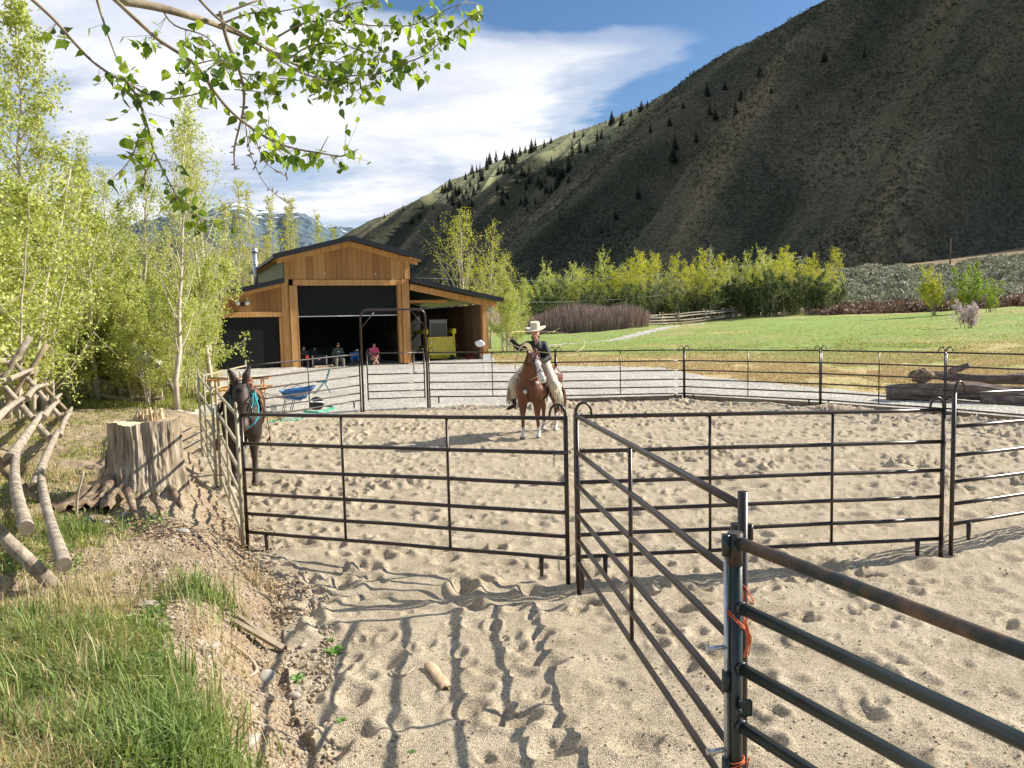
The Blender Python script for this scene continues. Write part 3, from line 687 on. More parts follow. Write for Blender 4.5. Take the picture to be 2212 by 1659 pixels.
# main roof
def roof_slab(name, u0, z0, u1, z1, v0, v1, th, parent=barn, mat=roofm):
    m = MB(); P = [B(u0, v0, z0), B(u1, v0, z1), B(u1, v0, z1+th), B(u0, v0, z0+th)]
    m.prism(P, (0, 0, 0), BV*(v1-v0)); n = int((v1-v0)/.42)
    return m.build(name, mat, parent)
r1 = roof_slab('roof', .1, RZ, -3.95, EZ, -.75, 13.4, .17); r2 = roof_slab('roof', .101, RZ, 4.12, roof_z(4.12), -.75, 13.4, .172)
m = MB()
for s, e in ((-1, -4.05), (1, 4.16)):
    m.beam(B(.1, -.78, RZ+.06), B(e, -.78, roof_z(e)+.06), .035, .27)
m.build('fascia', roofm, barn)
for s in (-1, 1):
    m = MB()
    for k in range(22):
        v = -.7+k*.62; e = .1+s*3.9
        m.beam(B(.1+s*3.2, v, roof_z(.1+s*3.2)-.09), B(e, v, roof_z(e)-.09), .06, .15)
    m.build('rafter_tails', timber, barn)
m = MB(); bbox(m, -3.50, -3.42, .05, 13, 4.7, 6.2); m.build('clerestory_wall', wallg, barn)
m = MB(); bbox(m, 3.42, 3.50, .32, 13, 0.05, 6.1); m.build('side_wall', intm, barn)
# wings
roof_slab('roof', 3.44, 4.86, 8.98, 3.70, -.7, 13, .15); roof_slab('roof', -3.55, 4.84, -8.75, 3.62, -.7, 13, .15)
m = MB(); m.beam(B(3.44, -.73, 4.95), B(9.02, -.73, 3.78), .035, .25); m.build('fascia', roofm, barn)
m = MB(); m.beam(B(-3.52, -.73, 4.93), B(-8.8, -.73, 3.70), .035, .25); m.build('fascia', roofm, barn)
m = MB(); m.beam(B(3.5, -.03, 4.60), B(8.85, -.03, 3.49), .09, .36, bev=.01); m.build('wing_rake_beam', timber, barn)
m = MB(); m.beam(B(3.5, 1.5, 3.80), B(6.3, 1.5, 3.80), .1, .18, bev=.01); m.build('collar_beam', timber, barn)
def lw_z(u): return 4.84-(4.84-3.62)*(-3.55-u)/5.2
m = MB(); u = -7.80
while u < -3.65:
    w_ = min(random.choice([.26, .31, .36, .42]), -3.63-u)
    if w_ < .05: break
    m.prism([B(u+.004, 0, 3.32), B(u+w_-.004, 0, 3.32), B(u+w_-.004, 0, lw_z(u+w_)-.01), B(u+.004, 0, lw_z(u)-.01)], (0, 0, 0), BV*.05); u += w_
m.build('wing_siding', plank, barn)
m = MB(); m.beam(B(-3.62, -.04, lw_z(-3.62)-.10), B(-8.5, -.04, lw_z(-8.5)-.10), .06, .22, bev=.008); m.build('rake_board', timber, barn)
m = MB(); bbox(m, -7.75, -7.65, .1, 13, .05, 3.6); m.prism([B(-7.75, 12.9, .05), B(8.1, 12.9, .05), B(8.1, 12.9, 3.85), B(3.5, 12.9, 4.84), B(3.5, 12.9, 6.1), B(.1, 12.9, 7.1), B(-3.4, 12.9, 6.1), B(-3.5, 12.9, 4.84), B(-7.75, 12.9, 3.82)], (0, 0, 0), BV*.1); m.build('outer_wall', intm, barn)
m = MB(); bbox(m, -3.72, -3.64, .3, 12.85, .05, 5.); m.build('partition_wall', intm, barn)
# sloped plank wall of the open wing (right side)
m = MB()
for k in range(30): bbox(m, 8.02, 8.06, .4+k*.41, .4+k*.41+.395, .02, 3.55)
m.build('plank_side_wall', M('old_planks', [(.16, .09, .05), (.26, .16, .09)], 3, .8, island=True), barn)
# closed door of the left wing, raised door of the centre bay
d1 = MB(); bbox(d1, -7.295, -3.805, .10, .16, .05, 3.02); d1.build('closed_door', doorm, barn)
d2 = MB(); bbox(d2, -2.785, 2.785, .30, .36, 3.03, 4.70); do = d2.build('raised_door', doorm, barn)
m = MB(); bbox(m, -2.78, 2.78, .27, .30, 2.99, 3.035); m.build('bottom_bar', white, do)
# flue
m = MB(); c = B(-4.55, 3.2, 0); c2 = Vector((c.x, c.y, 0))
m.tube([c2+up*4.3, c2+up*6.75], .13, 12); m.lathe(c2, [(.15, 6.70), (.20, 6.72), (.20, 6.80), (.15, 6.84), (.17, 6.92), (.0, 6.97)], 12); m.lathe(c2, [(.13, 6.0), (.15, 6.0), (.15, 6.06), (.13, 6.06)], 12)
fl = m.build('stove_pipe', gal, barn)
# floodlight, gable spotlights
t = thing('floodlight', 'black twin floodlight on the left wing wall above the closed door', 'lamp', B(-5.62, -.02, 3.72))
m = MB(); m.box(B(-5.62, -.06, 3.70), (.16, .10, .18), BR3, bev=.015); m.tube([B(-5.74, -.10, 3.74), B(-5.50, -.10, 3.74)], .03, 8); m.build('bracket', black, t)
for s in (-1, 1):
    m = MB(); m.lathe(B(-5.62+s*.24, -.17, 3.76), [(0, -.06), (.09, -.07), (.12, .0), (.10, .03), (0, .035)], 14, BR3 @ Matrix.Rotation(R(100), 3, 'X')); m.build('lamp_head', white, t)
for u in (-1.3, 1.5):
    m = MB(); m.ball(B(u, -.09, 5.33), .045, 6); m.tube([B(u, 0, 5.33), B(u, -.08, 5.33)], .02, 6); tag(m.build('wall_spotlight', white), 'tiny white spotlight on the %s half of the barn gable' % ('left' if u < 0 else 'right'), 'lamp', 'gable spotlights')

# ================================================================ figures
_ico = None
def ico():
    global _ico
    if _ico is None:
        import bmesh
        b = bmesh.new(); bmesh.ops.create_icosphere(b, subdivisions=2, radius=1)
        b.verts.ensure_lookup_table(); _ico = (np.array([v.co[:] for v in b.verts]), np.array([[v.index for v in f.verts] for f in b.faces])); b.free()
    return _ico
def blob(prims, vox, it=6, fac=.5):
    """one continuous surface grown over tapered limbs; prims: ('c',p0,r0,p1,r1) or ('s',p,r,(sx,sy,sz),rot)"""
    iv, fi = ico(); V = []; Fc = []; k = 0
    def put(c, r, s3=(1, 1, 1), rot=None):
        nonlocal k
        q = iv*np.array(s3)*r
        if rot is not None: q = q @ np.array(rot).T
        V.append(q+np.array(c)); Fc.append(fi+k); k += len(iv)
    for p in prims:
        if p[0] == 's': put(p[1], p[2], p[3] if len(p) > 3 else (1, 1, 1), p[4] if len(p) > 4 else None)
        else:
            a, r0, b, r1 = Vector(p[1]), p[2], Vector(p[3]), p[4]; n = max(2, int((b-a).length/(min(r0, r1)*.45))+1)
            for i in range(n+1):
                t = i/n; put(a.lerp(b, t), r0+(r1-r0)*t)
    me = np_mesh('tmp', np.concatenate(V), np.concatenate(Fc), [])
    o = bpy.data.objects.new('tmp', me); COL.objects.link(o)
    m = o.modifiers.new('r', 'REMESH'); m.mode = 'VOXEL'; m.voxel_size = vox; m.use_smooth_shade = True
    m = o.modifiers.new('s', 'SMOOTH'); m.factor = fac; m.iterations = it
    dg = bpy.context.evaluated_depsgraph_get(); dg.update()
    r = bpy.data.meshes.new_from_object(o.evaluated_get(dg)); bpy.data.objects.remove(o); bpy.data.meshes.remove(me)
    r.polygons.foreach_set('use_smooth', np.ones(len(r.polygons), dtype=bool))
    return r
def blobpart(name, prims, vox, mats, parent, paint=None, it=6, xf=None, fac=.5):
    """prims in world coordinates; paint(centre)->material index"""
    me = blob(prims, vox, it, fac); off = np.zeros(3); p = parent
    while p is not None: off += np.array(p.location); p = p.parent
    n = len(me.vertices); co = np.empty(n*3, dtype=np.float32); me.vertices.foreach_get('co', co); co = co.reshape(-1, 3)
    for m in (mats if isinstance(mats, (list, tuple)) else [mats]): me.materials.append(m)
    if paint:
        c = np.empty(len(me.polygons)*3, dtype=np.float32); me.polygons.foreach_get('center', c); c = c.reshape(-1, 3)
        me.polygons.foreach_set('material_index', np.array([paint(q) for q in c], dtype=np.int32))
    me.vertices.foreach_set('co', (co-off).ravel().astype(np.float32)); me.update(); me.name = name
    return link(name, me, parent)
skin = M('skin', [(.50, .25, .17), (.60, .33, .23)], 12, .55)
hairm = M('dark_hair', [(.02, .013, .01), (.04, .025, .018)], 40, .7)
chest = M('chestnut_coat', [(.075, .022, .009), (.13, .040, .015), (.18, .062, .024)], 3, .42, .15, 60, bdist=.004)
whitec = M('white_hair', [(.62, .56, .50), (.78, .74, .68)], 14, .6)
mane = M('chestnut_mane', [(.10, .035, .02), (.20, .08, .04)], 40, .6, stretch=(3, 3, .5))
hoofm = M('hoof', [(.10, .08, .06), (.2, .16, .12)], 10, .5)
mulem = M('dark_mule_coat', [(.014, .009, .008), (.03, .017, .012), (.055, .028, .018)], 4, .6, .2, 60, bdist=.004)
blackh = M('black_hair', [(.008, .007, .007), (.018, .015, .014)], 30, .6)
leather = M('saddle_leather', [(.13, .05, .022), (.22, .085, .04), (.30, .13, .065)], 9, .55, .2, 60, bdist=.003)
dleather = M('dark_leather', [(.025, .016, .012), (.05, .03, .02)], 10, .45)
rawhide = M('rawhide', [(.50, .42, .30), (.62, .55, .42)], 20, .6)
eyem = M('dark_eye', [(.008, .006, .005), (.012, .01, .01)], 5, .12)

def horse(label, name, cat, org, fwd, coat, manem, sock, pose):
    f = Vector(fwd).normalized(); l = Vector((-f.y, f.x, 0)); org = Vector(org)
    def W(x, y, z): return org+f*x+l*y+Vector((0, 0, z))
    t = thing(name, label, cat, org)
    rot = np.array([[f.x, l.x, 0], [f.y, l.y, 0], [0, 0, 1]])
    P = []
    s = lambda x, y, z, r, sc3=(1, 1, 1): P.append(('s', W(x, y, z), r, sc3, rot))
    c = lambda a, r0, b, r1: P.append(('c', W(*a), r0, W(*b), r1))
    # trunk: deep chest, tucked belly, round croup
    s(.30, 0, 1.10, .34, (1.15, .80, 1.05)); s(-.05, 0, 1.10, .335, (1.3, .88, .96)); s(-.38, 0, 1.14, .30, (1.2, .92, .95))
    s(-.62, .10, 1.19, .26, (1.05, .85, 1.05)); s(-.62, -.10, 1.19, .26, (1.05, .85, 1.05)); s(.50, .10, 1.02, .225, (.9, .8, 1.3)); s(.50, -.10, 1.02, .225, (.9, .8, 1.3))
    c((.28, 0, 1.36), .12, (.05, 0, 1.36), .10)
    nb, pl, mz = Vector(pose['neck']), Vector(pose['poll']), Vector(pose['muzzle'])
    nm = nb.lerp(pl, .5)+Vector((0, 0, .03))
    c((.45, 0, 1.20), .23, tuple(nb), .19); c(tuple(nb), .185, tuple(nm), .135); c(tuple(nm), .135, tuple(pl), .105)
    d = (mz-pl).normalized(); hs = pose.get('hs', 1.)
    c(tuple(pl+d*.03), .105*hs, tuple(pl+d*.20), .112*hs); c(tuple(pl+d*.20), .105*hs, tuple(pl.lerp(mz, .62)), .072*hs); c(tuple(pl.lerp(mz, .62)), .072*hs, tuple(mz), .064*hs)
    hn = Vector(pose['front']).normalized()           # direction the forehead looks
    sdv = d.cross(hn).normalized()
    jaw = pl+d*.22-hn*.07
    for q in (-1, 1):
        c(tuple(jaw+sdv*q*.045), .075, tuple(pl.lerp(mz, .62)-hn*.03+sdv*q*.02), .045)
        c(tuple(pl+d*.16+hn*.05*hs+sdv*q*.062*hs), .036*hs, tuple(pl+d*.22+hn*.045*hs+sdv*q*.06*hs), .034*hs)
        c(tuple(mz+hn*.02+sdv*q*.035), .034, tuple(mz+d*.02+sdv*q*.02), .035)
        e0 = pl+sdv*q*.06-d*.06; e1 = e0+Vector(pose['ear'])*pose['earl']*.5+sdv*q*.03+hn*.02; e2 = e0+Vector(pose['ear'])*pose['earl']+sdv*q*pose.get('earsp', .03)
        c(tuple(e0), .035*hs, tuple(e1), .040*hs*hs); c(tuple(e1), .040*hs*hs, tuple(e2), .014)
    for q in (-1, 1):
        fx = pose['fore'][0 if q < 0 else 1]; kx = fx[2] if len(fx) > 2 else 0
        fo = (fx[0], q*.15+fx[1], .0)
        c((.48, q*.16, 1.02), .15, (.45, q*.165, .78), .12); c((.45, q*.165, .80), .113, (.46+kx+(fx[0]-.45)*.5, q*.155+fx[1]*.5, .50), .056)
        kn = (.46+kx+(fx[0]-.45)*.5, q*.155+fx[1]*.5, .49); c(kn, .058, (kn[0], kn[1], kn[2]-.06), .052)
        c((kn[0], kn[1], kn[2]-.05), .043, (fo[0]-.02, fo[1], .17), .037); c((fo[0]-.02, fo[1], .16), .044, (fo[0]+.03, fo[1], .08), .043)
        c((fo[0]+.03, fo[1], .075), .052, (fo[0]+.045, fo[1], .028), .062)
    for q in (-1, 1):
        hx = pose['hind'][0 if q < 0 else 1]
        ho = (hx[0], q*.14+hx[1])
        c((-.66, q*.13, 1.18), .22, (-.52, q*.17, .93), .15); c((-.52, q*.17, .92), .14, (-.74, q*.16, .62), .075)
        hk = (ho[0]-.07, q*.15+hx[1]*.6, .53); c((-.68, q*.16, .70), .085, hk, .058)
        c(hk, .056, (hk[0]+.01, hk[1], .43), .045); c((hk[0]+.01, hk[1], .44), .044, (ho[0]-.03, ho[1], .17), .038)
        c((ho[0]-.03, ho[1], .16), .045, (ho[0]+.02, ho[1], .08), .044); c((ho[0]+.02, ho[1], .075), .053, (ho[0]+.035, ho[1], .028), .063)
    Wp, Wm = np.array(W(*pl)), np.array(W(*mz)); hw = np.array(f*hn.x+l*hn.y+Vector((0, 0, hn.z))); dw = (Wm-Wp)/np.linalg.norm(Wm-Wp); sw = np.cross(dw, hw); sw /= np.linalg.norm(sw)
    def paint(q):
        z = q[2]-org.z
        r = np.array(q)-Wp; a = r@dw; L_ = np.linalg.norm(Wm-Wp)
        if pose.get('blaze') and -.02 < a < L_+.12 and r@hw > -.02:
            wd = .036+.045*max(0, a/L_)**2+.006*math.sin(a*40)
            off = .012
            if abs(r@sw-off) < wd and np.linalg.norm(r-a*dw) < .2: return 1
        if pose.get('tan') and a > L_*.86 and np.linalg.norm(r-a*dw) < .12: return 1
        loc = np.array(q)-np.array(org); x = loc@np.array(f)
        lm = .24 if x > 0 else (.40 if loc@np.array(l) > 0 else .22)
        if z < .05: return 2
        if sock and z < lm+.02*math.sin(q[0]*60): return 1
        return 0
    body = blobpart('body', P, .017, [coat, whitec if not pose.get('tan') else pose['tan'], hoofm], t, paint, it=5)
    # mane and forelock, tail
    random.seed(11); m = MB()
    for k in range(150):
        u = random.random(); base = Vector(W(*(nb.lerp(nm, u*2) if u < .5 else nm.lerp(pl, u*2-1))))+up*(.17-.07*u); sd_ = l*random.uniform(-.04, .04)
        drop = random.uniform(.12, .3); q = -1 if random.random() < .75 else 1
        m.tube([base+sd_, base+sd_+l*q*.09+up*-.01, base+sd_+l*q*(.15)-up*drop], [.010, .009, .002], 4, caps=False)
    for k in range(26):
        b0 = Vector(W(*(pl+hn*.08)))+up*.03; g = Vector((random.uniform(-.03, .03), random.uniform(-.03, .03), 0))
        hw3 = Vector(hw); m.tube([b0+g, b0+g+hw3*.05-up*.04, b0+g*1.6+hw3*.04-up*random.uniform(.1, .2)], [.009, .008, .002], 4, caps=False)
    m.build('mane', manem, t)
    m = MB(); tb = W(-.90, 0, 1.28)
    for k in range(90):
        a = random.uniform(-1, 1); b = random.uniform(-1, 1); sw_ = pose.get('tail', (0, 0))
        m.tube([tb+l*a*.02, tb-f*.10+l*(a*.05+sw_[0]*.3)-up*.10, tb-f*(.14+b*.05)+l*(a*.09+sw_[0]*.8)-up*.42, tb-f*(.08+b*.08)+l*(a*.08+sw_[0])-up*random.uniform(.65, .95)], [.014, .013, .009, .002], 4, caps=False)
    m.build('tail', blackh if coat is mulem else mane, t)
    for q in (-1, 1):
        m = MB(); m.ball(Vector(W(*(pl+d*.185+hn*.055*hs+sdv*q*.089*hs))), .019, 6); m.build('eye', eyem, t)
        m = MB(); m.ball(Vector(W(*(mz+hn*.045+sdv*q*.042+d*.015))), .013, 5); m.build('nostril', eyem, t)
    return t, W

HF = Vector((-.38, -.925, 0)); HO = Vector((.54, 16.25, 0))
HO.z = 0.0
hpose = dict(neck=(.56, .07, 1.42), poll=(.84, .24, 1.70), muzzle=(1.0, .50, 1.26), front=(.85, .70, .55), ear=Vector((-.25, -.3, .9)), earl=.15,
             blaze=True, fore=((.56, .02, .0), (.44, .02, .03)), hind=((-.70, .0), (-.62, .03)), tail=(.22, 0))
ht, HW = horse('chestnut horse with white blaze and socks, ridden in the middle of the pen', 'horse', 'horse', HO, HF, chest, mane, True, hpose)

# the dark mule
MF = Vector((.30, -.954, 0)); MO = Vector((-4.24, 12.0, -.02))
MO.z = 0.03
tanm = M('tan_muzzle', [(.06, .035, .025), (.12, .07, .05)], 9, .5)
mpose = dict(hs=1.2, neck=(.66, 0, 1.26), poll=(.98, .02, 1.49), muzzle=(1.20, .05, .99), front=(.9, .02, .42), ear=Vector((.0, 0, 1.)), earl=.29, earsp=.10,
             tan=tanm, fore=((.42, .0), (.50, .0)), hind=((-.68, .0), (-.60, .0)), tail=(0, 0))
mt, MW = horse('dark brown mule with long ears and a teal rope halter, standing behind the dusty panel', 'mule', 'mule', MO, MF, mulem, blackh, False, mpose)

def saddle(label, W, seatz, m_sk, m_seat, pad, right=1):
    c0 = W(0, 0, seatz); t = thing('saddle', label, 'saddle', c0)
    f = (W(1, 0, 0)-W(0, 0, 0)); l = (W(0, 1, 0)-W(0, 0, 0))
    def sheet(pts, mat, nm, th=.02):   # grid of (x,y,z) rows draped over the back
        rows = len(pts); n = len(pts[0]); V = [W(*p) for r in pts for p in r]
        Fc = [(i*n+k, i*n+k+1, (i+1)*n+k+1, (i+1)*n+k) for i in range(rows-1) for k in range(n-1)]
        V2 = [v+(v-W(0, 0, 1.0)).normalized()*th for v in V]; b = len(V)
        Fc2 = [tuple(x+b for x in q[::-1]) for q in Fc]
        ed = [(k, k+1) for k in range(n-1)]+[((rows-1)*n+k+1, (rows-1)*n+k) for k in range(n-1)]+[((i+1)*n, i*n) for i in range(rows-1)]+[(i*n+n-1, (i+1)*n+n-1) for i in range(rows-1)]
        Fe = [(a, a+b, c+b, c) if False else (c, c+b, a+b, a) for a, c in ed]
        m = MB(); m.add(V+V2, [q[::-1] for q in Fc]+[q[::-1] for q in Fc2]+Fe, smooth=True); return m.build(nm, mat, t)
    def drape(x0, x1, ang0, ang1, r, rows=6, n=16, flare=0):
        out = []
        for i in range(rows):
            x = x0+(x1-x0)*i/(rows-1); out.append([(x, math.sin(a)*r*.88*(1+flare*abs(a)), 1.10+math.cos(a)*r*(1.0 if abs(a) < 1.2 else 1.0)) for a in [ang0+(ang1-ang0)*k/(n-1) for k in range(n)]])
        return out
    sheet(drape(-.42, .34, -1.65, 1.65, .355), pad, 'blanket', .018)
    sheet(drape(-.34, .30, -1.05, 1.05, .385), m_sk, 'skirt', .014)
    seat = [[(x, y, seatz-.06+.9*abs(y)**1.3*0+(.10*max(0, (x-.08)/.16)**2)+(.13*max(0, (-x-.10)/.16)**1.6)-.5*y*y) for y in (-.16, -.10, -.04, .04, .10, .16)] for x in (-.27, -.2, -.12, -.04, .04, .12, .2, .24)]
    sheet(seat, m_seat, 'seat', .03)
    m = MB(); m.tube([W(.24, 0, seatz+.02), W(.27, 0, seatz+.10)], [.03, .022], 10); m.lathe(W(.275, 0, seatz+.12), [(0, -.02), (.045, -.015), (.05, .005), (.02, .015), (0, .015)], 12); m.build('horn', rawhide, t)
    m = MB(); m.tube([W(-.27+.02*math.cos(a), .17*math.sin(a), seatz+.03+.05*math.cos(a)) for a in [R(-90+k*15) for k in range(13)]], .022, 8); m.build('cantle', m_sk, t)
    for s in (-1, 1):
        fen = [[(x, s*(.335+.012*k), 1.22-.12*k) for x in (-.10, 0, .10)] for k in range(6)]
        sheet(fen if s > 0 else [r[::-1] for r in fen], m_sk, 'fender', .012)
        m = MB(); q = Vector(W(.03, s*(.50 if right else .40), .55+.05*right)); z0 = 0
        m.tube([q+up*.12, q+up*.02-f*.05-l*.05*s, q-up*.04-f*.05, q-up*.04+f*.05, q+up*.02+f*.05, q+up*.12], .014, 6); m.build('stirrup', m_seat, t)
    m = MB(); m.tube([W(.18, .335*math.sin(a), 1.10+.37*math.cos(a)) for a in [R(80+k*20) for k in range(11)]], .022, 6); m.build('cinch', dleather, t)
    return t
padp = M('patterned_blanket', [(.45, .36, .24), (.30, .22, .15), (.55, .47, .36)], 16, .9)
saddle('tan saddle with rawhide horn strapped on the chestnut horse under the rider', HW, 1.47, leather, leather, padp)
ms_ = saddle('tooled brown saddle with round skirts on the back of the dark mule', MW, 1.49, leather, leather, M('brown_pad', [(.12, .06, .03), (.28, .13, .06)], 12, .9), right=0)
# chestnut horse tack: bridle, breast collar, reins
t = thing('bridle', 'dark leather bridle with cream rope reins and a tassel on the chestnut horse', 'bridle', HW(.85, .5, 1.5))
pl, mz = Vector(hpose['poll']), Vector(hpose['muzzle']); dd = (mz-pl).normalized(); hn = Vector(hpose['front']).normalized(); sv = dd.cross(hn).normalized(); hn = sv.cross(dd).normalized()
def hring(u, r, rr, m, squash=1.):
    c = pl+dd*u; m.tube([HW(*(c+sv*math.cos(a)*r*squash+hn*(math.sin(a)*r))) for a in [i*2*math.pi/16 for i in range(17)]], rr, 6, caps=False)
m = MB(); hring(.36, .098, .009, m, .95); hring(.10, .137, .008, m, .92)
for s in (-1, 1): m.tube([HW(*(pl+dd*.10+sv*s*.125)), HW(*(pl+dd*.24+sv*s*.118)), HW(*(pl+dd*.36+sv*s*.094))], .008, 5)
m.build('headstall', dleather, t)
m = MB(); ch = Vector(HW(*(pl+dd*.40-hn*.09)))
for s in (-1, 1):
    a0 = Vector(HW(*(pl+dd*.38+sv*s*.08-hn*.05))); m.tube([a0, a0+(HW(.45, s*.30, 1.30)-a0)*.5-up*.10, HW(.38, s*.22, 1.42), D(1158, 787, 15.85)], .009, 6)
m.build('reins', rawhide, t)
m = MB(); m.tube([ch, ch-up*.05], .014, 6)
for k in range(10): m.tube([ch-up*.05, ch-up*(.20+random.uniform(-.02, .02))+Vector((random.uniform(-.02, .02), random.uniform(-.02, .02), 0))], [.006, .004], 4)
m.build('tassel', rawhide, t)
t = thing('breast_collar', 'leather breast collar with a round silver badge across the chestnut horse', 'harness', HW(.6, 0, 1.1))
m = MB(); cb = HW(.715, .0, 1.00)
for s in (-1, 1): m.tube([HW(.30, s*.30, 1.30), HW(.52, s*.26, 1.18), HW(.66, s*.14, 1.06), cb], [.015]*4, 6)
m.tube([cb, HW(.69, 0, .86), HW(.52, 0, .76)], .012, 6); m.build('strap', leather, t)
m = MB(); m.lathe(cb+HF*.012, [(0, .02), (.035, .018), (.05, .0), (.0, -.01)], 14, HF.to_track_quat('Z', 'Y').to_matrix()); m.build('badge', gal, t)
# mule halter and lead rope
teal = M('teal_rope', [(.02, .26, .32), (.05, .40, .46)], 20, .7)
t = thing('rope_halter', 'teal rope halter and lead looped over the dark mule face', 'halter', MW(1.1, 0, 1.3))
pl2, mz2 = Vector(mpose['poll']), Vector(mpose['muzzle']); d2_ = (mz2-pl2).normalized(); n2_ = Vector(mpose['front']).normalized(); s2_ = d2_.cross(n2_).normalized(); n2_ = s2_.cross(d2_).normalized()
m = MB()
for u, r in ((.40, .105), (.412, .105)): m.tube([MW(*(pl2+d2_*u+s2_*math.cos(a)*r+n2_*math.sin(a)*r)) for a in [i*2*math.pi/16 for i in range(17)]], .009, 6, caps=False)
for s in (-1, 1): m.tube([MW(*(pl2+d2_*.06+s2_*s*.15)), MW(*(pl2+d2_*.22+s2_*s*.145-n2_*.02)), MW(*(pl2+d2_*.40+s2_*s*.105))], .008, 5)
m.build('halter', teal, t)
m = MB(); q0 = Vector(MW(*(pl2+d2_*.36+s2_*(-.09))))
lead = [D(546, 880, 10.95), D(556, 862, 11.0), D(549, 838, 11.2), D(551, 856, 10.9), D(558, 878, 10.8), D(558, 900, 10.7), D(550, 914, 10.6), D(540, 922, 10.6), D(535, 925, 10.65)]
m.tube(lead, .012, 6); m.tube([D(541, 890, 10.9), D(546, 872, 10.95), D(547, 850, 11.1)], .009, 6); m.build('lead_rope', teal, t)

# --------------------------------------------------------------- people
def hand(P, wr, tip, palmn, r=.011, curl=.4):
    """palm plus four unequal bent fingers and a thumb, appended to prims"""
    wr = Vector(wr); tip = Vector(tip); d = (tip-wr).normalized(); n = Vector(palmn).normalized(); s = d.cross(n).normalized()
    for k in (-1, 0, 1): P.append(('c', wr+s*k*.012, .022, wr+d*.075+s*k*.024, .019))
    for k, ln in zip((-1.5, -.5, .5, 1.5), (.058, .072, .076, .066)):
        a = wr+d*.085+s*k*.020; b = a+d*ln*.5+n*ln*curl*.4; c = b+d*ln*.25+n*ln*.5*curl*1.6
        P.append(('c', a, r, b, r*.92)); P.append(('c', b, r*.9, c, r*.8))
    a = wr+d*.02+s*.035; b = a+s*.03+d*.03+n*.01; P.append(('c', a, .015, b, .012)); P.append(('c', b, .012, b+d*.03-s*.004+n*.012, .010))
def head(P, c, face, r=.105):
    """skull, jaw, nose, ears, brow"""
    c = Vector(c); f = Vector(face).normalized(); z = Vector((0, 0, 1)); s = z.cross(f).normalized()
    rot = np.array(Matrix((f, s, z)).transposed())
    P.append(('s', c+z*.015, r, (.96, .76, 1.0), rot)); P.append(('s', c+f*.022-z*.055, r*.66, (.95, .80, .9), rot)); P.append(('s', c+f*.045-z*.095, r*.32, (1, 1, .8), rot))
    P.append(('c', c+f*.088+z*.012, .010, c+f*.108-z*.026, .014)); P.append(('c', c+f*.085+z*.028-s*.03, .012, c+f*.085+z*.028+s*.03, .012))
    P.append(('c', c+f*.080-z*.055-s*.02, .009, c+f*.080-z*.055+s*.02, .009))
    for q in (-1, 1): P.append(('s', c+s*q*.082-f*.005-z*.005, .024, (.8, .4, 1.25), rot))
def face_bits(t, c, face, hair=None, cap=None, beard=None, body=None):
    c = Vector(c); f = Vector(face).normalized(); z = Vector((0, 0, 1)); s = z.cross(f).normalized(); rot = np.array(Matrix((f, s, z)).transposed())
    par = body or t
    for q in (-1, 1):
        m = MB(); m.ball(c+f*.089+s*q*.030+z*.008, .0095, 5); m.build('eye', eyem, par)
    m = MB(); m.tube([c+f*.091-z*.056-s*.022, c+f*.096-z*.058, c+f*.091-z*.056+s*.022], .0045, 5); m.build('mouth', M('lips', [(.34, .12, .10), (.40, .15, .12)], 5, .5), par)
    if hair: blobpart('hair', [('s', c-f*.018+z*.035, .112, (.98, .80, .98), rot)]+hair, .012, hairm if not isinstance(hair, tuple) else hair[0], t, it=3)
    if beard: blobpart('beard', [('s', c+f*.034-z*.078, .062, (.95, .98, .75), rot), ('s', c+f*.07-z*.082, .03, (.8, 1.2, .9), rot)], .009, hairm, t, it=2)
def person(label, J, mats, face, extra=None):
    """J: joints in world coordinates"""
    t = thing('person', label, 'person', J['foot']); P = []
    J = {k: (Vector(v) if not isinstance(v, float) else v) for k, v in J.items()}; k = J.get('k', 1.)
    f = Vector(face).normalized()
    sh = (J['shR']-J['shL']).normalized()
    rot = np.array(Matrix(((-sh.cross(up)).normalized(), sh, up)).transposed())
    torso = [('s', J['pelvis'], .15*k, (.85, 1.08, .85), rot), ('s', J['pelvis'].lerp(J['chest'], .5), .135*k, (.82, 1.05, 1.15), rot), ('s', J['chest'], .165*k, (.72, 1.08, 1.0), rot),
             ('c', J['shR'], .068*k, J['shL'], .068*k), ('c', J['chest']+up*.05*k, .10*k, J['neck'], .055*k)]
    P += torso
    P.append(('c', J['neck']-up*.03*k, .052*k, J['head']-up*.05*k, .050*k)); head(P, J['head'], face, .105*k)
    arms = []
    for q in 'RL':
        arms += [('c', J['sh'+q], .060*k, J['el'+q], .045*k), ('c', J['el'+q], .044*k, J['wr'+q], .030*k)]
        P += arms[-2:]; hand(P, J['wr'+q], J['ha'+q], J['pn'+q] if 'pn'+q in J else -up, .0105*k)
    legs = []
    for q in 'RL':
        legs += [('c', J['hip'+q], .100*k, J['kn'+q], .066*k), ('c', J['kn'+q], .062*k, J['an'+q], .040*k)]
        P += legs[-2:]; P.append(('c', J['an'+q], .040*k, J['to'+q], .036*k))
    body = blobpart('body', P, .0125, mats['skin'] if 'skin' in mats else skin, t, it=3, fac=.4)
    infl = lambda pr, e: [(p[0], p[1], p[2]+e)+tuple(p[3:]) if p[0] == 's' else (p[0], p[1], p[2]+e, p[3], p[4]+e) for p in pr]
    return t, body, torso, arms, legs, infl, J, rot

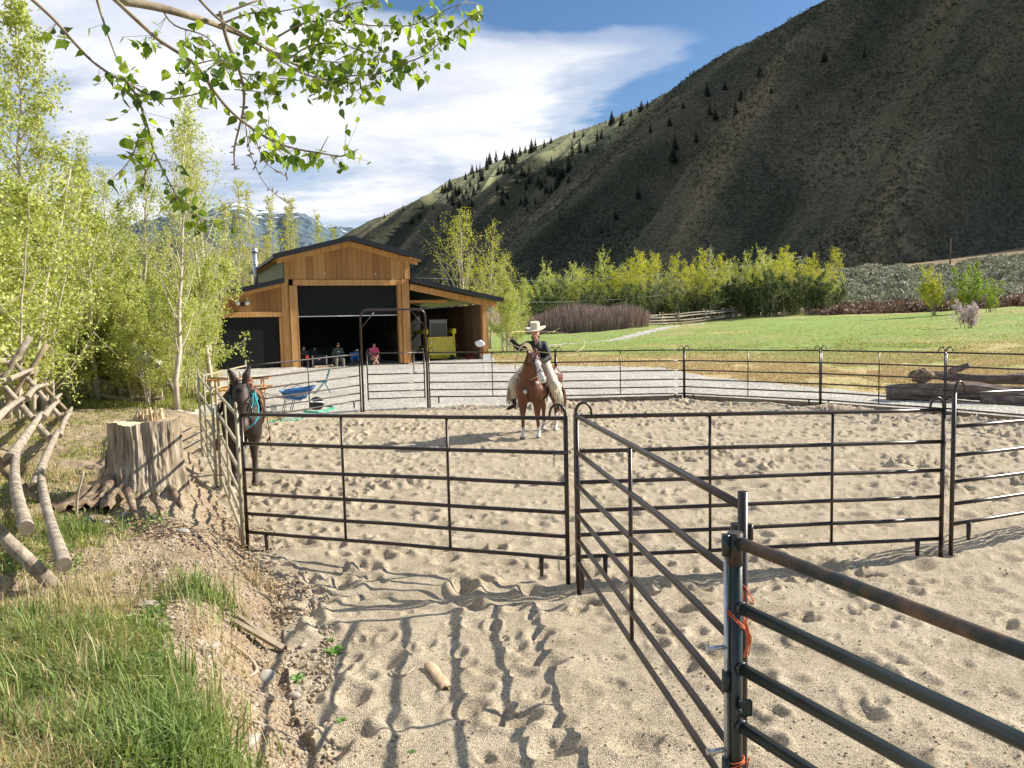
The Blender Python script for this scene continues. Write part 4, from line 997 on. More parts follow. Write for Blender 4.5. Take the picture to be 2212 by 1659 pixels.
jack = M('black_jacket', [(.010, .011, .014), (.022, .023, .028)], 6, .62, .5, 22, bdist=.02)
chaps = M('cream_chaps', [(.52, .46, .36), (.66, .60, .48), (.48, .42, .32)], 4, .8, .4, 18, bdist=.02)
denim = M('dark_trousers', [(.02, .025, .035), (.035, .04, .055)], 8, .8)
hatm = M('cream_felt', [(.66, .58, .44), (.74, .66, .52)], 8, .75)
ropem = M('rope', [(.50, .40, .22), (.66, .55, .34)], 40, .7)
J = dict(foot=(.5, 16.3, .55), pelvis=HW(-.05, 0, 1.52), chest=D(1158, 753, 16.27), neck=D(1157, 735.5, 16.2), head=D(1156, 720.5, 16.12),
         shR=D(1140, 745, 16.22), elR=D(1121, 752.5, 16.02), wrR=D(1105.5, 737, 15.92), haR=D(1102.5, 722, 15.9), pnR=Vector((.8, -.3, -.3)),
         shL=D(1175, 745, 16.30), elL=D(1186, 772, 16.12), wrL=D(1166, 783, 15.92), haL=D(1155, 786, 15.88), pnL=Vector((0, -.6, -.6)),
         hipR=HW(-.02, -.16, 1.50), knR=HW(.28, -.44, 1.14), anR=HW(.10, -.50, .66), toR=HW(.27, -.56, .60),
         hipL=HW(-.02, .16, 1.50), knL=HW(.24, .44, 1.12), anL=HW(.06, .49, .68), toL=HW(.22, .54, .62))
rf = Vector((-.10, -1, -.22))
rt_, rb, torso, arms, legs, infl, J, rot = person('rider in a cream hat, black jacket and fringed cream chaps swinging a rope loop', J, {}, rf)
jk = infl(torso[:5], .022)+infl(arms, .024)+[('c', J['pelvis']+up*.08, .19, J['pelvis']-up*.06, .20)]
blobpart('jacket', jk, .016, jack, rt_, it=4)
m = MB(); nn = J['neck']
for k in range(2):
    m.tube([nn+Vector((.075*math.sin(a), -.075*math.cos(a)-.0, .035+.03*k+.035*(1-math.cos(a))*.5)) for a in [R(35+i*20) for i in range(15)]], .020, 6)
m.build('collar', jack, rt_)
m = MB(); c0 = nn+Vector((0, -.085, .02)); m.tube([c0+Vector((-.02, .0, .02)), c0+Vector((-.005, -.03, -.10))], .012, 5); m.tube([c0+Vector((.05, .02, .04)), c0+Vector((0.0, -.035, -.10))], .014, 5); m.build('collar_lining', M('pink_lining', [(.42, .26, .24), (.5, .32, .3)], 9, .8), rt_)
blobpart('trousers', infl(legs, .008)+[('s', J['pelvis'], .16)], .018, denim, rt_, it=3)
for q, s in (('R', -1), ('L', 1)):
    hp, kn, an = J['hip'+q], J['kn'+q], J['an'+q]; ob = HW(0, s, 0)-HW(0, 0, 0)
    blobpart('chaps_leg', [('c', hp+up*.02, .135, kn, .115), ('c', kn, .115, kn.lerp(an, .5)+ob*.03, .115), ('s', kn-up*.06-HF*.10+ob*.02, .13)], .018, chaps, rt_, it=6)
    m = MB(); random.seed(5)
    for k in range(110):
        u = random.uniform(-.16, .20); b = kn.lerp(an, .35+random.uniform(-.1, .1))-HF*(u-.02)+ob*(.09*math.cos(u*6))+up*(.05-.2*abs(u))
        e = b-up*random.uniform(.18, .34)-HF*random.uniform(-.02, .10)+ob*random.uniform(-.02, .06)
        m.tube([b, b.lerp(e, .5)+ob*.012, e], [.007, .006, .003], 4, caps=False)
    m.build('fringe', rawhide, rt_)
    an2 = J['an'+q]; to = J['to'+q]
    blobpart('boot', [('c', an2+up*.16, .056, an2, .048), ('c', an2-up*.02, .050, to, .040), ('s', an2-up*.05-HF*.03, .036), ('c', to, .040, to+(to-an2).normalized()*.05, .022)], .012, black, rt_, it=3)
# hat
t = rt_; hc = D(1156, 711.5, 16.1); hx = Matrix.Rotation(R(10), 3, 'X') @ Matrix.Rotation(R(-3), 3, 'Y')
m = MB(); n = 36; rings = []
prof = [(.082, .155, 0), (.092, .160, 0), (.097, .13, 0), (.100, .03, 0), (.106, .0, 0), (.17, -.004, .3), (.222, .0, 1), (.224, .008, 1), (.17, .006, .3), (.104, .012, 0)]
V = []
for r, z, c in prof:
    for k in range(n):
        a = 2*math.pi*k/n; ex = abs(math.cos(a))**2*c*.045
        V.append(hc+hx@Vector((r*math.cos(a)*1.0, r*math.sin(a)*(1.08 if r > .12 else 1.12), z+ex)))
m.add(V, [(i*n+k, i*n+(k+1) % n, (i+1)*n+(k+1) % n, (i+1)*n+k) for i in range(len(prof)-1) for k in range(n)])
m.add([hc+hx@Vector((r*math.cos(a), r*math.sin(a)*1.12, z)) for r, z in ((.083, .155), (.04, .145), (.0, .143)) for a in [2*math.pi*k/n for k in range(n)]], [(i*n+k, i*n+(k+1) % n, (i+1)*n+(k+1) % n, (i+1)*n+k) for i in range(2) for k in range(n)])
hat = m.build('hat', hatm, rt_)
face_bits(rt_, J['head'], rf, body=rb)
# lasso
t = thing('lasso', 'pale rope lasso swung in a wide loop by the mounted rider', 'rope', D(1104, 730, 15.9))
z1 = lambda u, v: ((1800+u/2.553)/1.8227, (1150+v/2.553)/1.8227)
z2 = lambda u, v: ((2000+u/7.373)/1.8227, (1250+v/7.373)/1.8227)
lpz = [(z2(75, 470), 15.9), (z2(130, 430), 16.1), (z2(250, 410), 16.5), (z2(420, 408), 16.8), (z2(650, 410), 17.0), (z2(950, 412), 17.0), (z2(1250, 415), 16.9), (z2(1500, 450), 16.7), (z2(1800, 480), 16.4),
       (z1(1230, 450), 16.0), (z1(1262, 473), 15.8), (z1(1282, 505), 15.6), (z1(1275, 545), 15.4), (z1(1245, 580), 15.3), (z1(1200, 602), 15.2), (z1(1140, 617), 15.2), (z1(1050, 622), 15.3), (z1(950, 615), 15.4),
       (z1(850, 605), 15.5), (z1(760, 592), 15.6), (z1(700, 578), 15.6), (z1(640, 563), 15.6), (z1(565, 535), 15.7), (z1(525, 500), 15.8), (z2(15, 640), 15.85), (z2(30, 560), 15.9), (z2(75, 490), 15.9)]
m = MB(); m.tube([D(*p, Y) for p, Y in lpz], .0085, 6); m.build('loop', ropem, t)
m = MB(); hd = [D(*z2(1250, 415), 16.9), D(*z2(1290, 425), 16.88), D(*z2(1370, 415), 16.86)]
m.tube(hd, .018, 6)
m.tube([hd[0], D(*z2(1380, 370), 16.8), D(*z2(1500, 310), 16.7)], .006, 5); m.tube([hd[0], D(*z2(1180, 470), 16.9), D(*z2(1160, 560), 16.9)], .007, 5); m.tube([hd[0], D(*z2(1100, 478), 17.), D(*z2(1000, 465), 17.)], .007, 5)
m.build('honda_knot', ropem, t)
m = MB(); cc = D(*z1(655, 700), 15.75)
for k in range(5):
    rx = .13+.012*k; rz = .33+.012*k
    m.tube([cc+Vector((rx*math.cos(a)+.01*k+.05*math.sin(a), .02*k, rz*math.sin(a))) for a in [i*2*math.pi/22 for i in range(23)]], .009, 5, caps=False)
m.build('coil', ropem, t)
# mecate rope tail hanging by the left stirrup
m = MB(); m.tube([HW(.02, .46, .70), HW(-.02, .47, .45), D(1164, 925, 16.1)], .008, 5); tag(m.build('rope_end', M('mohair', [(.10, .07, .05), (.2, .15, .1)], 60, .9)), 'dark twisted rope end hanging to the sand beside the horse', 'rope')

# --- people in the barn
FB = -BV   # facing out of the barn
def seated(label, u, v, shirt, pants, shoes, face=FB, lean=0, cross=False, hair=None, bare=False, k=1., cap=False, beard=False, z0=.05):
    l = Vector((-FB.y, FB.x, 0)); b0 = B(u, v, z0)
    def Q(x, y, z): return b0+FB*x*k+l*y*k+up*z*k
    J = dict(foot=b0, pelvis=Q(0, 0, .52), chest=Q(.02+lean, 0, .88), neck=Q(.03+lean, 0, 1.08), head=Q(.06+lean, 0, 1.22), k=float(k),
             shR=Q(.02+lean, -.18, 1.03), shL=Q(.02+lean, .18, 1.03), elR=Q(.03, -.27, .76), elL=Q(.03, .27, .76),
             wrR=Q(.24, -.15, .66), wrL=Q(.24, .15, .66), haR=Q(.36, -.10, .62), haL=Q(.36, .10, .62),
             hipR=Q(.0, -.10, .50), hipL=Q(.0, .10, .50), knR=Q(.42, -.17, .50), knL=Q(.42, .17, .50),
             anR=Q(.42, -.19, .09), anL=Q(.42, .19, .09), toR=Q(.58, -.21, .04), toL=Q(.58, .21, .04))
    if cross:
        J.update(knR=Q(.42, -.06, .54), anR=Q(.42, .16, .10), toR=Q(.54, .24, .05), knL=Q(.42, .06, .62), anL=Q(.46, -.14, .26), toL=Q(.58, -.22, .17))
    t, body, torso, arms, legs, infl, J, rot = person(label, J, {}, face)
    blobpart('shirt', infl(torso, .014)+infl([a for i, a in enumerate(arms) if not bare or i % 2 == 0], .013), .016, shirt, t, it=4)
    if bare: blobpart('shorts', [('s', J['pelvis'], .165*k)]+[('c', J['hip'+q], .115*k, J['hip'+q].lerp(J['kn'+q], .45), .10*k) for q in 'RL'], .016, pants, t, it=3)
    else: blobpart('trousers', infl(legs, .018)+[('s', J['pelvis'], .165*k)], .016, pants, t, it=4)
    for q in 'RL': blobpart('shoe', [('c', J['an'+q]-up*.02, .045*k, J['to'+q], .042*k), ('s', J['an'+q]-up*.035-FB*.03, .036*k)], .013, shoes, t, it=2)
    face_bits(t, J['head'], face, hair=hair(J['head']) if hair else None, beard=beard, body=body)
    return t, J
grey_g = M('grey_green_top', [(.055, .07, .06), (.08, .10, .085)], 6, .9); kh = M('khaki_trousers', [(.20, .18, .15), (.28, .25, .21)], 6, .9)
pink = M('pink_shirt', [(.55, .05, .13), (.68, .09, .19)], 6, .8); pinkl = M('pale_shorts', [(.60, .36, .33), (.66, .42, .38)], 6, .8)
brown = M('brown_boots', [(.16, .11, .08), (.24, .17, .12)], 9, .7); dk = M('dark_cloth', [(.03, .03, .035), (.05, .05, .055)], 6, .9)
ora = M('orange_cloth', [(.75, .12, .08), (.85, .18, .12)], 6, .7)
longhair = lambda h: [('s', h-FB*.045-up*.03, .085), ('c', h-FB*.06-up*.02, .06, h-FB*.07-up*.16, .05)]
short = lambda h: []
t1, J1 = seated('seated bearded man in dark cap, grey top and khaki trousers inside the barn doorway', -.62, .55, grey_g, kh, brown, beard=True, k=1.08)
m = MB(); h = J1['head']; l_ = Vector((-FB.y, FB.x, 0))
m.lathe(h+up*.055, [(.112, 0), (.112, .03), (.09, .075), (.0, .09)], 16); m.lathe(h+up*.06+FB*.10, [(.0, .012), (.085, .0), (.085, -.008), (.0, -.006)], 14); cp = m.build('cap', dk, t1)
m = MB()
for s in (-1, 1): m.beam(h+up*.115+FB*.105+l_*(s*.028-.02), h+up*.118+FB*.105+l_*(s*.028+.02), .02, .022)
m.build('sunglasses', white, cp)
m = MB(); m.box(J1['chest']+FB*.155+up*.03, (.09, .01, .05), BA+.3, bev=.004); m.build('shirt_print', white, t1)
t2_, J2 = seated('seated woman in a pink shirt with her legs crossed, right side of the barn doorway', 1.38, .35, pink, pinkl, M('pale_sandals', [(.6, .5, .45), (.7, .6, .55)], 9, .7), cross=True, hair=longhair, bare=True, k=1.04)
t3_, J3 = seated('seated person in dark clothes behind an orange bundle, beside the left door post', -2.45, .9, dk, dk, dk, hair=longhair, k=1.0, face=(FB+l_*.4))
t4_, J4 = seated('person sitting low behind the cooler in dark clothes inside the barn', -1.72, 1.7, dk, dk, dk, hair=short, k=.92)
blobpart('orange_jacket', [('s', J3['wrL']+up*.05+FB*.02, .12, (1, 1, 1.25), None), ('s', J3['wrL']+up*.16, .07)], .02, ora, None, it=3)
o = COL.objects[-1] if False else bpy.data.objects['orange_jacket']; tag(o, 'bright orange bundled jacket on the lap of the person by the left door post', 'jacket')
# chairs
def camp_chair(label, u, v, cloth, frame, face=0.):
    t = thing('camp_chair', label, 'chair', B(u, v, .05), 'folding chairs in the doorway'); l = Vector((-FB.y, FB.x, 0))
    def Q(x, y, z): return B(u, v, .05)+FB*x+l*y+up*z
    m = MB()
    m.add([Q(.25, -.25, .45), Q(.25, .25, .45), Q(0, .25, .40), Q(0, -.25, .40), Q(-.24, -.25, .44), Q(-.24, .25, .44)], [(0, 1, 2, 3), (3, 2, 5, 4)]); m.build('seat', cloth, t)
    m = MB(); m.add([Q(-.24, -.25, .45), Q(-.24, .25, .45), Q(-.33, -.24, .92), Q(-.33, .24, .92), Q(-.26, -.25, .46), Q(-.26, .25, .46), Q(-.35, -.24, .92), Q(-.35, .24, .92)], [(0, 1, 3, 2), (4, 6, 7, 5), (2, 3, 7, 6), (0, 4, 5, 1)]); m.build('backrest', cloth, t)
    m = MB()
    for s in (-1, 1):
        m.tube([Q(.27, s*.28, .0), Q(-.27, s*.27, .46), Q(-.35, s*.25, .95)], .011, 6); m.tube([Q(-.27, s*.28, .0), Q(.27, s*.27, .46), Q(.27, s*.30, .64)], .011, 6)
        m.tube([Q(.27, s*.30, .64), Q(-.28, s*.30, .66)], .014, 6); m.tube([Q(.27, -s*.28, .0), Q(.27, s*.27, .45)], .010, 6)
    m.build('frame', frame, t)
bluec = M('blue_canvas', [(.01, .13, .36), (.02, .19, .46)], 8, .8)
camp_chair('empty bright blue camp chair between the seated man and the woman in pink', .42, .75, bluec, gal)
camp_chair('dark camp chair under the seated bearded man', -.62, .65, dk, gal)
camp_chair('dark camp chair under the woman in pink', 1.38, .45, dk, gal)
camp_chair('dark camp chair under the person by the left door post', -2.45, 1.0, dk, black)
camp_chair('low dark camp chair behind the cooler', -1.72, 1.8, dk, black)
# cooler and its stand, dog
t = thing('cooler', 'dark cooler box on a light metal stand beside the lying dog', 'cooler', B(-1.65, .75, .05))
m = MB(); bbox(m, -1.98, -1.32, .55, .95, .35, .80, bev=.02); m.build('box', dk, t)
m = MB(); bbox(m, -2.0, -1.30, .53, .97, .805, .88, bev=.015); m.build('lid', black, t)
m = MB(); bbox(m, -1.72, -1.62, .535, .548, .60, .72); m.build('label_patch', white, t)
for u in (-2.03, -1.27):
    m = MB(); bbox(m, u-.035, u+.035, .52, .60, .05, .85); m.build('leg', rawhide if u < -2 else gal, t)
dogm = M('tan_dog_coat', [(.30, .20, .12), (.42, .30, .19)], 6, .8); dgw = M('dog_white', [(.55, .5, .42), (.6, .55, .48)], 6, .8)
t = thing('dog', 'tan and white dog lying flat in the barn doorway before the cooler', 'dog', B(-1.55, .12, .05)); 
def DQ(u, v, z): return B(u, v, .05+z)
Pd = [('c', DQ(-1.95, .15, .14), .135, DQ(-1.55, .12, .14), .13), ('c', DQ(-1.55, .12, .14), .13, DQ(-1.32, .08, .15), .11), ('s', DQ(-2.0, .10, .12), .13), ('c', DQ(-1.30, .06, .18), .08, DQ(-1.14, .02, .22), .075),
      ('s', DQ(-1.10, .0, .22), .085), ('c', DQ(-1.08, -.04, .21), .06, DQ(-1.02, -.13, .17), .036), ('c', DQ(-1.35, .0, .08), .05, DQ(-1.10, -.14, .035), .035), ('c', DQ(-1.38, .16, .08), .05, DQ(-1.12, .12, .035), .035), ('c', DQ(-1.10, -.14, .035), .035, DQ(-1.02, -.16, .03), .036),
      ('c', DQ(-1.95, .0, .10), .08, DQ(-1.72, -.10, .05), .05), ('c', DQ(-1.72, -.10, .045), .04, DQ(-1.55, -.13, .03), .035), ('c', DQ(-2.1, .15, .08), .03, DQ(-2.35, .05, .03), .018),
      ('c', DQ(-1.14, .05, .29), .028, DQ(-1.16, .08, .22), .016), ('c', DQ(-1.05, .06, .28), .028, DQ(-1.02, .09, .22), .016)]
cw = np.array(DQ(-1.32, .05, .1))
blobpart('body', Pd, .014, [dogm, dgw], t, lambda q: 1 if np.linalg.norm(q-cw) < .12 else 0, it=4)
for s in (-1, 1):
    m = MB(); m.ball(DQ(-1.085+s*.035, -.075, .245), .011, 5); m.build('eye', eyem, t)
m = MB(); m.ball(DQ(-1.015, -.155, .18), .017, 5); m.build('nose', eyem, t)

# --- skid steer in the open wing
yel = M('worn_yellow', [(.25, .17, .03), (.75, .60, .04), (.85, .72, .05), (.88, .76, .09)], 5, .6, .3, 30, bdist=.004, detail=8)
rustb = M('scraped_bucket', [(.16, .11, .04), (.70, .58, .08), (.78, .66, .10), (.24, .18, .07)], 9, .6, .3, 30, bdist=.004, detail=10)
t = thing('skid_steer', 'worn yellow skid steer loader with raised bucket plate parked in the open wing', 'loader', B(5.7, 1.5, 0))
su = 5.72
m = MB(); bbox(m, su-.80, su+.80, 1.3, 1.36, .62, 1.62, bev=.01); bbox(m, su-.82, su+.82, 1.24, 1.30, .55, .68, bev=.01); bbox(m, su-.80, su+.80, 1.22, 1.30, 1.58, 1.68, bev=.01)
for k in range(9): bbox(m, su-.72+k*.18, su-.70+k*.18, 1.28, 1.305, .68, 1.58)
m.build('bucket_plate', rustb, t)
for s in (-1, 1):
    m = MB(); x = su+s*.88; m.beam(B(x, 1.3, .45), B(x, 1.5, 2.05), .16, .2, bev=.02); m.beam(B(x, 1.5, 2.0), B(x, 4.0, 1.9), .14, .22, bev=.02); bbox(m, x-.1, x+.1, 1.25, 1.6, 1.85, 2.15, bev=.02); m.build('lift_arm', yel, t)
    for v in (1.9, 3.2):
        m = MB(); m.lathe(B(su+s*.80, v, .42), [(0, -.14), (.28, -.14), (.40, -.10), (.42, 0), (.40, .10), (.28, .14), (0, .14)], 20, BR3 @ Matrix.Rotation(R(90), 3, 'Y')); w_ = m.build('wheel', black, t)
m = MB(); bbox(m, su-.66, su+.66, 1.5, 3.9, .35, 1.1, bev=.04); m.build('chassis', yel, t)
m = MB()
for a, b2 in ((-.55, -.49), (.49, .55)): bbox(m, su+a, su+b2, 1.7, 1.76, 1.1, 2.65); bbox(m, su+a, su+b2, 3.1, 3.16, 1.1, 2.65)
bbox(m, su-.58, su+.58, 1.66, 3.2, 2.65, 2.72, bev=.01); bbox(m, su-.48, su+.48, 1.7, 1.76, 2.50, 2.65); m.build('cab_frame', gal2, t)
m = MB(); bbox(m, su-.48, su+.48, 1.72, 1.74, 1.7, 2.5); m.build('cab_glass', M('dark_glass', [(.03, .04, .045), (.04, .05, .055)], 3, .08), t)
m = MB(); bbox(m, su-.40, su+.40, 1.5, 2.2, 1.12, 1.62, bev=.05); m.build('hydraulics', black, t)
m = MB(); bbox(m, su-.66, su-.58, 1.20, 1.22, 1.25, 1.40); m.build('decal', white, t)
# stored things in the open wing: ladder rack, leaning poles, red cans
t = thing('wall_ladder', 'grey metal ladder hung flat on the wall left of the yellow loader', 'ladder', B(3.6, 3, 2.0))
m = MB()
for z in (1.75, 2.35): m.tube([B(3.62, 1.4, z), B(3.62, 4.6, z)], .025, 6)
m.build('rails', gal, t); m = MB()
for k in range(12): m.tube([B(3.62, 1.5+k*.27, 1.75), B(3.62, 1.5+k*.27, 2.35)], .016, 5)
m.build('rungs', gal2, t)
LPO = []
for k in range(9):
    m = MB(); u = 7.0+.11*k; m.tube([B(u+.1, 3.4, .02), B(u+random.uniform(-.25, .1), 6.0, random.uniform(1.9, 2.7))], .022, 6)
    LPO.append(tag(m.build('leaning_pole', timber), 'thin wooden pole leaning in the dark open wing, '+['leftmost', 'second', 'third', 'fourth', 'fifth', 'sixth', 'seventh', 'eighth', 'ninth'][k]+' from left', 'pole', 'poles leaning in the open wing'))
redc = M('red_plastic', [(.40, .03, .03), (.5, .05, .04)], 6, .5)
for k, (u, s_) in enumerate(((7.25, .20), (7.62, .24))):
    m = MB(); c = B(u, 1.2, 0); m.box(c+up*s_, (s_*1.3, s_, s_*1.9), BR3, bev=.03); m.tube([c+up*s_*1.9, c+up*(s_*1.9+.08)], .03, 8); tag(m.build('fuel_can', redc), ('smaller' if k == 0 else 'larger')+' red fuel can on the ground in the open wing', 'fuel can')
# wheels and hoops hanging inside the centre bay on the right
for k, v in enumerate((3.0, 4.3)):
    m = MB(); c = B(3.38, v, 3.1-.55); mm = BR3 @ Matrix.Rotation(R(90), 3, 'Y')
    m.lathe(c, [(.42, -.02), (.50, -.02), (.50, .02), (.42, .02), (.42, -.02)], 20, mm)
    for q in range(6): a = q*math.pi/6; m.tube([c+mm@Vector((.43*math.cos(a), .43*math.sin(a), 0)), c-mm@Vector((.43*math.cos(a), .43*math.sin(a), 0))], .014, 5)
    tag(m.build('wagon_wheel', dleather), ('nearer' if k == 0 else 'farther')+' dark round wheel hung on the right inner wall of the centre bay', 'wheel')
m = MB(); bbox(m, -2.6, -1.0, 11.2, 12.6, .05, 2.2, bev=.02); bbox(m, -.4, 1.5, 11.9, 12.7, .05, 1.0, bev=.02); tag(m.build('storage_cabinet', wallg), 'dim cabinet against the back wall of the centre bay', 'cabinet')

# --- yard objects
def gp(x, y):  # ground point under pixel by marching
    z = 0.
    for _ in range(8): p = G(x, y, z); z = ground_z(p.x, p.y)
    return Vector((p.x, p.y, z))
blue = M('blue_barrow', [(.015, .09, .28), (.025, .14, .40), (.05, .19, .46)], 4, .4, detail=8)
wood = M('pale_handle', [(.62, .50, .28), (.72, .60, .36)], 5, .6)
c = gp(640, 889); c.z = 0
t = thing('wheelbarrow', 'blue steel wheelbarrow with white lettering standing behind the sloping panel', 'wheelbarrow', c)
fw = Vector((.93, .36, 0)).normalized(); sd2 = Vector((-fw.y, fw.x, 0)); W2 = lambda x, y, z: c+fw*x+sd2*y+up*z
m = MB(); topr = [(.50, .0), (.46, .25), (.25, .33), (-.30, .31), (-.42, .24), (-.44, 0)]; topr = topr+[(x, -y) for x, y in topr[-2:0:-1]]
zt_ = lambda x: .62+.10*max(0, x)/.5; nb_ = len(topr)
Vt = [W2(x*1.08+.03, y*1.05, zt_(x)) for x, y in topr]+[W2(x*.55-.02, y*.62, .36) for x, y in topr]
Vi = [W2(x*1.05+.03, y*1.01, zt_(x)) for x, y in topr]+[W2(x*.53-.02, y*.60, .375) for x, y in topr]
fs = [(i, (i+1) % nb_, nb_+(i+1) % nb_, nb_+i) for i in range(nb_)]+[tuple(range(nb_, 2*nb_))]
m.add(Vt, fs, smooth=False); m.add(Vi, [q[::-1] for q in fs]+[], smooth=False)
m.tube(Vt[:nb_]+[Vt[0]], .014, 6, caps=False); tray = m.build('tray', blue, t)
for s in (-1, 1):
    m = MB(); m.tube([W2(-.95, s*.30, .60), W2(-.35, s*.24, .42), W2(.45, s*.10, .27)], .019, 6); m.build('handle', wood if s > 0 else white, t)
    m = MB(); m.tube([W2(-.28, s*.22, .36), W2(-.36, s*.25, .02), W2(-.15, s*.25, .02), W2(-.05, s*.2, .34)], .013, 6); m.build('leg', black, t)
m = MB(); m.lathe(W2(.58, 0, .20), [(.10, -.03), (.17, -.045), (.20, -.03), (.205, 0), (.20, .03), (.17, .045), (.10, .03), (.0, .03), (0, -.03), (.10, -.03)], 20, Matrix((fw, up, sd2)).transposed()); m.build('wheel', black, t)
m = MB(); m.tube([W2(.45, -.09, .27), W2(.78, -.08, .24)], .02, 6); m.tube([W2(.45, .09, .27), W2(.78, .08, .24)], .02, 6); m.build('fork', white, t)
# lettering, built from strokes on the near side of the tray
font = {'T': [(0, 1, 1, 1), (.5, 1, .5, 0)], 'R': [(0, 0, 0, 1), (0, 1, .9, 1), (.9, 1, .9, .5), (.9, .5, 0, .5), (.4, .5, 1, 0)], 'U': [(0, 1, 0, 0), (0, 0, 1, 0), (1, 0, 1, 1)],
        'P': [(0, 0, 0, 1), (0, 1, .9, 1), (.9, 1, .9, .5), (.9, .5, 0, .5)], 'E': [(0, 0, 0, 1), (0, 1, 1, 1), (0, .5, .8, .5), (0, 0, 1, 0)]}
m = MB(); a0 = W2(.25*1.08+.03, -.33*1.05, zt_(.25)); a1 = W2(-.30*1.08+.03, -.31*1.05, zt_(-.3)); b0 = W2(.25*.55-.02, -.33*.62, .36)
ex = (a0-a1).normalized(); ey = (a0-b0); ey = (ey-ex*ey.dot(ex)).normalized(); nrm = ey.cross(ex).normalized(); nrm = nrm if nrm.y < 0 else -nrm
s0 = a1+ex*.22-ey*.20+nrm*.008
for i, ch in enumerate('TRUPER'):
    for x0, y0, x1, y1 in font[ch]:
        p = s0+ex*(i*.066+x0*.045)+ey*y0*.075; q = s0+ex*(i*.066+x1*.045)+ey*y1*.075
        m.beam(p-(q-p).normalized()*.005, q+(q-p).normalized()*.005, .014, .012)
m.build('lettering', white, tray)
m = MB(); m.tube([W2(-.30, .05, .70), W2(-.1, .0, .82), W2(.1, -.05, .76), W2(.18, -.08, .66)], .01, 5)
for k in range(5): m.tube([W2(-.3+.07*k, .2, .6+.03*k), W2(-.25+.07*k, -.2, .62+.03*k)], .008, 4)
tag(m.build('wire_basket', black), 'small black wire basket lying inside the blue wheelbarrow', 'basket')
m = MB(); c5 = gp(592, 893); m.lathe(c5, [(0, 0), (.065, 0), (.085, .25), (.078, .25), (.06, .01), (0, .01)], 16); tag(m.build('white_bucket', white), 'small white bucket on the ground left of the wheelbarrow legs', 'bucket')
# picnic table
c = gp(520, 868); c.z = ground_z(c.x, c.y); ptz = c.z
t = thing('picnic_table', 'orange-brown wooden picnic table behind the dark mule', 'picnic table', c)
ax = Vector((.98, .18, 0)).normalized(); ay = Vector((-ax.y, ax.x, 0)); W3 = lambda x, y, z: c+ax*x+ay*y+up*z
pm = Matrix((ax, ay, up)).transposed()
m = MB()
for k in range(5): m.box(W3(0, -.31+k*.155, .76), (1.95, .14, .045), pm, bev=.006)
m.build('table_top', timber, t)
for s in (-1, 1):
    m = MB()
    for k in range(2): m.box(W3(0, s*(.66+.13*k), .44), (1.9, .12, .045), pm, bev=.006)
    m.build('bench', timber, t)
    for q in (-1, 1):
        m = MB(); m.beam(W3(s*.72, q*.22, .74), W3(s*.72, q*.62, .0), .045, .10, bev=.005); m.build('leg', timber, t)
    m = MB(); m.beam(W3(s*.76, -.75, .40), W3(s*.76, .75, .40), .045, .10); m.build('cross_brace', timber, t)
m = MB(); m.tube([W3(-.9, -.1, .815), W3(-.2, -.2, .82)], .035, 8); m.box(W3(-.45, .05, .80), (.55, .2, .03), pm); tag(m.build('folded_towel', rawhide), 'pale folded cloth lying on the picnic table', 'cloth')
m = MB(); m.lathe(W3(.05, -.1, .785), [(.0, 0), (.04, 0), (.04, .14), (.028, .17), (.028, .2), (0, .2)], 12); tag(m.build('bottle', gal), 'small clear bottle standing on the picnic table', 'bottle')
# blue folding chair
tl = M('teal_metal', [(.0, .17, .27), (.01, .22, .34)], 8, .4)
c = gp(697, 851); t = thing('folding_chair', 'turquoise metal folding chair standing empty on the gravel yard', 'chair', c)
fx = Vector((-.95, -.30, 0)).normalized(); fy = Vector((-fx.y, fx.x, 0)); W4 = lambda x, y, z: c+fx*x+fy*y+up*z
m = MB(); m.box(W4(.02, 0, .44), (.40, .40, .03), Matrix((fx, fy, up)).transposed(), bev=.008); m.build('seat', tl, t)
m = MB(); m.add([W4(-.19, -.2, .62), W4(-.19, .2, .62), W4(-.27, .2, .86), W4(-.27, -.2, .86), W4(-.21, -.2, .62), W4(-.21, .2, .62), W4(-.29, .2, .86), W4(-.29, -.2, .86)], [(0, 1, 2, 3), (7, 6, 5, 4), (3, 2, 6, 7), (0, 4, 5, 1), (0, 3, 7, 4), (1, 5, 6, 2)], smooth=False); m.build('backrest', tl, t)
for s in (-1, 1):
    m = MB(); m.tube([W4(.30, s*.21, 0), W4(-.15, s*.21, .5), W4(-.28, s*.21, .88)], .013, 6); m.build('leg', tl, t)
    m = MB(); m.tube([W4(-.28, s*.19, 0), W4(-.08, s*.19, .44), W4(.0, s*.19, .45)], .013, 6); m.build('leg', tl, t)
m = MB(); m.tube([W4(.24, -.21, .07), W4(.24, .21, .07)], .01, 5); m.build('cross_bar', tl, t)
# hoses
hose = M('green_hose', [(.02, .30, .17), (.04, .42, .25)], 10, .35)
def onG(pts, dz=.015): return [gp(x, y)+up*dz for x, y in pts]
def smooth_path(p, n=4):
    out = []
    for i in range(len(p)-1):
        a, b, c_, d = p[max(i-1, 0)], p[i], p[i+1], p[min(i+2, len(p)-1)]
        for k in range(n):
            t = k/n; out.append(.5*((2*b)+(c_-a)*t+(2*a-5*b+4*c_-d)*t*t+(3*b-a-3*c_+d)*t**3))
    return out+[p[-1]]
for i, pts in enumerate(([(555, 925), (580, 912), (620, 905), (660, 897), (700, 888), (735, 884)], [(560, 928), (590, 918), (640, 908), (690, 893), (712, 887)], [(585, 915), (600, 908), (640, 900), (672, 889)])):
    m = MB(); m.tube(smooth_path(onG(pts)), .014, 6); tag(m.build('garden_hose', hose), ['longest green hose strand lying on sand behind the mule', 'green hose strand lying nearest the mule feet', 'short upper green hose strand below the wheelbarrow'][i], 'hose')
m = MB(); c = gp(690, 886)
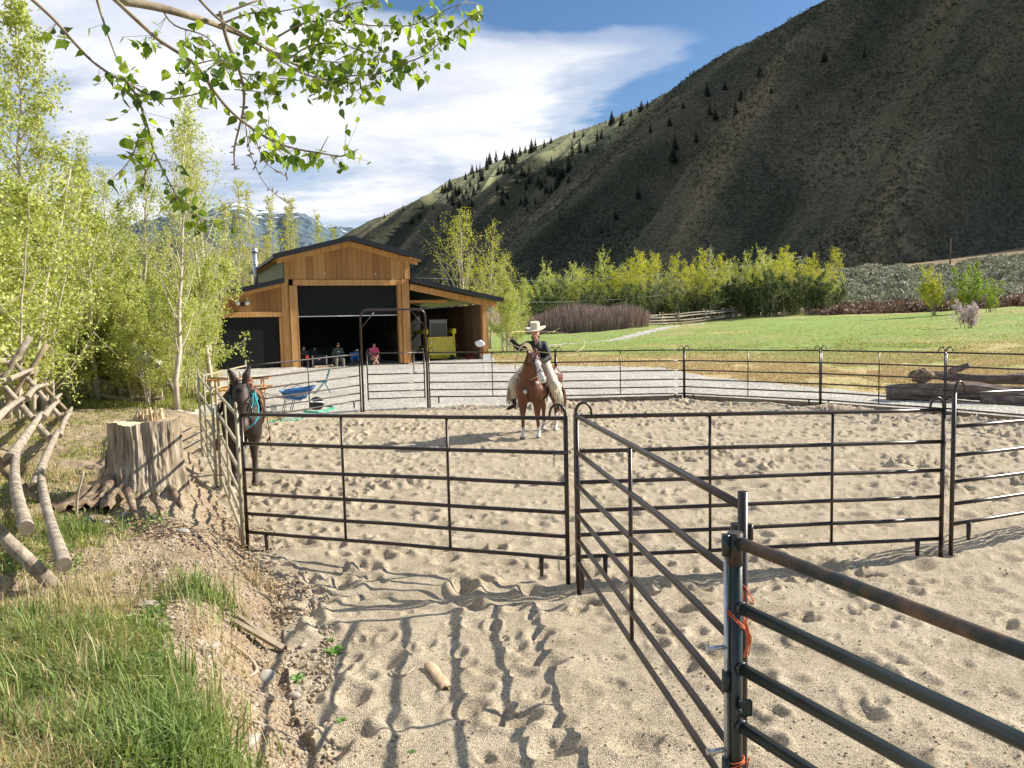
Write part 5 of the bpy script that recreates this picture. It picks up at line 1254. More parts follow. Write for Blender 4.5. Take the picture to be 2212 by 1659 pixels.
for k in range(4): m.tube([c+Vector(((.40-.02*k)*math.cos(a), (.9-.03*k)*math.sin(a), .02+.012*k)) for a in [i*2*math.pi/22 for i in range(23)]], .014, 6, caps=False)
tag(m.build('hose_coil', hose), 'coiled green hose on the ground right of the wheelbarrow', 'hose')
# white flag on a stick
c = gp(1044, 797); t = thing('flag', 'white cloth flag on a thin leaning stick by the right barn post', 'flag', c)
tp_ = D(1036, 748, c.y-.1)
m = MB(); m.tube([c, c.lerp(tp_, .5)+Vector((.02, 0, 0)), tp_], .011, 6); m.build('stick', redc, t)
m = MB(); cc = D(1036, 742, c.y-.1); random.seed(2); m.ball(cc, .24, 7, sc3=(.95, .22, .62), jit=.2); m.build('cloth', M('white_cloth', [(.75, .75, .76), (.85, .85, .86)], 5, .7), t)

# ================================================================ vegetation
bark_w = M('pale_bark', [(.36, .31, .22), (.52, .46, .35), (.62, .56, .45)], 6, .85, .3, 30, bdist=.004)
bark_g = M('grey_bark', [(.20, .17, .12), (.34, .29, .21)], 6, .9, .3, 30)
leaf_a = M('spring_leaf', [(.20, .25, .04), (.35, .41, .08), (.50, .56, .15), (.66, .70, .28)], 1.2, .5, island=True, transl=.42)
leaf_y = M('yellow_green_leaf', [(.28, .31, .03), (.44, .47, .05), (.58, .59, .10)], 1.2, .5, island=True, transl=.42)
leaf_g = M('fresh_green_leaf', [(.14, .22, .03), (.24, .36, .045), (.36, .50, .08)], 1.2, .5, island=True, transl=.4)
leaf_d = M('dark_green_leaf', [(.05, .08, .018), (.09, .13, .028), (.14, .19, .04)], 1.2, .6, island=True, transl=.3)
leaf_p = M('pale_leaf', [(.28, .32, .14), (.38, .42, .20), (.46, .48, .28)], 1.2, .5, island=True, transl=.4)
def rot_frames(n, rg, updown=.0):
    a = rg.normal(size=(n, 3)); a[:, 2] += updown; a /= np.linalg.norm(a, axis=1)[:, None]
    b = rg.normal(size=(n, 3)); b -= (b*a).sum(1)[:, None]*a; b /= np.linalg.norm(b, axis=1)[:, None]
    return a, b, np.cross(a, b)
def leaf_cards(C, size, rg, hang=0.):
    """diamond leaves with a fold along the midrib"""
    n = len(C); a, b, c = rot_frames(n, rg)
    a[:, 2] -= hang; a /= np.linalg.norm(a, axis=1)[:, None]; b -= (b*a).sum(1)[:, None]*a; b /= np.linalg.norm(b, axis=1)[:, None]; c = np.cross(a, b)
    s = (size*rg.uniform(.6, 1.25, n))[:, None]
    V = np.stack([C, C+a*s*.45+b*s*.42+c*s*.1, C+a*s, C+a*s*.45-b*s*.42+c*s*.1], 1).reshape(-1, 3)
    return V, np.arange(4*n).reshape(n, 4)
def tree_parts(seed, h=8., tr=.07, nb=26, ang=40, bl=1.6, ntw=5, nleaf=26, lsize=.05, clear=.15, lean=.04, stems=1, sprd=.0, leaf=None, bark=None, tip=.35, upb=.5, fork=0, twl=.55, hang=.2, top=.55):
    rg = np.random.default_rng(seed); m = MB(); tw = []
    rv = rg.uniform
    for s in range(stems):
        a0 = rv(0, 6.28); hh = h*(1 if s == 0 else rv(.55, .95)); b0 = np.array([math.cos(a0), math.sin(a0), 0])*sprd*rv(.3, 1)*(0 if stems == 1 else 1)
        ln = np.array([math.cos(a0), math.sin(a0), 0])*lean*hh*(1 if stems == 1 else 2.2)
        K = 9; wob = rg.normal(size=(K+1, 3))*hh*.012; wob[0] = 0; wob[:, 2] = 0; wob = np.cumsum(wob, 0)*.6
        T = np.array([b0+np.array([0, 0, hh*k/K-.1*(k == 0)])+ln*(k/K)**1.5+wob[k] for k in range(K+1)])
        rr = [tr*(1-.88*(k/K)**.8)*(1 if s == 0 else .75)+.004 for k in range(K+1)]
        m.tube([tuple(p) for p in T], rr, 7)
        for i in range(nb if stems == 1 else max(6, int(nb/stems))):
            t = clear+(1-clear)*(i+rv(0, 1))/(nb if stems == 1 else max(6, int(nb/stems))); t = min(t, .985)
            k = t*K; k0 = int(k); p = T[k0]+(T[min(k0+1, K)]-T[k0])*(k-k0)
            az = i*2.4+rv(-.5, .5); e = R(ang*(1.15-.65*t)*rv(.8, 1.2))
            L_ = bl*(1-tip*1.6*abs(t-.35))*rv(.6, 1.15)*(1-top*max(0, t-.55)/.45)
            d = np.array([math.cos(az)*math.sin(e), math.sin(az)*math.sin(e), math.cos(e)])
            q = [p]; dd = d.copy()
            for j in range(4):
                dd = dd+np.array([0, 0, upb*.22])+rg.normal(size=3)*.10; dd /= np.linalg.norm(dd); q.append(q[-1]+dd*L_/4)
            r0 = max(.005, rr[min(k0, K)]*.42); m.tube([tuple(x) for x in q], [r0, r0*.75, r0*.5, r0*.34, .003], 5)
            for j in range(ntw):
                u = rv(.25, 1.); x = u*4; x0 = min(3, int(x)); pp = q[x0]+(q[x0+1]-q[x0])*(x-x0)
                d2 = dd*.6+rg.normal(size=3)*.6+np.array([0, 0, .25]); d2 /= np.linalg.norm(d2); l2 = L_*twl*rv(.4, 1)
                e2 = pp+d2*l2; tw.append((pp, e2)); m.tube([tuple(pp), tuple((pp+e2)/2+rg.normal(size=3)*.02*l2), tuple(e2)], [.005, .0035, .002], 4, caps=False)
            tw.append((q[2], q[4]))
    A_ = np.array([a for a, b in tw]); B_ = np.array([b for a, b in tw]); n = len(tw)*nleaf
    ii = rg.integers(0, len(tw), n); u = rg.uniform(.1, 1.05, n)[:, None]
    C = A_[ii]+(B_[ii]-A_[ii])*u+rg.normal(size=(n, 3))*(.035+.02*bl)
    V, Fc = leaf_cards(C, lsize, rg, hang)
    ml = np_mesh('crown', V, Fc, leaf or leaf_a, smooth=False)
    mw = bpy.data.meshes.new('trunk'); mw.from_pydata(m.v, [], m.f); mw.materials.append(bark or bark_w); mw.polygons.foreach_set('use_smooth', m.sm); mw.update()
    return mw, ml
ORD = ['leftmost', 'second', 'third', 'fourth', 'fifth', 'sixth', 'seventh', 'eighth', 'ninth', 'tenth', 'eleventh', 'twelfth', 'thirteenth', 'fourteenth', 'fifteenth', 'sixteenth', 'seventeenth',
       'eighteenth', 'nineteenth', 'twentieth', 'twenty-first', 'twenty-second', 'twenty-third', 'twenty-fourth', 'twenty-fifth', 'twenty-sixth']+['%s-%s' % (a, b) for a in ('twenty',) for b in ('seventh', 'eighth', 'ninth')]+['thirtieth']+['thirty-'+b for b in ('first', 'second', 'third', 'fourth', 'fifth', 'sixth', 'seventh', 'eighth')]
def ordinal(objs, text):
    """labels counted from the left of the photo"""
    for k, o in enumerate(sorted(objs, key=lambda o: o.location.x/o.location.y)):
        o['label'] = text % (ORD[k]+('' if k == 0 else ' from left'))
def plant(name, label, cat, parts, x, y, s=1., rz=None, group=None, z=None, sz=1., names=('trunk', 'crown')):
    t = thing(name, label, cat, (x, y, (ground_z(x, y) if z is None else z)-.03), group); t.scale = (s, s, s*sz); t.rotation_euler = (0, 0, random.uniform(0, 6.28) if rz is None else rz)
    for nm, me in zip(names, parts): o = link(nm, me, t)
    return t
random.seed(21)
V_tall = [tree_parts(100+i, h=10, tr=.11, nb=34, ang=42, bl=2.5, ntw=8, nleaf=13, lsize=.075, clear=.18, lean=.05) for i in range(3)]      # thin crown, pale trunk
V_bush = [tree_parts(200+i, h=4.2, tr=.035, nb=70, ang=45, bl=1.3, ntw=6, nleaf=25, lsize=.06, clear=.06, stems=7, sprd=.7, lean=.10, leaf=leaf_a) for i in range(3)]
V_dense = [tree_parts(300+i, h=9, tr=.10, nb=52, ang=62, bl=2.1, ntw=8, nleaf=24, lsize=.075, clear=.04, lean=.03, upb=.25) for i in range(2)]
# left thicket ---------------------------------------------------
def place_px(fn, px, Y, **k):
    p = D(px, 700, Y); return fn(p.x, p.y, **k)
def hgt(px, ytop, Y, gzv): return D(px, ytop, Y).z-gzv
near_lbl = ['tall leafy cottonwood filling the upper left corner of the photo', 'leafy cottonwood at the left edge, behind the log fence', 'bushy pale-stemmed cottonwood left of the stump, reaching the sky']
for i, (px, yt, Y, v) in enumerate(((-290, -500, 9.5, 0), (-70, -60, 17, 1), (60, 20, 22, 0))):
    p = D(px, 700, Y); g = ground_z(p.x, p.y); h = hgt(px, yt, Y, g); plant('cottonwood', near_lbl[i], 'tree', V_dense[v], p.x, p.y, h/9)
for i, (px, yt, Y, v) in enumerate(((205, 330, 24, 0), (300, 300, 27, 1), (372, 275, 22, 2), (445, 245, 29, 0), (452, 330, 26, 1), (255, 395, 30, 2), (160, 350, 27, 1), (90, 280, 22, 2))):
    lbl = ['slim half-leafed poplar left of the pair with white trunks', 'white-trunked poplar with a thin crown against the cloud', 'straight white-trunked poplar in the middle of the left thicket', 'tallest thin-crowned poplar of the thicket, left of the barn',
           'crooked poplar leaning right, nearest to the barn flue', 'poplar showing blue sky through its low crown', 'pale poplar deep in the left thicket', 'thin poplar behind the big leafy tree at the left edge'][i]
    p = D(px, 700, Y); g = ground_z(p.x, p.y); h = hgt(px, yt, Y, g); plant('poplar', lbl, 'tree', V_tall[v], p.x, p.y, h/10)
bl = [(-330, 430, 9), (-230, 500, 12), (-150, 470, 15.5), (5, 560, 19), (45, 520, 22), (85, 560, 24.5), (120, 560, 26), (160, 590, 25), (205, 575, 27), (250, 560, 28), (290, 570, 26), (328, 560, 27), (362, 580, 25), (398, 590, 29), (300, 640, 23.5), (345, 620, 23), (400, 620, 32), (200, 500, 32), (260, 520, 33), (110, 480, 32), (20, 440, 26), (150, 430, 36), (330, 520, 34), (60, 400, 34), (385, 560, 38), (-10, 330, 17), (40, 360, 20), (90, 420, 23), (140, 480, 28), (180, 520, 29), (232, 600, 25.5), (275, 620, 24.5), (318, 600, 25), (360, 620, 24), (402, 640, 30)]
BL = []
for i, (px, yt, Y) in enumerate(bl):
    p = D(px, 700, Y); g = ground_z(p.x, p.y); h = hgt(px, yt, Y, g)
    BL.append(plant('willow_bush', 'bush', 'bush', V_bush[i % 3], p.x, p.y, h/4.2, group='bushes of the left thicket'))
ordinal(BL, '%s of the bright green many-stemmed bushes in the left thicket')
# slim sapling in front of the far log fence
p = gp(215, 838); plant('sapling', 'slim pale sapling standing alone in the grass behind the stump', 'tree', tree_parts(401, h=5, tr=.035, nb=16, ang=35, bl=.7, ntw=4, nleaf=10, lsize=.05, clear=.35, lean=.02), p.x, p.y, 1.)
# bush overlapping the left wing
V_twig = tree_parts(402, h=3.4, tr=.03, nb=44, ang=60, bl=1.1, ntw=6, nleaf=16, lsize=.07, clear=.1, stems=4, sprd=.4, lean=.10)
p = D(418, 700, 27); plant('willow_bush', 'leafy bush reaching in front of the left barn post', 'bush', V_twig, p.x, p.y, 1.35)
p = D(432, 700, 32); plant('willow_bush', 'small bush with bare twigs in front of the closed barn door', 'bush', V_twig, p.x, p.y, .8)
# behind the barn
V_thin = [tree_parts(500+i, h=13, tr=.13, nb=30, ang=30, bl=3.0, ntw=6, nleaf=9, lsize=.12, clear=.2, leaf=leaf_y) for i in range(2)]
BL2 = []
for i, (px, yt, Y) in enumerate(((505, 400, 60), (548, 420, 66), (590, 440, 62), (625, 455, 72), (660, 440, 70), (700, 470, 75), (480, 450, 52), (735, 500, 85), (570, 520, 58))):
    p = D(px, 700, Y); g = ground_z(p.x, p.y); h = hgt(px, yt, Y, g); BL2.append(plant('poplar', 'poplar', 'tree', V_thin[i % 2], p.x, p.y, h/13, group='poplars behind the barn'))
ordinal(BL2, '%s of the thin yellow-green poplars rising behind the barn roof')
# right of the barn
V_up = [tree_parts(600+i, h=10, tr=.13, nb=40, ang=44, bl=4.2, ntw=7, nleaf=8, lsize=.12, clear=.22, leaf=leaf_y, upb=.75, top=.35, stems=2, sprd=.3, lean=.05) for i in range(2)]
for (px, yt, Y, v, lb) in ((1003, 448, 58, 0, 'tall bare-trunked poplar with upswept branches right of the barn'), (1058, 492, 62, 1, 'second poplar with a white trunk just right of the tallest one'), (1098, 545, 66, 0, 'small poplar leaning right, at the left end of the tree row')):
    p = D(px, 700, Y); g = ground_z(p.x, p.y); h = hgt(px, yt, Y, g); plant('poplar', lb, 'tree', V_up[v], p.x, p.y, h/11)
for px, yt, Y, lb in ((1085, 590, 55, 'bright green bush beside the open wing of the barn'), (1118, 640, 60, 'low yellow-green bush between the barn and the purple willows')):
    p = D(px, 700, Y); g = ground_z(p.x, p.y); h = hgt(px, yt, Y, g); plant('willow_bush', lb, 'bush', V_bush[0], p.x, p.y, h/4.2)
# middle tree row
V_row = [tree_parts(700, h=10, tr=.14, nb=66, ang=48, bl=3.8, ntw=7, nleaf=10, lsize=.20, clear=.10, leaf=leaf_a, lean=.08, stems=4, sprd=1., top=.1), tree_parts(701, h=10, tr=.14, nb=72, ang=55, bl=4.2, ntw=7, nleaf=10, lsize=.20, clear=.16, leaf=leaf_y, lean=.10, stems=3, sprd=.9, top=.15),
         tree_parts(702, h=10, tr=.12, nb=62, ang=50, bl=3.7, ntw=7, nleaf=11, lsize=.20, clear=.06, leaf=leaf_a, lean=.05, stems=3, sprd=.7, top=.12), tree_parts(703, h=10, tr=.14, nb=44, ang=44, bl=3.6, ntw=6, nleaf=6, lsize=.15, clear=.25, leaf=leaf_p, lean=.06, stems=2, sprd=.4, top=.3)]
row = [(1130, 625, 1), (1160, 605, 0), (1186, 575, 2), (1212, 598, 0), (1240, 585, 2), (1262, 570, 0), (1285, 590, 1), (1305, 552, 2), (1330, 575, 0), (1355, 552, 1), (1388, 556, 1), (1412, 590, 3), (1425, 600, 0), (1462, 585, 0), (1492, 560, 1),
       (1520, 548, 1), (1548, 540, 3), (1574, 570, 2), (1600, 552, 2), (1630, 555, 0), (1655, 545, 2), (1685, 552, 0), (1715, 545, 1), (1745, 560, 3), (1770, 548, 1), (1795, 572, 0), (1645, 575, 1), (1540, 585, 0), (1375, 600, 0), (1230, 620, 1)]
RW = [[], [], [], []]
for i, (px, yt, v) in enumerate(row):
    Y = 113+(i*37 % 15); p = D(px, 700, Y); g = ground_z(p.x, p.y); h = hgt(px, yt, Y, g)
    RW[v].append(plant('cottonwood', 'cottonwood', 'tree', V_row[v], p.x, p.y, h/11, group='cottonwoods in the row below the hill'))
for v, kd in enumerate(('dense fresh green', 'broad yellow-green', 'slender bright green', 'half bare pale')): ordinal(RW[v], '%s of the '+kd+' cottonwoods in the row below the hill')
V_under = tree_parts(705, h=5, tr=.06, nb=70, ang=60, bl=2.0, ntw=6, nleaf=9, lsize=.17, clear=.0, stems=6, sprd=1.3, lean=.1, leaf=leaf_d)
for i in range(52):
    px = 1130+i*13+random.uniform(-8, 8); Y = 108+random.uniform(0, 14); p = D(px, 700, Y); plant('dark_bush', 'dark green undergrowth bush at the feet of the cottonwood row', 'bush', V_under, p.x, p.y, random.uniform(.75, 1.25), group='dark bushes under the cottonwoods')
# purple-brown willow clump
rg = np.random.default_rng(5)
wil = M('bare_willow', [(.17, .105, .09), (.32, .22, .185), (.46, .36, .30)], .6, .9, island=True)
p = D(1268, 700, 96); cx, cy = p.x, p.y; n = 15000
a = rg.uniform(0, 6.28, n); r = np.sqrt(rg.uniform(0, 1, n)); bx = cx+7.6*r*np.cos(a); by = cy+5*r*np.sin(a)
hh = 3.4*np.sqrt(np.clip(1-.75*r**2.2, .05, 1))*rg.uniform(.6, 1.05, n)*(1+.15*vn(bx*.5, by*.5, 3)); z0 = gz(bx, by)-.1
tx = bx+rg.normal(0, .25, n)+.35*r*np.cos(a); ty = by+rg.normal(0, .25, n); wd = rg.uniform(.015, .03, n); th = rg.uniform(0, 6.28, n); ox = np.cos(th)*wd; oy = np.sin(th)*wd
Vv = np.stack([np.stack([bx-ox, by-oy, z0], -1), np.stack([bx+ox, by+oy, z0], -1), np.stack([tx+ox*.3, ty+oy*.3, z0+hh], -1), np.stack([tx-ox*.3, ty-oy*.3, z0+hh], -1)], 1).reshape(-1, 3)
o = link('bare_willow_thicket', np_mesh('bare_willow_thicket', Vv, np.arange(4*n).reshape(n, 4), wil, smooth=False)); tag(o, 'rounded purple-brown thicket of bare willow stems behind the rider', 'thicket')
o['kind'] = 'stuff'

# conifers on the hillside
def conifer(seed, h=10., w=2.3, n=15, dens=17):
    rg = np.random.default_rng(seed); V = []; Fc = []; k = 0
    for i in range(n):
        t = i/(n-1); z = h*(.07+.93*t); r = w*(1-t)**.8*rg.uniform(.75, 1.1)+.1
        for j in range(dens):
            a = rg.uniform(0, 6.28); rr = r*rg.uniform(.6, 1.1); wd = rr*.28+.12; dz = -rr*.35
            c, s = math.cos(a), math.sin(a); th = h/n*1.5
            V += [(0, 0, z+th*.5), (c*rr-s*wd, s*rr+c*wd, z+dz), (c*rr*1.15, s*rr*1.15, z+dz*.7), (c*rr+s*wd, s*rr-c*wd, z+dz)]; Fc.append((k, k+1, k+2, k+3)); k += 4
    ml = np_mesh('crown', V, Fc, fir, smooth=False); m = MB(); m.tube([(0, 0, -1), (0, 0, h*.9)], [.22, .04], 6)
    mw = bpy.data.meshes.new('trunk'); mw.from_pydata(m.v, [], m.f); mw.materials.append(bark_g); return mw, ml
fir = M('dark_fir', [(.012, .024, .014), (.022, .038, .02), (.034, .052, .026)], .5, .8, island=True)
firl = [conifer(900+i, h=10, w=[2.2, 2.8, 1.8][i]) for i in range(3)]
# hillside in picture space, to stand trees on its surface
cmx = np.array(cam.matrix_world.inverted())
nvh = int((HV <= 1).sum()); Hs = HP[:nvh]; q = np.concatenate([Hs.reshape(-1, 3), np.ones((Hs[..., 0].size, 1))], 1) @ cmx.T
hx_ = CX+q[:, 0]/-q[:, 2]*F; hy_ = CY-q[:, 1]/-q[:, 2]*F; Hf = Hs.reshape(-1, 3); Hd = np.linalg.norm(Hf[:, :2], axis=1)
def on_hill(px, py, tol=9):
    d = (hx_-px)**2+(hy_-py)**2; k = np.argsort(d)[:6]; k = k[d[k] < tol*tol*9]
    return None if len(k) == 0 else Vector(Hf[k[np.argmin(Hd[k])]])
fx_ = [(1527, 205, 1.0), (1565, 190, .6), (1588, 245, 1.0), (1640, 165, .9), (1780, 128, .8), (1866, 122, .8), (1600, 215, .9), (1545, 255, .8), (1532, 245, .9), (1458, 320, 1.1), (1452, 345, 1.2), (1503, 305, .9), (1378, 425, .9), (1330, 470, .7), (1298, 500, .7), (1404, 285, .7), (1446, 270, .7),
       (1205, 400, 1.1), (1198, 380, 1.), (1188, 375, .8), (1236, 335, 1.1), (1252, 330, 1.), (1268, 330, .8), (1290, 305, .9), (1300, 300, .8), (1322, 268, 1.), (1345, 262, .8), (1342, 270, .9), (1385, 240, .8), (1398, 232, .6), (1362, 250, .6),
       (1148, 330, 1.), (1156, 325, .9), (1176, 318, .6), (1090, 345, .7), (1108, 340, .7), (1135, 330, .6), (1058, 355, .9), (1072, 350, .9), (1052, 360, .8), (1020, 375, .7), (1030, 372, .6), (1005, 388, .6), (1190, 310, .5), (1240, 298, .7), (1260, 295, .5), (1118, 392, .6), (1138, 455, .6),
       (1002, 435, .5), (975, 440, .5), (935, 450, .5), (905, 470, .6), (890, 480, .6), (945, 475, .5), (915, 448, .5), (885, 462, .5), (870, 455, .5), (830, 470, .4), (1084, 440, .7), (1155, 440, .6), (1210, 470, .6), (1665, 200, .5), (1720, 230, .4), (1440, 240, .4), (1475, 232, .5)]
rg = np.random.default_rng(77)
for k in range(62): fx_.append((rg.uniform(955, 1135), 0, rg.uniform(.45, .85)))
for k in range(26): fx_.append((rg.uniform(1120, 1230), -1, rg.uniform(.5, .9)))
for i, (px, py, s) in enumerate(fx_):
    ridge_y = np.interp(px, [700, 780, 900, 1000, 1100, 1200, 1300, 1400, 1500, 1600], [540, 497, 432, 378, 333, 296, 262, 218, 158, 98])
    if py == 0: py = ridge_y+abs(rg.normal(0, 1))*34+12
    if py == -1: py = ridge_y+60+rg.uniform(0, 70)
    p = on_hill(px, py)
    if p is None: continue
    d = math.hypot(p.x, p.y); hgt_ = min(19, (21*s if i < 63 else 22*s)/1660*d*1.45)
    plant('conifer', 'small dark conifer growing on the shaded hillside', 'tree', firl[i % 3], p.x, p.y, hgt_/10, z=p.z-.4, group='conifers on the hillside')
# sagebrush speckling the hillside (uncountable)
def clump_mesh(P, S, mat, name, rg, faces=7, flat=.7, fs=.85):
    """small lumps made of tilted leaf-like facets"""
    n = len(P); C = np.repeat(P, faces, 0); s = np.repeat(S, faces)
    o_ = rg.normal(size=(n*faces, 3)); o_ /= np.linalg.norm(o_, axis=1)[:, None]; o_[:, 2] = np.abs(o_[:, 2])*flat
    C = C+o_*s[:, None]*.48; V, Fc = leaf_cards(C, s*fs, rg)
    return link(name, np_mesh(name, V, Fc, mat, smooth=False))
sageh = M('hill_sagebrush', [(.030, .040, .026), (.05, .06, .038), (.10, .11, .072)], .02, .9, island=True)
rg = np.random.default_rng(12)
vis = np.where((hx_ > 700) & (hx_ < 2300) & (hy_ > -30) & (hy_ < 660))[0]; w_ = (Hd[vis]/300.)**-1.; sel = rg.choice(vis, 62000, p=w_/w_.sum())
Ph = Hf[sel]+rg.normal(size=(len(sel), 3))*np.array([.8, .8, .05]); dn = fbm(Ph[:, 0]/25., Ph[:, 1]/25., 3, 6); keep = dn+rg.uniform(-.35, .35, len(dn)) > -.12; Ph = Ph[keep]
o = clump_mesh(Ph, rg.uniform(.35, 1.0, len(Ph)), sageh, 'hillside_sagebrush', rg, 5); tag(o, 'dark sagebrush dotted thickly over the shaded hillside', 'sagebrush', kind='stuff')
# grey-green sagebrush band at the foot of the hill, right
sage = M('grey_sagebrush', [(.17, .18, .11), (.34, .34, .22), (.52, .50, .36), (.66, .63, .48)], .12, .9, island=True)
pts = []
while len(pts) < 620:
    px = rg.uniform(1780, 2330); Y = rg.uniform(96, 215); p = D(px, 700, Y); x, y = p.x, p.y
    q = (x-50)*.6+(y-110)*.8
    if vn(np.array([x/7.]), np.array([y/7.]), 18)[0] < -.35+rg.uniform(-.3, .3) or q < 4+6*vn(np.array([x/9.]), np.array([y/9.]), 8)[0] or q > 75: continue
    pts.append((x, y, float(gz(x, y))+.3))
Ps = np.array(pts); o = clump_mesh(Ps, rg.uniform(1.3, 3.6, len(Ps)), sage, 'sagebrush', rg, 260, .95, .15); tag(o, 'pale grey-green sagebrush along the foot of the hill at right', 'sagebrush', kind='stuff')
# brush, single bushes and shrubs of the right meadow
brush = M('brown_brush', [(.18, .10, .06), (.32, .21, .14), (.46, .36, .25)], .5, .9, island=True)
pts = []
while len(pts) < 300:
    px = rg.uniform(1760, 2230); Y = rg.uniform(92, 135); p = D(px, 700, Y); x, y = p.x, p.y; q = (x-50)*.6+(y-110)*.8
    if q < -12 or q > 10: continue
    pts.append((x, y, float(gz(x, y))+.2))
Ps = np.array(pts); o = clump_mesh(Ps, rg.uniform(.8, 2.0, len(Ps)), brush, 'dry_brush', rg, 110, .9, .28); tag(o, 'reddish brown dry brush between the meadow and the sagebrush', 'brush', kind='stuff')
V_sh = [tree_parts(800, h=5, tr=.05, nb=60, ang=40, bl=1.4, ntw=6, nleaf=13, lsize=.12, clear=.08, stems=7, sprd=.7, lean=.09, leaf=leaf_g, bark=bark_g), tree_parts(801, h=3.8, tr=.05, nb=48, ang=62, bl=1.9, ntw=7, nleaf=11, lsize=.12, clear=.2, stems=4, sprd=.4, lean=.1, top=.2, leaf=leaf_y, bark=bark_g)]
for px, yt, yb, v, nm, lb in ((2095, 566, 668, 0, 'shrub', 'tall bright green shrub in the meadow at right'), (2024, 588, 671, 1, 'small_tree', 'small yellow-green tree left of the tall green shrub'), (2140, 600, 668, 0, 'shrub', 'yellow-green shrub behind the flowering bush'), (2062, 630, 672, 1, 'shrub', 'low olive shrub between the small tree and the tall shrub')):
    Y = 78; p = D(px, yb, Y); g = ground_z(p.x, p.y); h = hgt(px, yt, Y, g); plant(nm, lb, 'shrub', V_sh[v], p.x, p.y, h/(5, 4)[v])
flo = M('pink_white_blossom', [(.50, .36, .38), (.66, .52, .54), (.75, .66, .66)], 1, .7, island=True, transl=.2)
V_fl = tree_parts(810, h=1.8, tr=.02, nb=70, ang=42, bl=.75, ntw=6, nleaf=10, lsize=.08, clear=.05, stems=9, sprd=.5, lean=.14, leaf=flo, bark=M('dark_twig', [(.07, .05, .045), (.13, .09, .08)], 5, .9))
Yb = 54; p = D(2092, 698, Yb); plant('flowering_bush', 'pink-white flowering bush in the green meadow at right', 'bush', V_fl, p.x, p.y, 1.0)
V_bare = tree_parts(811, h=1.2, tr=.015, nb=40, ang=35, bl=.5, ntw=4, nleaf=3, lsize=.06, clear=.05, stems=8, sprd=.5, lean=.12, leaf=leaf_d, bark=MATS['dark_twig'])
for px, yb, s, lb in ((2196, 690, 1.2, 'small dark twiggy bush at the right edge of the meadow'), (1808, 698, .9, 'tiny twiggy bush alone in the middle of the green meadow'), (1830, 668, 1.2, 'sparse twiggy bush near the upper edge of the meadow'), (1862, 665, 1.0, 'sparse twiggy bush right of another near the meadow top'), (2150, 680, 1.5, 'brown twiggy bush right of the flowering bush')):
    p = gp(px, yb); plant('twiggy_bush', lb, 'bush', V_bare, p.x, p.y, s*p.y/60)
# utility poles and wires
pole = M('pole_wood', [(.10, .07, .05), (.17, .12, .08)], 3, .9)
PT = []
for px, yt, Y, lb in ((1740, 549, 118, 'wooden utility pole in front of the right end of the tree row'), (2050, 515, 175, 'wooden utility pole standing in the sagebrush at right')):
    p = D(px, 680, Y); g = float(gz(p.x, p.y)); tp_ = D(px, yt, Y); m = MB(); m.tube([(p.x, p.y, g-.5), (p.x, p.y, tp_.z)], [.17, .12], 8); tag(m.build('utility_pole', pole), lb, 'pole'); PT.append(Vector((p.x, p.y, tp_.z)))
wire = M('wire', [(.45, .45, .40), (.55, .55, .5)], 3, .5)
for (ya, xb, yb_, Yb_, lb) in ((553, 900, 600, 108, 'upper power line crossing in front of the tree row'), (576, 1110, 652, 104, 'lower power line crossing in front of the tree row')):
    a = D(1740, ya, 118); b2 = D(xb, yb_, Yb_); dz_ = 1.6
    m = MB(); m.tube([a.lerp(b2, k/24)-up*(dz_*4*(k/24)*(1-k/24)) for k in range(25)], .022, 5); tag(m.build('power_line', wire), lb, 'wire')

# ================================================================ log fences
logm = M('grey_log', [(.13, .10, .075), (.33, .275, .21), (.54, .47, .37)], 5, .9, .8, 18, stretch=(2, 2, 2), bdist=.012)
logb = M('barky_log', [(.15, .10, .06), (.30, .22, .14), (.44, .34, .22)], 5, .9, .6, 16, bdist=.015)
endm = M('cut_end', [(.13, .10, .07), (.24, .19, .13)], 9, .9)
def logp(m, a, b, r0, r1, bend=.03, n=7, seed=0):
    rgl = random.Random(seed); a = Vector(a); b = Vector(b); L_ = (b-a).length
    o1 = Vector((rgl.uniform(-1, 1), rgl.uniform(-1, 1), rgl.uniform(-1, 1)))*bend*L_
    m.tube([a.lerp(b, k/n)+o1*math.sin(math.pi*k/n) for k in range(n+1)], [(r0+(r1-r0)*k/n)*(1+rgl.uniform(-.07, .07)) for k in range(n+1)], 10, mi=0, jit=.04)
    k = len(m.mi); m.mi[k-1] = 1; m.mi[k-2] = 1
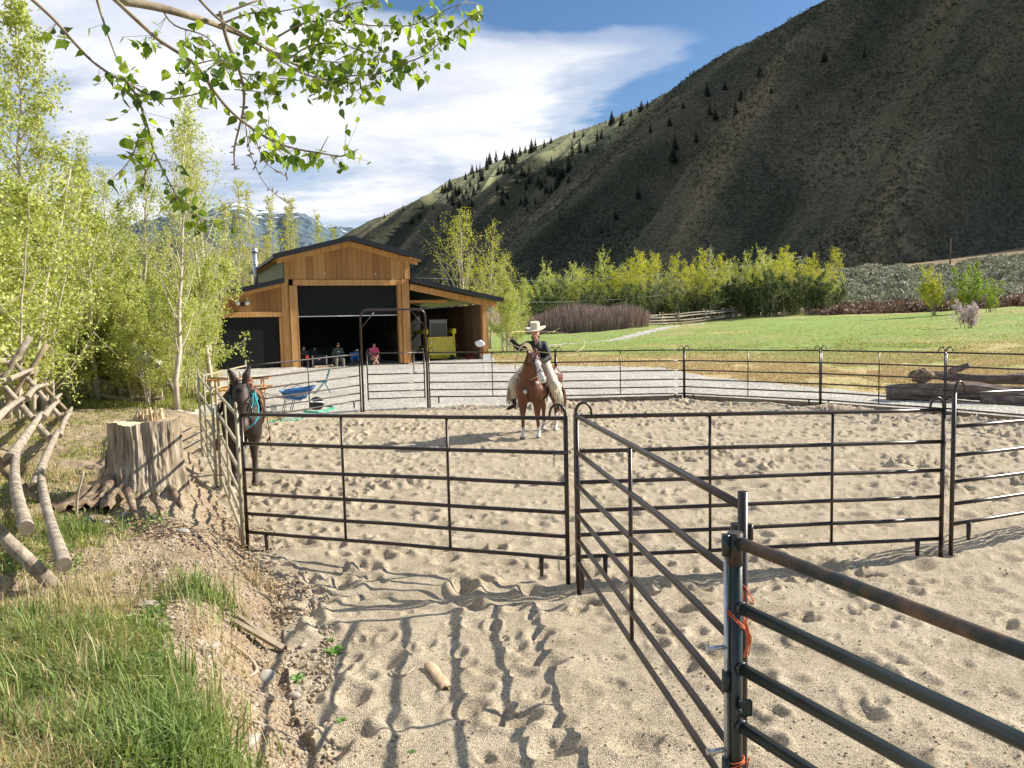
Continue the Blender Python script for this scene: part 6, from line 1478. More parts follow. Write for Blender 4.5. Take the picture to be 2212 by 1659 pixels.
def jackfence(label, feet, perp, name='log_fence', hgt_=1.45, rr=.065, seedo=0, wid=1.5, rails=4, over=.25):
    t = thing(name, label, 'fence', feet[0]); perp = Vector(perp).normalized(); tops = []
    for i, fpt in enumerate(feet):
        f0 = Vector(fpt); f1 = f0+perp*wid; f1.z = ground_z(f1.x, f1.y); rs = random.Random(seedo+i)
        for a, b in ((f0, f1), (f1, f0)):
            d = (b-a)*.80; m = MB(); logp(m, a-up*.05, a+Vector((d.x, d.y, hgt_+.32+rs.uniform(-.1, .1))), rr*1.1, rr*.95, .01, seed=seedo+i*7)
            m.build('leg', [logb if rs.random() < .5 else logm, endm], t)
    for i in range(len(feet)-1):
        a, b = Vector(feet[i]), Vector(feet[i+1]); dr = (b-a).normalized()
        for k in range(rails):
            u = .10+.22*k; rs = random.Random(seedo+i*11+k*3+50)
            off = perp*wid*.78*u*1.02*min(1, 4/rails*1.0+.0)+up*(hgt_*1.18*u*min(1, 4.2/rails)+.10)
            m = MB(); e = over+rs.uniform(0, .25); logp(m, a-dr*e+off-perp*.07*(1 if i % 2 else 1.8), b+dr*e+off-perp*.07*(1 if i % 2 else 1.8)+up*rs.uniform(-.05, .05), rr*rs.uniform(.85, 1.25), rr*rs.uniform(.6, .9), .012, seed=seedo+i*31+k)
            m.build('rail', [logm, endm], t)
        m = MB(); off = perp*wid*.5+up*(hgt_*.80); logp(m, a-dr*over+off, b+dr*over+off, rr, rr*.8, .02, seed=seedo+i*17+9); m.build('rail', [logm, endm], t)
    return t
ff = []
for px, py, Y in ((126, 1270, 5.7), (87, 1085, 8.6), (129, 967, 12.6), (148, 907, 16.4), (156, 874, 19.6)):
    p = D(px, py, Y); ff.append((p.x, p.y, ground_z(p.x, p.y)))
ff = [(ff[0][0]+1.2, ff[0][1]-2.6, .45)]+ff
ff = ff[1:]
jackfence('grey log buck-and-rail fence running away along the left edge', ff, (-.88, -.46, 0), rr=.050, seedo=3, rails=5)
ff = [gp(235, 820), gp(305, 815), gp(370, 812)]
fy2 = []
for px, Y in ((215, 24), (262, 23.5), (318, 23)): p = D(px, 700, Y); fy2.append((p.x, p.y, ground_z(p.x, p.y)))
jackfence('far log fence half hidden in the bushes left of the barn', fy2, (.1, 1, 0), seedo=40, rr=.06)
fy3 = []
for px, Y in ((1400, 99), (1435, 101.5), (1470, 104), (1530, 108), (1590, 112), (1650, 116), (1710, 121), (1765, 128)): p = D(px, 700, Y); fy3.append((p.x, p.y, float(gz(p.x, p.y))))
jackfence('long weathered log fence along the tree row beyond the meadow', fy3, (-.35, .9, 0), seedo=80, rr=.09, over=.4)

# ================================================================ stump, fallen logs, debris
stm = M('stump_bark', [(.06, .045, .03), (.24, .185, .125), (.46, .38, .28), (.64, .57, .45)], 4.5, .9, 1., 12, stretch=(3.6, 3.6, .4), bdist=.03, detail=9)
cutm = M('cut_wood', [(.50, .38, .22), (.66, .54, .36)], 6, .8, .4, 30, stretch=(1, 1, 6))
sb = gp(318, 1060); sb.z -= .05
sY = sb.y; sr = 73/1660*sY
t = thing('tree_stump', 'large grooved cottonwood stump with a splintered top beside the pen', 'stump', sb)
n = 300; m = MB(); rows = []; topz = D(320, 908, sY).z-sb.z; NR = 54
for i in range(NR):
    u = i/(NR-1); z = topz*u; aa = 2*math.pi*np.arange(n)/n; fl = (1-u)**2.6
    r = sr*(1.0+.42*fl*(1+.5*np.cos(aa-3.4))+.05*np.sin(3*aa+1)+.035*np.sin(7*aa))
    wx = np.cos(aa)*3.2+.35*vn(np.cos(aa)*4+9, np.sin(aa)*4+z*3, 8); wy = np.sin(aa)*3.2
    g1 = 1-np.abs(vn(wx*1.9+z*.8, wy*1.9+z*.5, 41)); g2 = 1-np.abs(vn(wx*4.6+z*1.6, wy*4.6-z, 42)); g3 = vn(wx*9, wy*9+z*9, 43)
    r = r*(1-.055*(1-g1**2.2)-.045*(1-g2**2)+.014*g3)
    row_ = [Vector((sb.x+r[k]*math.cos(aa[k]), sb.y+r[k]*math.sin(aa[k])*.95, sb.z+z+(.02*math.sin(aa[k]*5)+.012*g3[k] if i == NR-1 else 0))) for k in range(n)]
    rows.append(row_)
m.add([v for r in rows for v in r], [(i*n+k, i*n+(k+1) % n, (i+1)*n+(k+1) % n, (i+1)*n+k) for i in range(NR-1) for k in range(n)]); m.build('bark', stm, t)
m = MB(); ce = Vector((sb.x, sb.y, sb.z+topz-.012)); m.add([ce]+[ce+(v-ce)*.97+up*.0 for v in rows[-1]], [(0, 1+k, 1+(k+1) % n) for k in range(n)], smooth=False); m.build('cut_top', cutm, t)
m = MB(); random.seed(9)
for k in range(60):
    a = random.uniform(-.5, .5); x = sr*random.uniform(-.30, .50); y = sr*random.uniform(-.1, .5); hh_ = random.uniform(.05, .16)*(1.5 if .1 < x/sr < .45 and random.random() < .4 else 1)
    b0 = ce+Vector((x, y, -.01)); m.box(b0+up*hh_/2, (random.uniform(.012, .035), random.uniform(.008, .02), hh_), Matrix.Rotation(random.uniform(-.18, .18), 3, 'Y') @ Matrix.Rotation(random.uniform(0, 3), 3, 'Z'))
m.build('splinters', cutm, t)
# buttress root and decayed wood running to the left
m = MB(); random.seed(4)
rot_ = M('rotten_wood', [(.07, .045, .028), (.20, .14, .09), (.44, .34, .23)], 7, .95, .9, 14, bdist=.03, detail=9)
_src = "mound"
a0 = Vector((sb.x-sr*.7, sb.y-.25, sb.z+.16)); e0_ = gp(112, 1108)+up*.04
for k in range(4):
    rl = random.Random(k); a1 = a0+Vector((.05*k, -.10*k, -.02*k)); e1 = e0_+Vector((.22*k, -.05*k, 0)); n_ = 26; ns = 20; d = (e1-a1).normalized(); x = d.cross(up).normalized(); y = x.cross(d); V = []
    for i in range(n_+1):
        u = i/n_; c = a1.lerp(e1, u)+up*.03*math.sin(u*6+k)
        for j in range(ns):
            q = 2*math.pi*j/ns; nz = float(fbm(np.array([math.cos(q)*2+k*5]), np.array([u*3.2+math.sin(q)*2]), 4, 12+k)[0]); r = (.15-.10*u)*(1+.85*nz); V.append(c+x*math.cos(q)*r+y*math.sin(q)*r*.85)
    m.add(V, [(i*ns+j, i*ns+(j+1) % ns, (i+1)*ns+(j+1) % ns, (i+1)*ns+j) for i in range(n_) for j in range(ns)])
m.build('rotten_root', rot_, t)
for k, (x0, y0, x1, y1) in enumerate(((275, 1085, 300, 1140), (335, 1090, 350, 1122), (362, 1060, 400, 1110))):
    a = gp(x0, y0)+up*.12; e = gp(x1, y1); m = MB(); m.tube([a, a.lerp(e, .4)+up*.03, a.lerp(e, .75)+up*.01, e-up*.03], [.05, .04, .028, .012], 9, jit=.25); m.build('root', rot_, t)
# fallen logs beyond the pen, right
lgm = M('dark_fallen_log', [(.07, .05, .04), (.16, .12, .10), (.30, .25, .20)], 3.5, .9, .8, 12, stretch=(.6, 2.5, 2.5), bdist=.03, detail=9)
def biglog(m, a, b, r0, r1, seed):
    rl = random.Random(seed); n = 34; L_ = (b-a).length; ns = 22; d = (b-a).normalized(); x = d.cross(up).normalized(); y = x.cross(d)
    V = []
    for i in range(n+1):
        u = i/n; c = a.lerp(b, u)+up*.05*math.sin(u*7+seed)+x*.07*math.sin(u*5+seed*2)
        for k in range(ns):
            q = 2*math.pi*k/ns; nz = float(fbm(np.array([math.cos(q)*1.6+seed]), np.array([u*L_*.7+math.sin(q)*1.6]), 4, seed)[0]); r = (r0+(r1-r0)*u)*(1+.55*nz+.12*math.sin(q*5+u*9))*(1 if 0 < i < n else .8)
            V.append(c+x*math.cos(q)*r+y*math.sin(q)*r*.9+d*(.10*nz if i in (0, n) else 0))
    m.add(V, [(i*ns+k, i*ns+(k+1) % ns, (i+1)*ns+(k+1) % ns, (i+1)*ns+k) for i in range(n) for k in range(ns)]+[tuple(range(ns-1, -1, -1)), tuple(n*ns+k for k in range(ns))])
la = D(1915, 826, 21.5); lb_ = D(2190, 842, 20.0); la.z = .26; lb_.z = .28
m = MB(); biglog(m, la, lb_+(lb_-la)*.35, .27, .22, 5); o = m.build('fallen_log', [lgm, endm]); tag(o, 'thick dark fallen log lying beyond the back row of panels', 'log')
m = MB(); a = D(1990, 800, 22.3); a.z = .62; b2 = D(2212, 826, 21.2); b2.z = .50; biglog(m, a, b2+(b2-a)*.3, .11, .20, 8); tag(m.build('fallen_log', [lgm, endm]), 'grey log resting on top of the thick fallen log', 'log')
m = MB(); a = D(2050, 812, 21.6); b2 = D(2095, 788, 21.2); a.z = .75; logp(m, a, b2, .09, .075, .01, 5, 2); tag(m.build('broken_branch', [lgm, endm]), 'short broken branch sticking up from the fallen logs', 'branch')
m = MB(); m.ball(D(1990, 812, 21.2), .27, 9, sc3=(1.2, .8, .7), jit=.2); tag(m.build('log_burl', rot_), 'knobbly dark burl on the thick fallen log', 'burl')
m = MB(); a = D(2090, 850, 20.3); m.tube([D(2120, 868, 20.1), D(2150, 862, 20), D(2250, 868, 19.5)], [.2, .24, .2], 9, jit=.1); tag(m.build('fallen_log', lgm), 'short log in front of the others at the right edge', 'log')
random.seed(6)
# white sheet in the bushes
m = MB(); c = D(322, 776, 22.8); V = []; random.seed(12)
for i in range(9):
    for k in range(9):
        u = (i-4)/4; v = (k-4)/4; V.append(c+Vector((u*.34+v*.05+random.uniform(-.03, .03), random.uniform(-.06, .06)+.1*math.sin(u*5+v*3), -u*.20+v*.16*(1-.3*u)+random.uniform(-.03, .03))))
m.add(V, [(i*9+k, i*9+k+1, i*9+10+k, i*9+9+k) for i in range(8) for k in range(8)], smooth=False)
tag(m.build('white_sheet', MATS['white_cloth']), 'crumpled white sheet caught in the bushes over the far log fence', 'sheet')

# ---- grass, litter, stones -----------------------------------------
grass_g = M('grass_blade', [(.07, .10, .025), (.18, .23, .05), (.38, .41, .10), (.56, .52, .20)], .7, .55, island=True, transl=.35)
grass_s = M('straw_blade', [(.40, .30, .14), (.55, .44, .22), (.66, .56, .34)], .7, .7, island=True, transl=.2)
def blades(name, X, Y, Hh, Wd, mat, rg, bend=.6, zoff=-.01):
    n = len(X); zo = zone_of(X, Y); zo = np.where(zo == 4, 1, np.where(zo == 5, 2, zo)); Z = gz(X, Y)+relief(X, Y, zo)+zoff
    a = rg.uniform(0, 6.28, n); d = np.stack([np.cos(a), np.sin(a), 0*a], -1); a2 = a+1.57+rg.uniform(-.6, .6, n); s = np.stack([np.cos(a2), np.sin(a2), 0*a], -1)
    B0 = np.stack([X, Y, Z], -1); bd_ = (bend*rg.uniform(.1, 1., n))[:, None]; Hc = Hh[:, None]; up_ = np.array([0, 0, 1.]); W_ = Wd[:, None]
    M1 = B0+up_*Hc*.5+d*Hc*bd_*.2; T = B0+up_*Hc*(1-bd_*.45)+d*Hc*bd_*.8
    V = np.stack([B0-s*W_, B0+s*W_, M1+s*W_*.8, M1-s*W_*.8, T+s*W_*.12, T-s*W_*.12], 1).reshape(-1, 3)
    k = np.arange(n)[:, None]*6; Fc = np.concatenate([k+np.array([0, 1, 2, 3]), k+np.array([3, 2, 4, 5])])
    return link(name, np_mesh(name, V, Fc, mat, smooth=False))
def scatter_px(n, x0, x1, y0, y1, rg, z=.45):
    px = rg.uniform(x0, x1, n); py = rg.uniform(y0, y1, n)
    u = (px-CX)/F; v = -(py-CY)/F; c, s = math.cos(ROLL), math.sin(ROLL); u2 = u*c+v*s; v2 = -u*s+v*c; cp, sp = math.cos(PITCH), math.sin(PITCH)
    ry = cp+v2*sp; rz = -sp+v2*cp; t = (z-CAMZ)/rz; return u2*t, ry*t
rg = np.random.default_rng(31)
X, Y = scatter_px(260000, -120, 640, 800, 1750, rg)
t_ = bank_t(X, Y); dn = fbm(X*.9, Y*.9, 4, 91); dens = sst(.85, 1.45, t_+.35*dn)*(.10+1.7*sst(-.12, .42, dn))*(1-.75*sst(6.2, 7.6, Y)*(1-sst(2.0, 3.0, t_)))*(.35+.65*sst(14, 7, Y))+1.1*sst(1.2, 2.2, t_)*sst(7, 9, Y)*sst(-.5, .2, dn)*(Y < 24)
dens = dens*np.where(np.hypot(X-sb.x, Y-sb.y) < sr*1.6, .05, 1); keep = rg.uniform(0, 1, len(X)) < dens*.8; X, Y, dn = X[keep], Y[keep], dn[keep]
isg = rg.uniform(0, 1, len(X)) < .34+.52*sst(-.2, .4, fbm(X*.7+9, Y*.7, 3, 95))
near_ = sst(9, 3.5, Y); Hh = rg.uniform(.04, .15, len(X))*(.65+.4*near_)*(1+.9*np.clip(dn, 0, 1)); Wd = rg.uniform(.0015, .0026, len(X))*(1+2.2*rg.uniform(0, 1, len(X))**4)*(1+.13*np.clip(Y-5, 0, 20))
o = blades('green_grass', X[isg], Y[isg], Hh[isg], Wd[isg], grass_g, rg, 1.6); tag(o, 'fresh green grass over the raised bank at left', 'grass', kind='stuff')
o = blades('dry_grass', X[~isg], Y[~isg], Hh[~isg]*rg.uniform(.6, 1.4, (~isg).sum()), Wd[~isg]*.7, grass_s, rg, 1.3); tag(o, 'straw-coloured dry grass mixed into the left bank', 'grass', kind='stuff')
rw = np.random.default_rng(17); Xw, Yw = scatter_px(26000, -100, 560, 1060, 1740, rw); kk = (bank_t(Xw, Yw) > .8) & (fbm(Xw*1.3+4, Yw*1.3, 3, 23) > .12); Xw, Yw = Xw[kk], Yw[kk]
Pw = np.stack([Xw, Yw, gz(Xw, Yw)+relief(Xw, Yw, np.full(len(Xw), 3))+rw.uniform(.01, .09, len(Xw))], -1); Vw, Fw = leaf_cards(Pw, .034, rw)
tag(link('broadleaf_weeds', np_mesh('broadleaf_weeds', Vw, Fw, M('broadleaf', [(.07, .13, .025), (.15, .25, .05), (.26, .36, .09)], 3, .55, island=True, transl=.3), smooth=False)), 'low broad-leaved weeds mixed into the left bank grass', 'weeds', kind='stuff')
# tall bright clumps bottom left
cl = [gp(*q) for q in ((300, 1560), (350, 1600), (420, 1640), (250, 1640), (180, 1600), (330, 1480), (390, 1560), (100, 1500), (230, 1500), (440, 1290), (160, 1160), (60, 1620), (300, 1640), (380, 1660), (60, 1360), (20, 1560), (140, 1400))]
X = np.concatenate([rg.normal(c.x, .15, 300) for c in cl]); Y = np.concatenate([rg.normal(c.y, .15, 300) for c in cl]); n = len(X)
o = blades('tall_grass', X, Y, rg.uniform(.10, .30, n), rg.uniform(.003, .0075, n), M('tall_grass_blade', [(.065, .11, .025), (.16, .24, .05), (.32, .40, .13)], .7, .5, island=True, transl=.35), rg, 1.0); tag(o, 'taller bright green grass clumps in the lower left corner', 'grass', kind='stuff')
cl = [gp(*q) for q in ((470, 1530), (500, 1450), (560, 1270), (340, 1290), (460, 1380), (110, 1330), (150, 1500), (490, 1300), (230, 1290), (510, 1610))]
X = np.concatenate([rg.normal(c.x, .10, 60) for c in cl]); Y = np.concatenate([rg.normal(c.y, .10, 60) for c in cl]); n = len(X)
o = blades('straw_stalks', X, Y, rg.uniform(.15, .42, n), rg.uniform(.0015, .003, n), grass_s, rg, .7); tag(o, 'tall dry straw stalks standing out of the left bank', 'grass', kind='stuff')
# meadow tufts beyond the pen
X, Y = scatter_px(150000, 1060, 2350, 765, 905, rg, 0.1); X2, Y2 = scatter_px(60000, 1060, 2350, 705, 790, rg, .6); X = np.r_[X, X2]; Y = np.r_[Y, Y2]
zk = (zone_of(X, Y) == 2) & (Y > 15) & (Y < 90) & (fbm(X*.5, Y*.5, 3, 44) > -.25); X, Y = X[zk], Y[zk]
strw = rg.uniform(0, 1, len(X)) < np.clip(1.15-(Y+.62*X-41)/14., .10, .97)
Hh = rg.uniform(.05, .14, len(X)); Wd = rg.uniform(.006, .014, len(X))*(1+Y/60)
o = blades('meadow_straw', X[strw], Y[strw], Hh[strw], Wd[strw], grass_s, rg, 1.); tag(o, 'short dry straw grass between gravel yard and green meadow', 'grass', kind='stuff')
o = blades('meadow_grass', X[~strw], Y[~strw], Hh[~strw]*.8, Wd[~strw], grass_g, rg, 1.); tag(o, 'short green grass tufts in the meadow', 'grass', kind='stuff')
# grass and weeds round the barn's left side and under the thicket
X, Y = scatter_px(60000, -60, 470, 800, 880, rg, .2); kk = (zone_of(X, Y) != 1) & (Y < 40); X, Y = X[kk], Y[kk]
o = blades('thicket_grass', X, Y, rg.uniform(.08, .3, len(X)), rg.uniform(.005, .011, len(X)), grass_g, rg, .8); tag(o, 'rough green grass under the left thicket', 'grass', kind='stuff')
# leaf litter along the foot of the bank and by the stump
lit = M('dead_leaf', [(.20, .12, .07), (.36, .25, .15), (.52, .42, .30)], 3, .8, island=True)
def litter(name, label, C, sp, n, size, mat):
    X = np.concatenate([rg.normal(c.x, sp, n) for c in C]); Y = np.concatenate([rg.normal(c.y, sp, n) for c in C]); zo = zone_of(X, Y); zo = np.where(zo == 4, 1, np.where(zo == 5, 2, zo))
    P = np.stack([X, Y, gz(X, Y)+relief(X, Y, zo)+.008], -1); V, Fc = leaf_cards(P, size, rg); V = V.reshape(-1, 4, 3); V[..., 2] = P[:, None, 2]+(V[..., 2]-P[:, None, 2])*.35+.006
    o = link(name, np_mesh(name, V.reshape(-1, 3), Fc, mat, smooth=False)); return tag(o, label, 'leaves', kind='stuff')
litter('leaf_litter', 'dead leaves and chips gathered where bank meets sand', [gp(*q) for q in ((520, 1190), (545, 1225), (570, 1260), (595, 1290), (610, 1330), (500, 1170), (480, 1130), (585, 1275), (555, 1245), (300, 1140), (350, 1160), (250, 1130), (400, 1140), (430, 1180))], .12, 170, .045, lit)
X, Y = scatter_px(2600, -60, 700, 860, 1700, rg); kk = bank_t(X, Y) > -.15; C = [Vector((x, y, 0)) for x, y in zip(X[kk], Y[kk])]
litter('scattered_litter', 'dead leaves and straw bits scattered over the left bank', C, .02, 1, .04, lit)
X, Y = scatter_px(420, 650, 2300, 900, 1700, rg, 0); C = [Vector((x, y, 0)) for x, y in zip(X, Y) if y < 14]
litter('sand_litter', 'small dead leaves and twigs strewn on the sand', C, .02, 1, .028, lit)
# soil clods on sand and bank
X, Y = scatter_px(2600, 540, 2300, 880, 1720, rg, 0); kk = (bank_t(X, Y) < .3) & (Y < 20) & (rg.uniform(0, 1, len(X)) < .2+.8*sst(0, .5, fbm(X*.8, Y*.8, 3, 55))); X, Y = X[kk], Y[kk]; zo = zone_of(X, Y); zo = np.where(zo == 4, 1, np.where(zo == 5, 2, zo)); P = np.stack([X, Y, gz(X, Y)+relief(X, Y, zo)], -1)
iv, fi = ico(); S = rg.uniform(.002, .0085, len(P))*(1+.05*Y); V = (P[:, None, :]+iv[None]*S[:, None, None]*rg.uniform(.6, 1.3, (len(P), 1, 3))).reshape(-1, 3); Fc = (fi[None]+np.arange(len(P))[:, None, None]*len(iv)).reshape(-1, 3)
o = link('soil_clods', np_mesh('soil_clods', V, Fc, M('clod', [(.20, .15, .10), (.34, .27, .19)], 5, .95))); tag(o, 'small dark clods strewn on the sand', 'clods', kind='stuff')
X, Y = scatter_px(9000, -60, 720, 980, 1720, rg, .2); kk = (bank_t(X, Y) > -.5) & (bank_t(X, Y) < 1.3); X, Y = X[kk], Y[kk]; P = np.stack([X, Y, gz(X, Y)+relief(X, Y, np.full(len(X), 3))], -1)
S = rg.uniform(.004, .019, len(P)); V = (P[:, None, :]+iv[None]*S[:, None, None]*rg.uniform(.6, 1.3, (len(P), 1, 3))).reshape(-1, 3); Fc = (fi[None]+np.arange(len(P))[:, None, None]*len(iv)).reshape(-1, 3)
o = link('bank_pebbles', np_mesh('bank_pebbles', V, Fc, M('pebble', [(.20, .15, .10), (.34, .27, .19), (.48, .43, .36)], 7, .95))); tag(o, 'pebbles and crumbs of earth on the bank slope', 'pebbles', kind='stuff')
# stones
stone = M('river_stone', [(.30, .27, .23), (.42, .38, .32), (.52, .48, .41)], 9, .8, .3, 40)
for i, (px, py, r, lb) in enumerate(((146, 1094, .085, 'pale round stone in the hollow under the rotten root'), (282, 1112, .09, 'pale stone below the stump roots, right of the others'), (228, 1128, .07, 'flat pale stone left of the pair below the stump'), (192, 1128, .06, 'whitish flat stone in front of the rotten root'),
      (395, 1145, .07, 'light stone on the dirt right of the stump foot'), (318, 1310, .075, 'wedge-shaped stone among the grass on the bank'), (332, 1357, .07, 'grey stone, upper of two stacked in the grass'), (336, 1378, .06, 'grey stone, lower of two stacked in the grass'),
      (575, 1462, .09, 'long smooth white stone at the brow of the dirt bank'), (462, 1398, .05, 'oval pale stone in the dirt of the bank'), (407, 1272, .05, 'small elongated stone high on the bank'), (645, 1490, .035, 'small stone lying at the foot of the bank'), (637, 1505, .045, 'white stone lying in the dip by the shadow'),
      (655, 1395, .035, 'round grey stone at the edge of the sand'), (540, 1605, .06, 'rounded stone near the bottom of the bank'), (450, 1420, .03, 'tiny white stone below the oval one'), (366, 1255, .045, 'pebble-grey stone in a group on the bank'), (350, 1240, .035, 'smallest stone in the group on the bank'))):
    p = gp(px, py); m = MB(); random.seed(50+i); m.ball(p+up*r*.15, r*.8, 9, sc3=(1.35, .85, .5), rot=Matrix.Rotation(random.uniform(0, 3), 3, 'Z'), jit=.035); tag(m.build('stone', stone), lb, 'stone', 'stones on the left bank')
# sticks, board, bark piece, small weeds
stk = M('dry_stick', [(.34, .27, .19), (.50, .43, .33)], 9, .9)
for pts, r, lb in (([(505, 1350), (560, 1375), (612, 1412)], .03, 'weathered split board lying on the dirt bank'), ([(590, 1300), (545, 1275), (500, 1262), (460, 1290)], .006, 'thin curved twig on the bank above the leaves'), ([(500, 1395), (540, 1420), (555, 1455), (535, 1470)], .012, 'crooked pale root piece lying on the bank'),
      ([(470, 1540), (560, 1570), (640, 1600)], .006, 'long thin twig lying down the bank slope'), ([(845, 1455), (870, 1465), (895, 1448)], .007, 'small curved twig on the sand left of the bark'), ([(180, 1020), (168, 1060), (166, 1105)], .014, 'thin bare stick standing up before the rotten root')):
    P = [gp(*q)+up*(.01+r) for q in pts]
    if 'standing' in lb: b0 = gp(166, 1115); P = [b0, D(168, 1070, b0.y), D(181, 1018, b0.y+.02)]
    m = MB()
    if 'board' in lb: m.beam(P[0]+up*.0, P[-1], .065, .022); m.beam(P[0]+Vector((.02, .035, .02)), P[-1]+Vector((-.06, .04, .015)), .03, .018)
    else: m.tube(smooth_path(P, 3), r, 6, jit=.1)
    tag(m.build('weathered_board' if 'board' in lb else 'stick', board if 'board' in lb else stk), lb, 'board' if 'board' in lb else 'stick')
p0, p1 = gp(927, 1440), gp(965, 1492); d = (p1-p0).normalized(); s_ = Vector((-d.y, d.x, 0)); m = MB(); V = []; Fc = []
for i in range(7):
    for k in range(6):
        a = R(-70+28*k); q = p0.lerp(p1, i/6); wv = .042*(1+.16*math.sin(i*2.1+k)); V.append(q+s_*math.sin(a)*wv+up*(math.cos(a)*.018+.018)+d*.012*math.sin(k*2.7+i))
Fc = [(i*6+k, i*6+k+1, i*6+7+k, i*6+6+k) for i in range(6) for k in range(5)]; V2 = [v-up*.012 for v in V]; b = len(V)
m.add(V+V2, Fc+[tuple(x+b for x in q[::-1]) for q in Fc]+[(k+1, k, k+b, k+1+b) for k in range(5)]+[(36+k, 36+k+1, 36+k+1+b, 36+k+b) for k in range(5)]+[(i*6, i*6+6, i*6+6+b, i*6+b) for i in range(6)]+[(i*6+11, i*6+5, i*6+5+b, i*6+11+b) for i in range(6)])
tag(m.build('bark_piece', M('curled_bark', [(.42, .28, .16), (.60, .45, .29)], 8, .8, .4, 30)), 'curled tan piece of bark lying on the sand between rail shadows', 'bark')
weed = M('weed_leaf', [(.10, .25, .03), (.20, .42, .07)], 3, .5, island=True, transl=.3)
for i, (px, py, s, lb) in enumerate(((722, 1410, 1., 'largest bright green weed sprouting from the sand'), (716, 1380, .5, 'small weed just behind the largest one'), (738, 1560, .5, 'low weed in the sand near the bottom'), (720, 1700, .5, 'tiny weed at the very bottom'), (640, 1470, .8, 'green weed on the edge of the bank'), (890, 1625, .3, 'tiny sprout in the sand right of a rail shadow'))):
    if py > 1659: continue
    p = gp(px, py); m = MB(); random.seed(70+i)
    for k in range(16):
        a = k*2.4; L_ = .09*s*random.uniform(.6, 1.1); dr = Vector((math.cos(a), math.sin(a), 0)); sv_ = Vector((-dr.y, dr.x, 0)); e = random.uniform(.3, 1.)
        m.add([p, p+dr*L_*.5+sv_*.014*s+up*L_*.5*e, p+dr*L_+up*L_*.45*e, p+dr*L_*.5-sv_*.014*s+up*L_*.5*e], [(0, 1, 2, 3)], smooth=False)
    tag(m.build('weed', weed), lb, 'weed')

# ================================================================ overhanging cottonwood limb
k496 = .4961
def bz(pts, Y0, Y1): n = len(pts)-1; return [D(u*k496, v*k496, Y0+(Y1-Y0)*i/n) for i, (u, v) in enumerate(pts)]
t = thing('overhanging_cottonwood', 'big-leafed cottonwood limb hanging into the top of the photo from above', 'tree', (-2.6, -1.6, .45))
limb = bz([(520, 0), (700, 35), (860, 80), (950, 112), (1100, 175), (1250, 262), (1420, 345)], 2.5, 3.1)
trunk = [Vector((-2.6, -1.6, .2)), Vector((-2.65, -1.5, 1.6)), Vector((-2.6, -1.2, 3.0)), Vector((-2.4, -.5, 4.0)), Vector((-2.0, .9, 4.35)), Vector((-1.45, 1.9, 4.0))]
m = MB(); m.tube(smooth_path(trunk+[limb[0]], 4), list(np.linspace(.17, .0155, 25)), 12, jit=.03); m.tube(smooth_path(limb, 4), list(np.linspace(.0155, .004, 25)), 8, jit=.05)
BRS = [([(490, -10), (620, 110), (700, 180), (850, 280), (920, 380), (1000, 480), (1100, 560), (1200, 620), (1300, 650), (1400, 668), (1490, 680), (1560, 650)], 2.45, 2.75, .010, 1.0), ([(1390, 667), (1430, 592)], 2.72, 2.72, .003, 0),
       ([(130, -10), (230, 80), (310, 170), (400, 265), (500, 335), (555, 357), (620, 400), (720, 430), (830, 415), (910, 390)], 2.35, 2.6, .008, .8), ([(555, 357), (600, 430), (640, 540), (670, 660), (720, 760), (780, 870), (850, 940), (900, 962)], 2.46, 2.6, .006, 1.),
       ([(420, -10), (440, 60), (480, 180), (510, 262)], 2.5, 2.55, .008, .4), ([(860, -10), (960, 90), (1080, 160), (1180, 230), (1300, 310), (1420, 345), (1530, 330), (1650, 322), (1750, 280), (1850, 240), (1920, 180), (1990, 120), (2100, 40)], 2.6, 3.0, .007, 1.3),
       ([(940, 70), (1100, 10), (1160, -10)], 2.7, 2.8, .008, .3), ([(960, 50), (990, 180), (1040, 300), (1060, 380), (1060, 470), (1040, 560), (1020, 650), (1022, 740)], 2.7, 2.8, .011, 0), ([(1160, 190), (1300, 110), (1400, 90), (1500, 95), (1600, 110), (1700, 112), (1800, 108), (1900, 60), (2020, 10)], 2.8, 3.05, .006, 1.5),
       ([(1040, 320), (1150, 330), (1300, 350), (1420, 350)], 2.75, 2.85, .004, .8), ([(1060, 470), (1080, 620), (1110, 720), (1170, 820), (1290, 910)], 2.78, 2.85, .003, 0), ([(1100, 560), (1150, 700), (1250, 770)], 2.66, 2.7, .003, 0),
       ([(700, 30), (760, 110), (900, 160), (960, 250), (1000, 330)], 2.6, 2.7, .005, 1.2), ([(1250, 262), (1350, 200), (1480, 190), (1600, 230), (1700, 220)], 2.95, 3.05, .005, 1.6), ([(1200, 230), (1320, 250), (1450, 270), (1580, 260)], 2.9, 3.0, .004, 1.5), ([(950, 112), (1080, 60), (1220, 50), (1350, 20)], 2.75, 2.85, .006, 1.),
       ([(640, 545), (600, 610), (570, 690), (500, 770)], 2.5, 2.5, .004, .9), ([(670, 660), (640, 740), (600, 830)], 2.52, 2.52, .004, .9), ([(1020, 390), (1130, 400), (1230, 420)], 2.75, 2.8, .003, 1.), ([(1500, 330), (1540, 390), (1590, 380)], 2.95, 2.97, .004, 1.5), ([(1420, 345), (1440, 410), (1430, 450)], 2.9, 2.9, .003, 1.2),
       ([(1400, 90), (1480, 40), (1560, 10), (1650, 20)], 2.9, 3., .004, 1.5), ([(1130, 480), (1170, 560), (1240, 610)], 2.72, 2.74, .003, .6), ([(850, 280), (960, 260), (1040, 300)], 2.55, 2.6, .004, 1.)]
LC = []; rgb = np.random.default_rng(88)
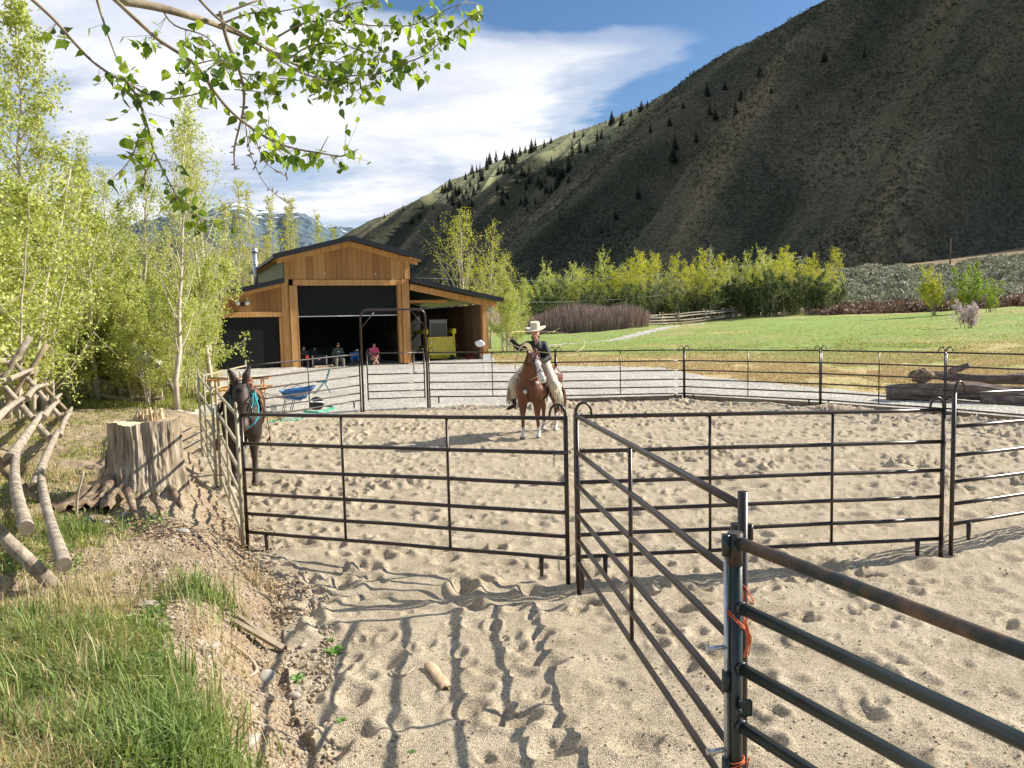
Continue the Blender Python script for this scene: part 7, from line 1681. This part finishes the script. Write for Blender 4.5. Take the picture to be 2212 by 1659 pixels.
for pts, Y0, Y1, r, ld in BRS:
    P = smooth_path(bz(pts, Y0, Y1), 4); m.tube(P, list(np.linspace(r*.66, max(.0013, r*.22), len(P))), 6, jit=.06)
    Lh = sum((P[i+1]-P[i]).length for i in range(len(P)-1)); nl = int(Lh*ld*68)
    for _ in range(nl):
        u = rgb.uniform(.12, 1.)*(len(P)-1.001); i = int(u); q = P[i].lerp(P[i+1], u-i)
        if rgb.uniform() < .35: e = q
        o_ = Vector(rgb.normal(size=3))*.028; e = q+o_+Vector((0, 0, -.012)); LC.append((q, e))
        if rgb.uniform() < .5:
            for _k in range(2): LC.append((q, e+Vector(rgb.normal(size=3))*.022))
    if ld == 0 and len(pts) > 2:   # spent catkin stubs on the bare twigs
        for _ in range(int(Lh*55)):
            u = rgb.uniform(.25, 1.)*(len(P)-1.001); i = int(u); q = P[i].lerp(P[i+1], u-i); d = Vector(rgb.normal(size=3)).normalized(); m.tube([q, q+d*.009, q+d*.018], [.0015, .003, .001], 4, caps=False)
for q, e in LC: m.tube([q, e], .0007, 3, caps=False)
m.build('branch', M('limb_bark', [(.12, .09, .06), (.26, .21, .14), (.40, .34, .24)], 12, .8, .4, 60, bdist=.003), t)
# heart-shaped leaves
out_ = [(0, 0), (.22, .30), (.42, .38), (.40, .22), (1., 0)]
base = np.array([(0, 0, 0), (.06, .26, .0), (.26, .40, .02), (.50, .33, .03), (.78, .13, .01), (1.06, 0, -.06), (.78, -.13, .01), (.50, -.33, .03), (.26, -.40, .02), (.06, -.26, 0), (.30, 0, -.05), (.62, 0, -.05)])
bf = [(0, 10, 2), (0, 2, 1), (10, 3, 2), (10, 11, 3), (11, 4, 3), (11, 5, 4), (0, 8, 10), (0, 9, 8), (10, 8, 7), (10, 7, 11), (11, 7, 6), (11, 6, 5)]
nL = len(LC); Cn = np.array([list(e) for q, e in LC]); a = rgb.normal(size=(nL, 3)); a[:, 2] -= 1.1; a /= np.linalg.norm(a, axis=1)[:, None]; b = rgb.normal(size=(nL, 3)); b -= (b*a).sum(1)[:, None]*a; b /= np.linalg.norm(b, axis=1)[:, None]; c = np.cross(a, b)
S = rgb.uniform(.022, .046, nL)[:, None, None]
V = Cn[:, None, :]+S*(base[None, :, 0:1]*a[:, None]+base[None, :, 1:2]*b[:, None]+base[None, :, 2:3]*c[:, None])
Fc = (np.array(bf)[None]+np.arange(nL)[:, None, None]*12).reshape(-1, 3)
leafm = M('cottonwood_leaf', [(.06, .13, .018), (.17, .29, .035), (.34, .48, .06), (.48, .60, .11)], 20, .32, island=True, transl=.5)
V = V.reshape(-1, 3)-np.array(t.location); o = link('leaves', np_mesh('leaves', V, Fc, leafm, smooth=True), t)
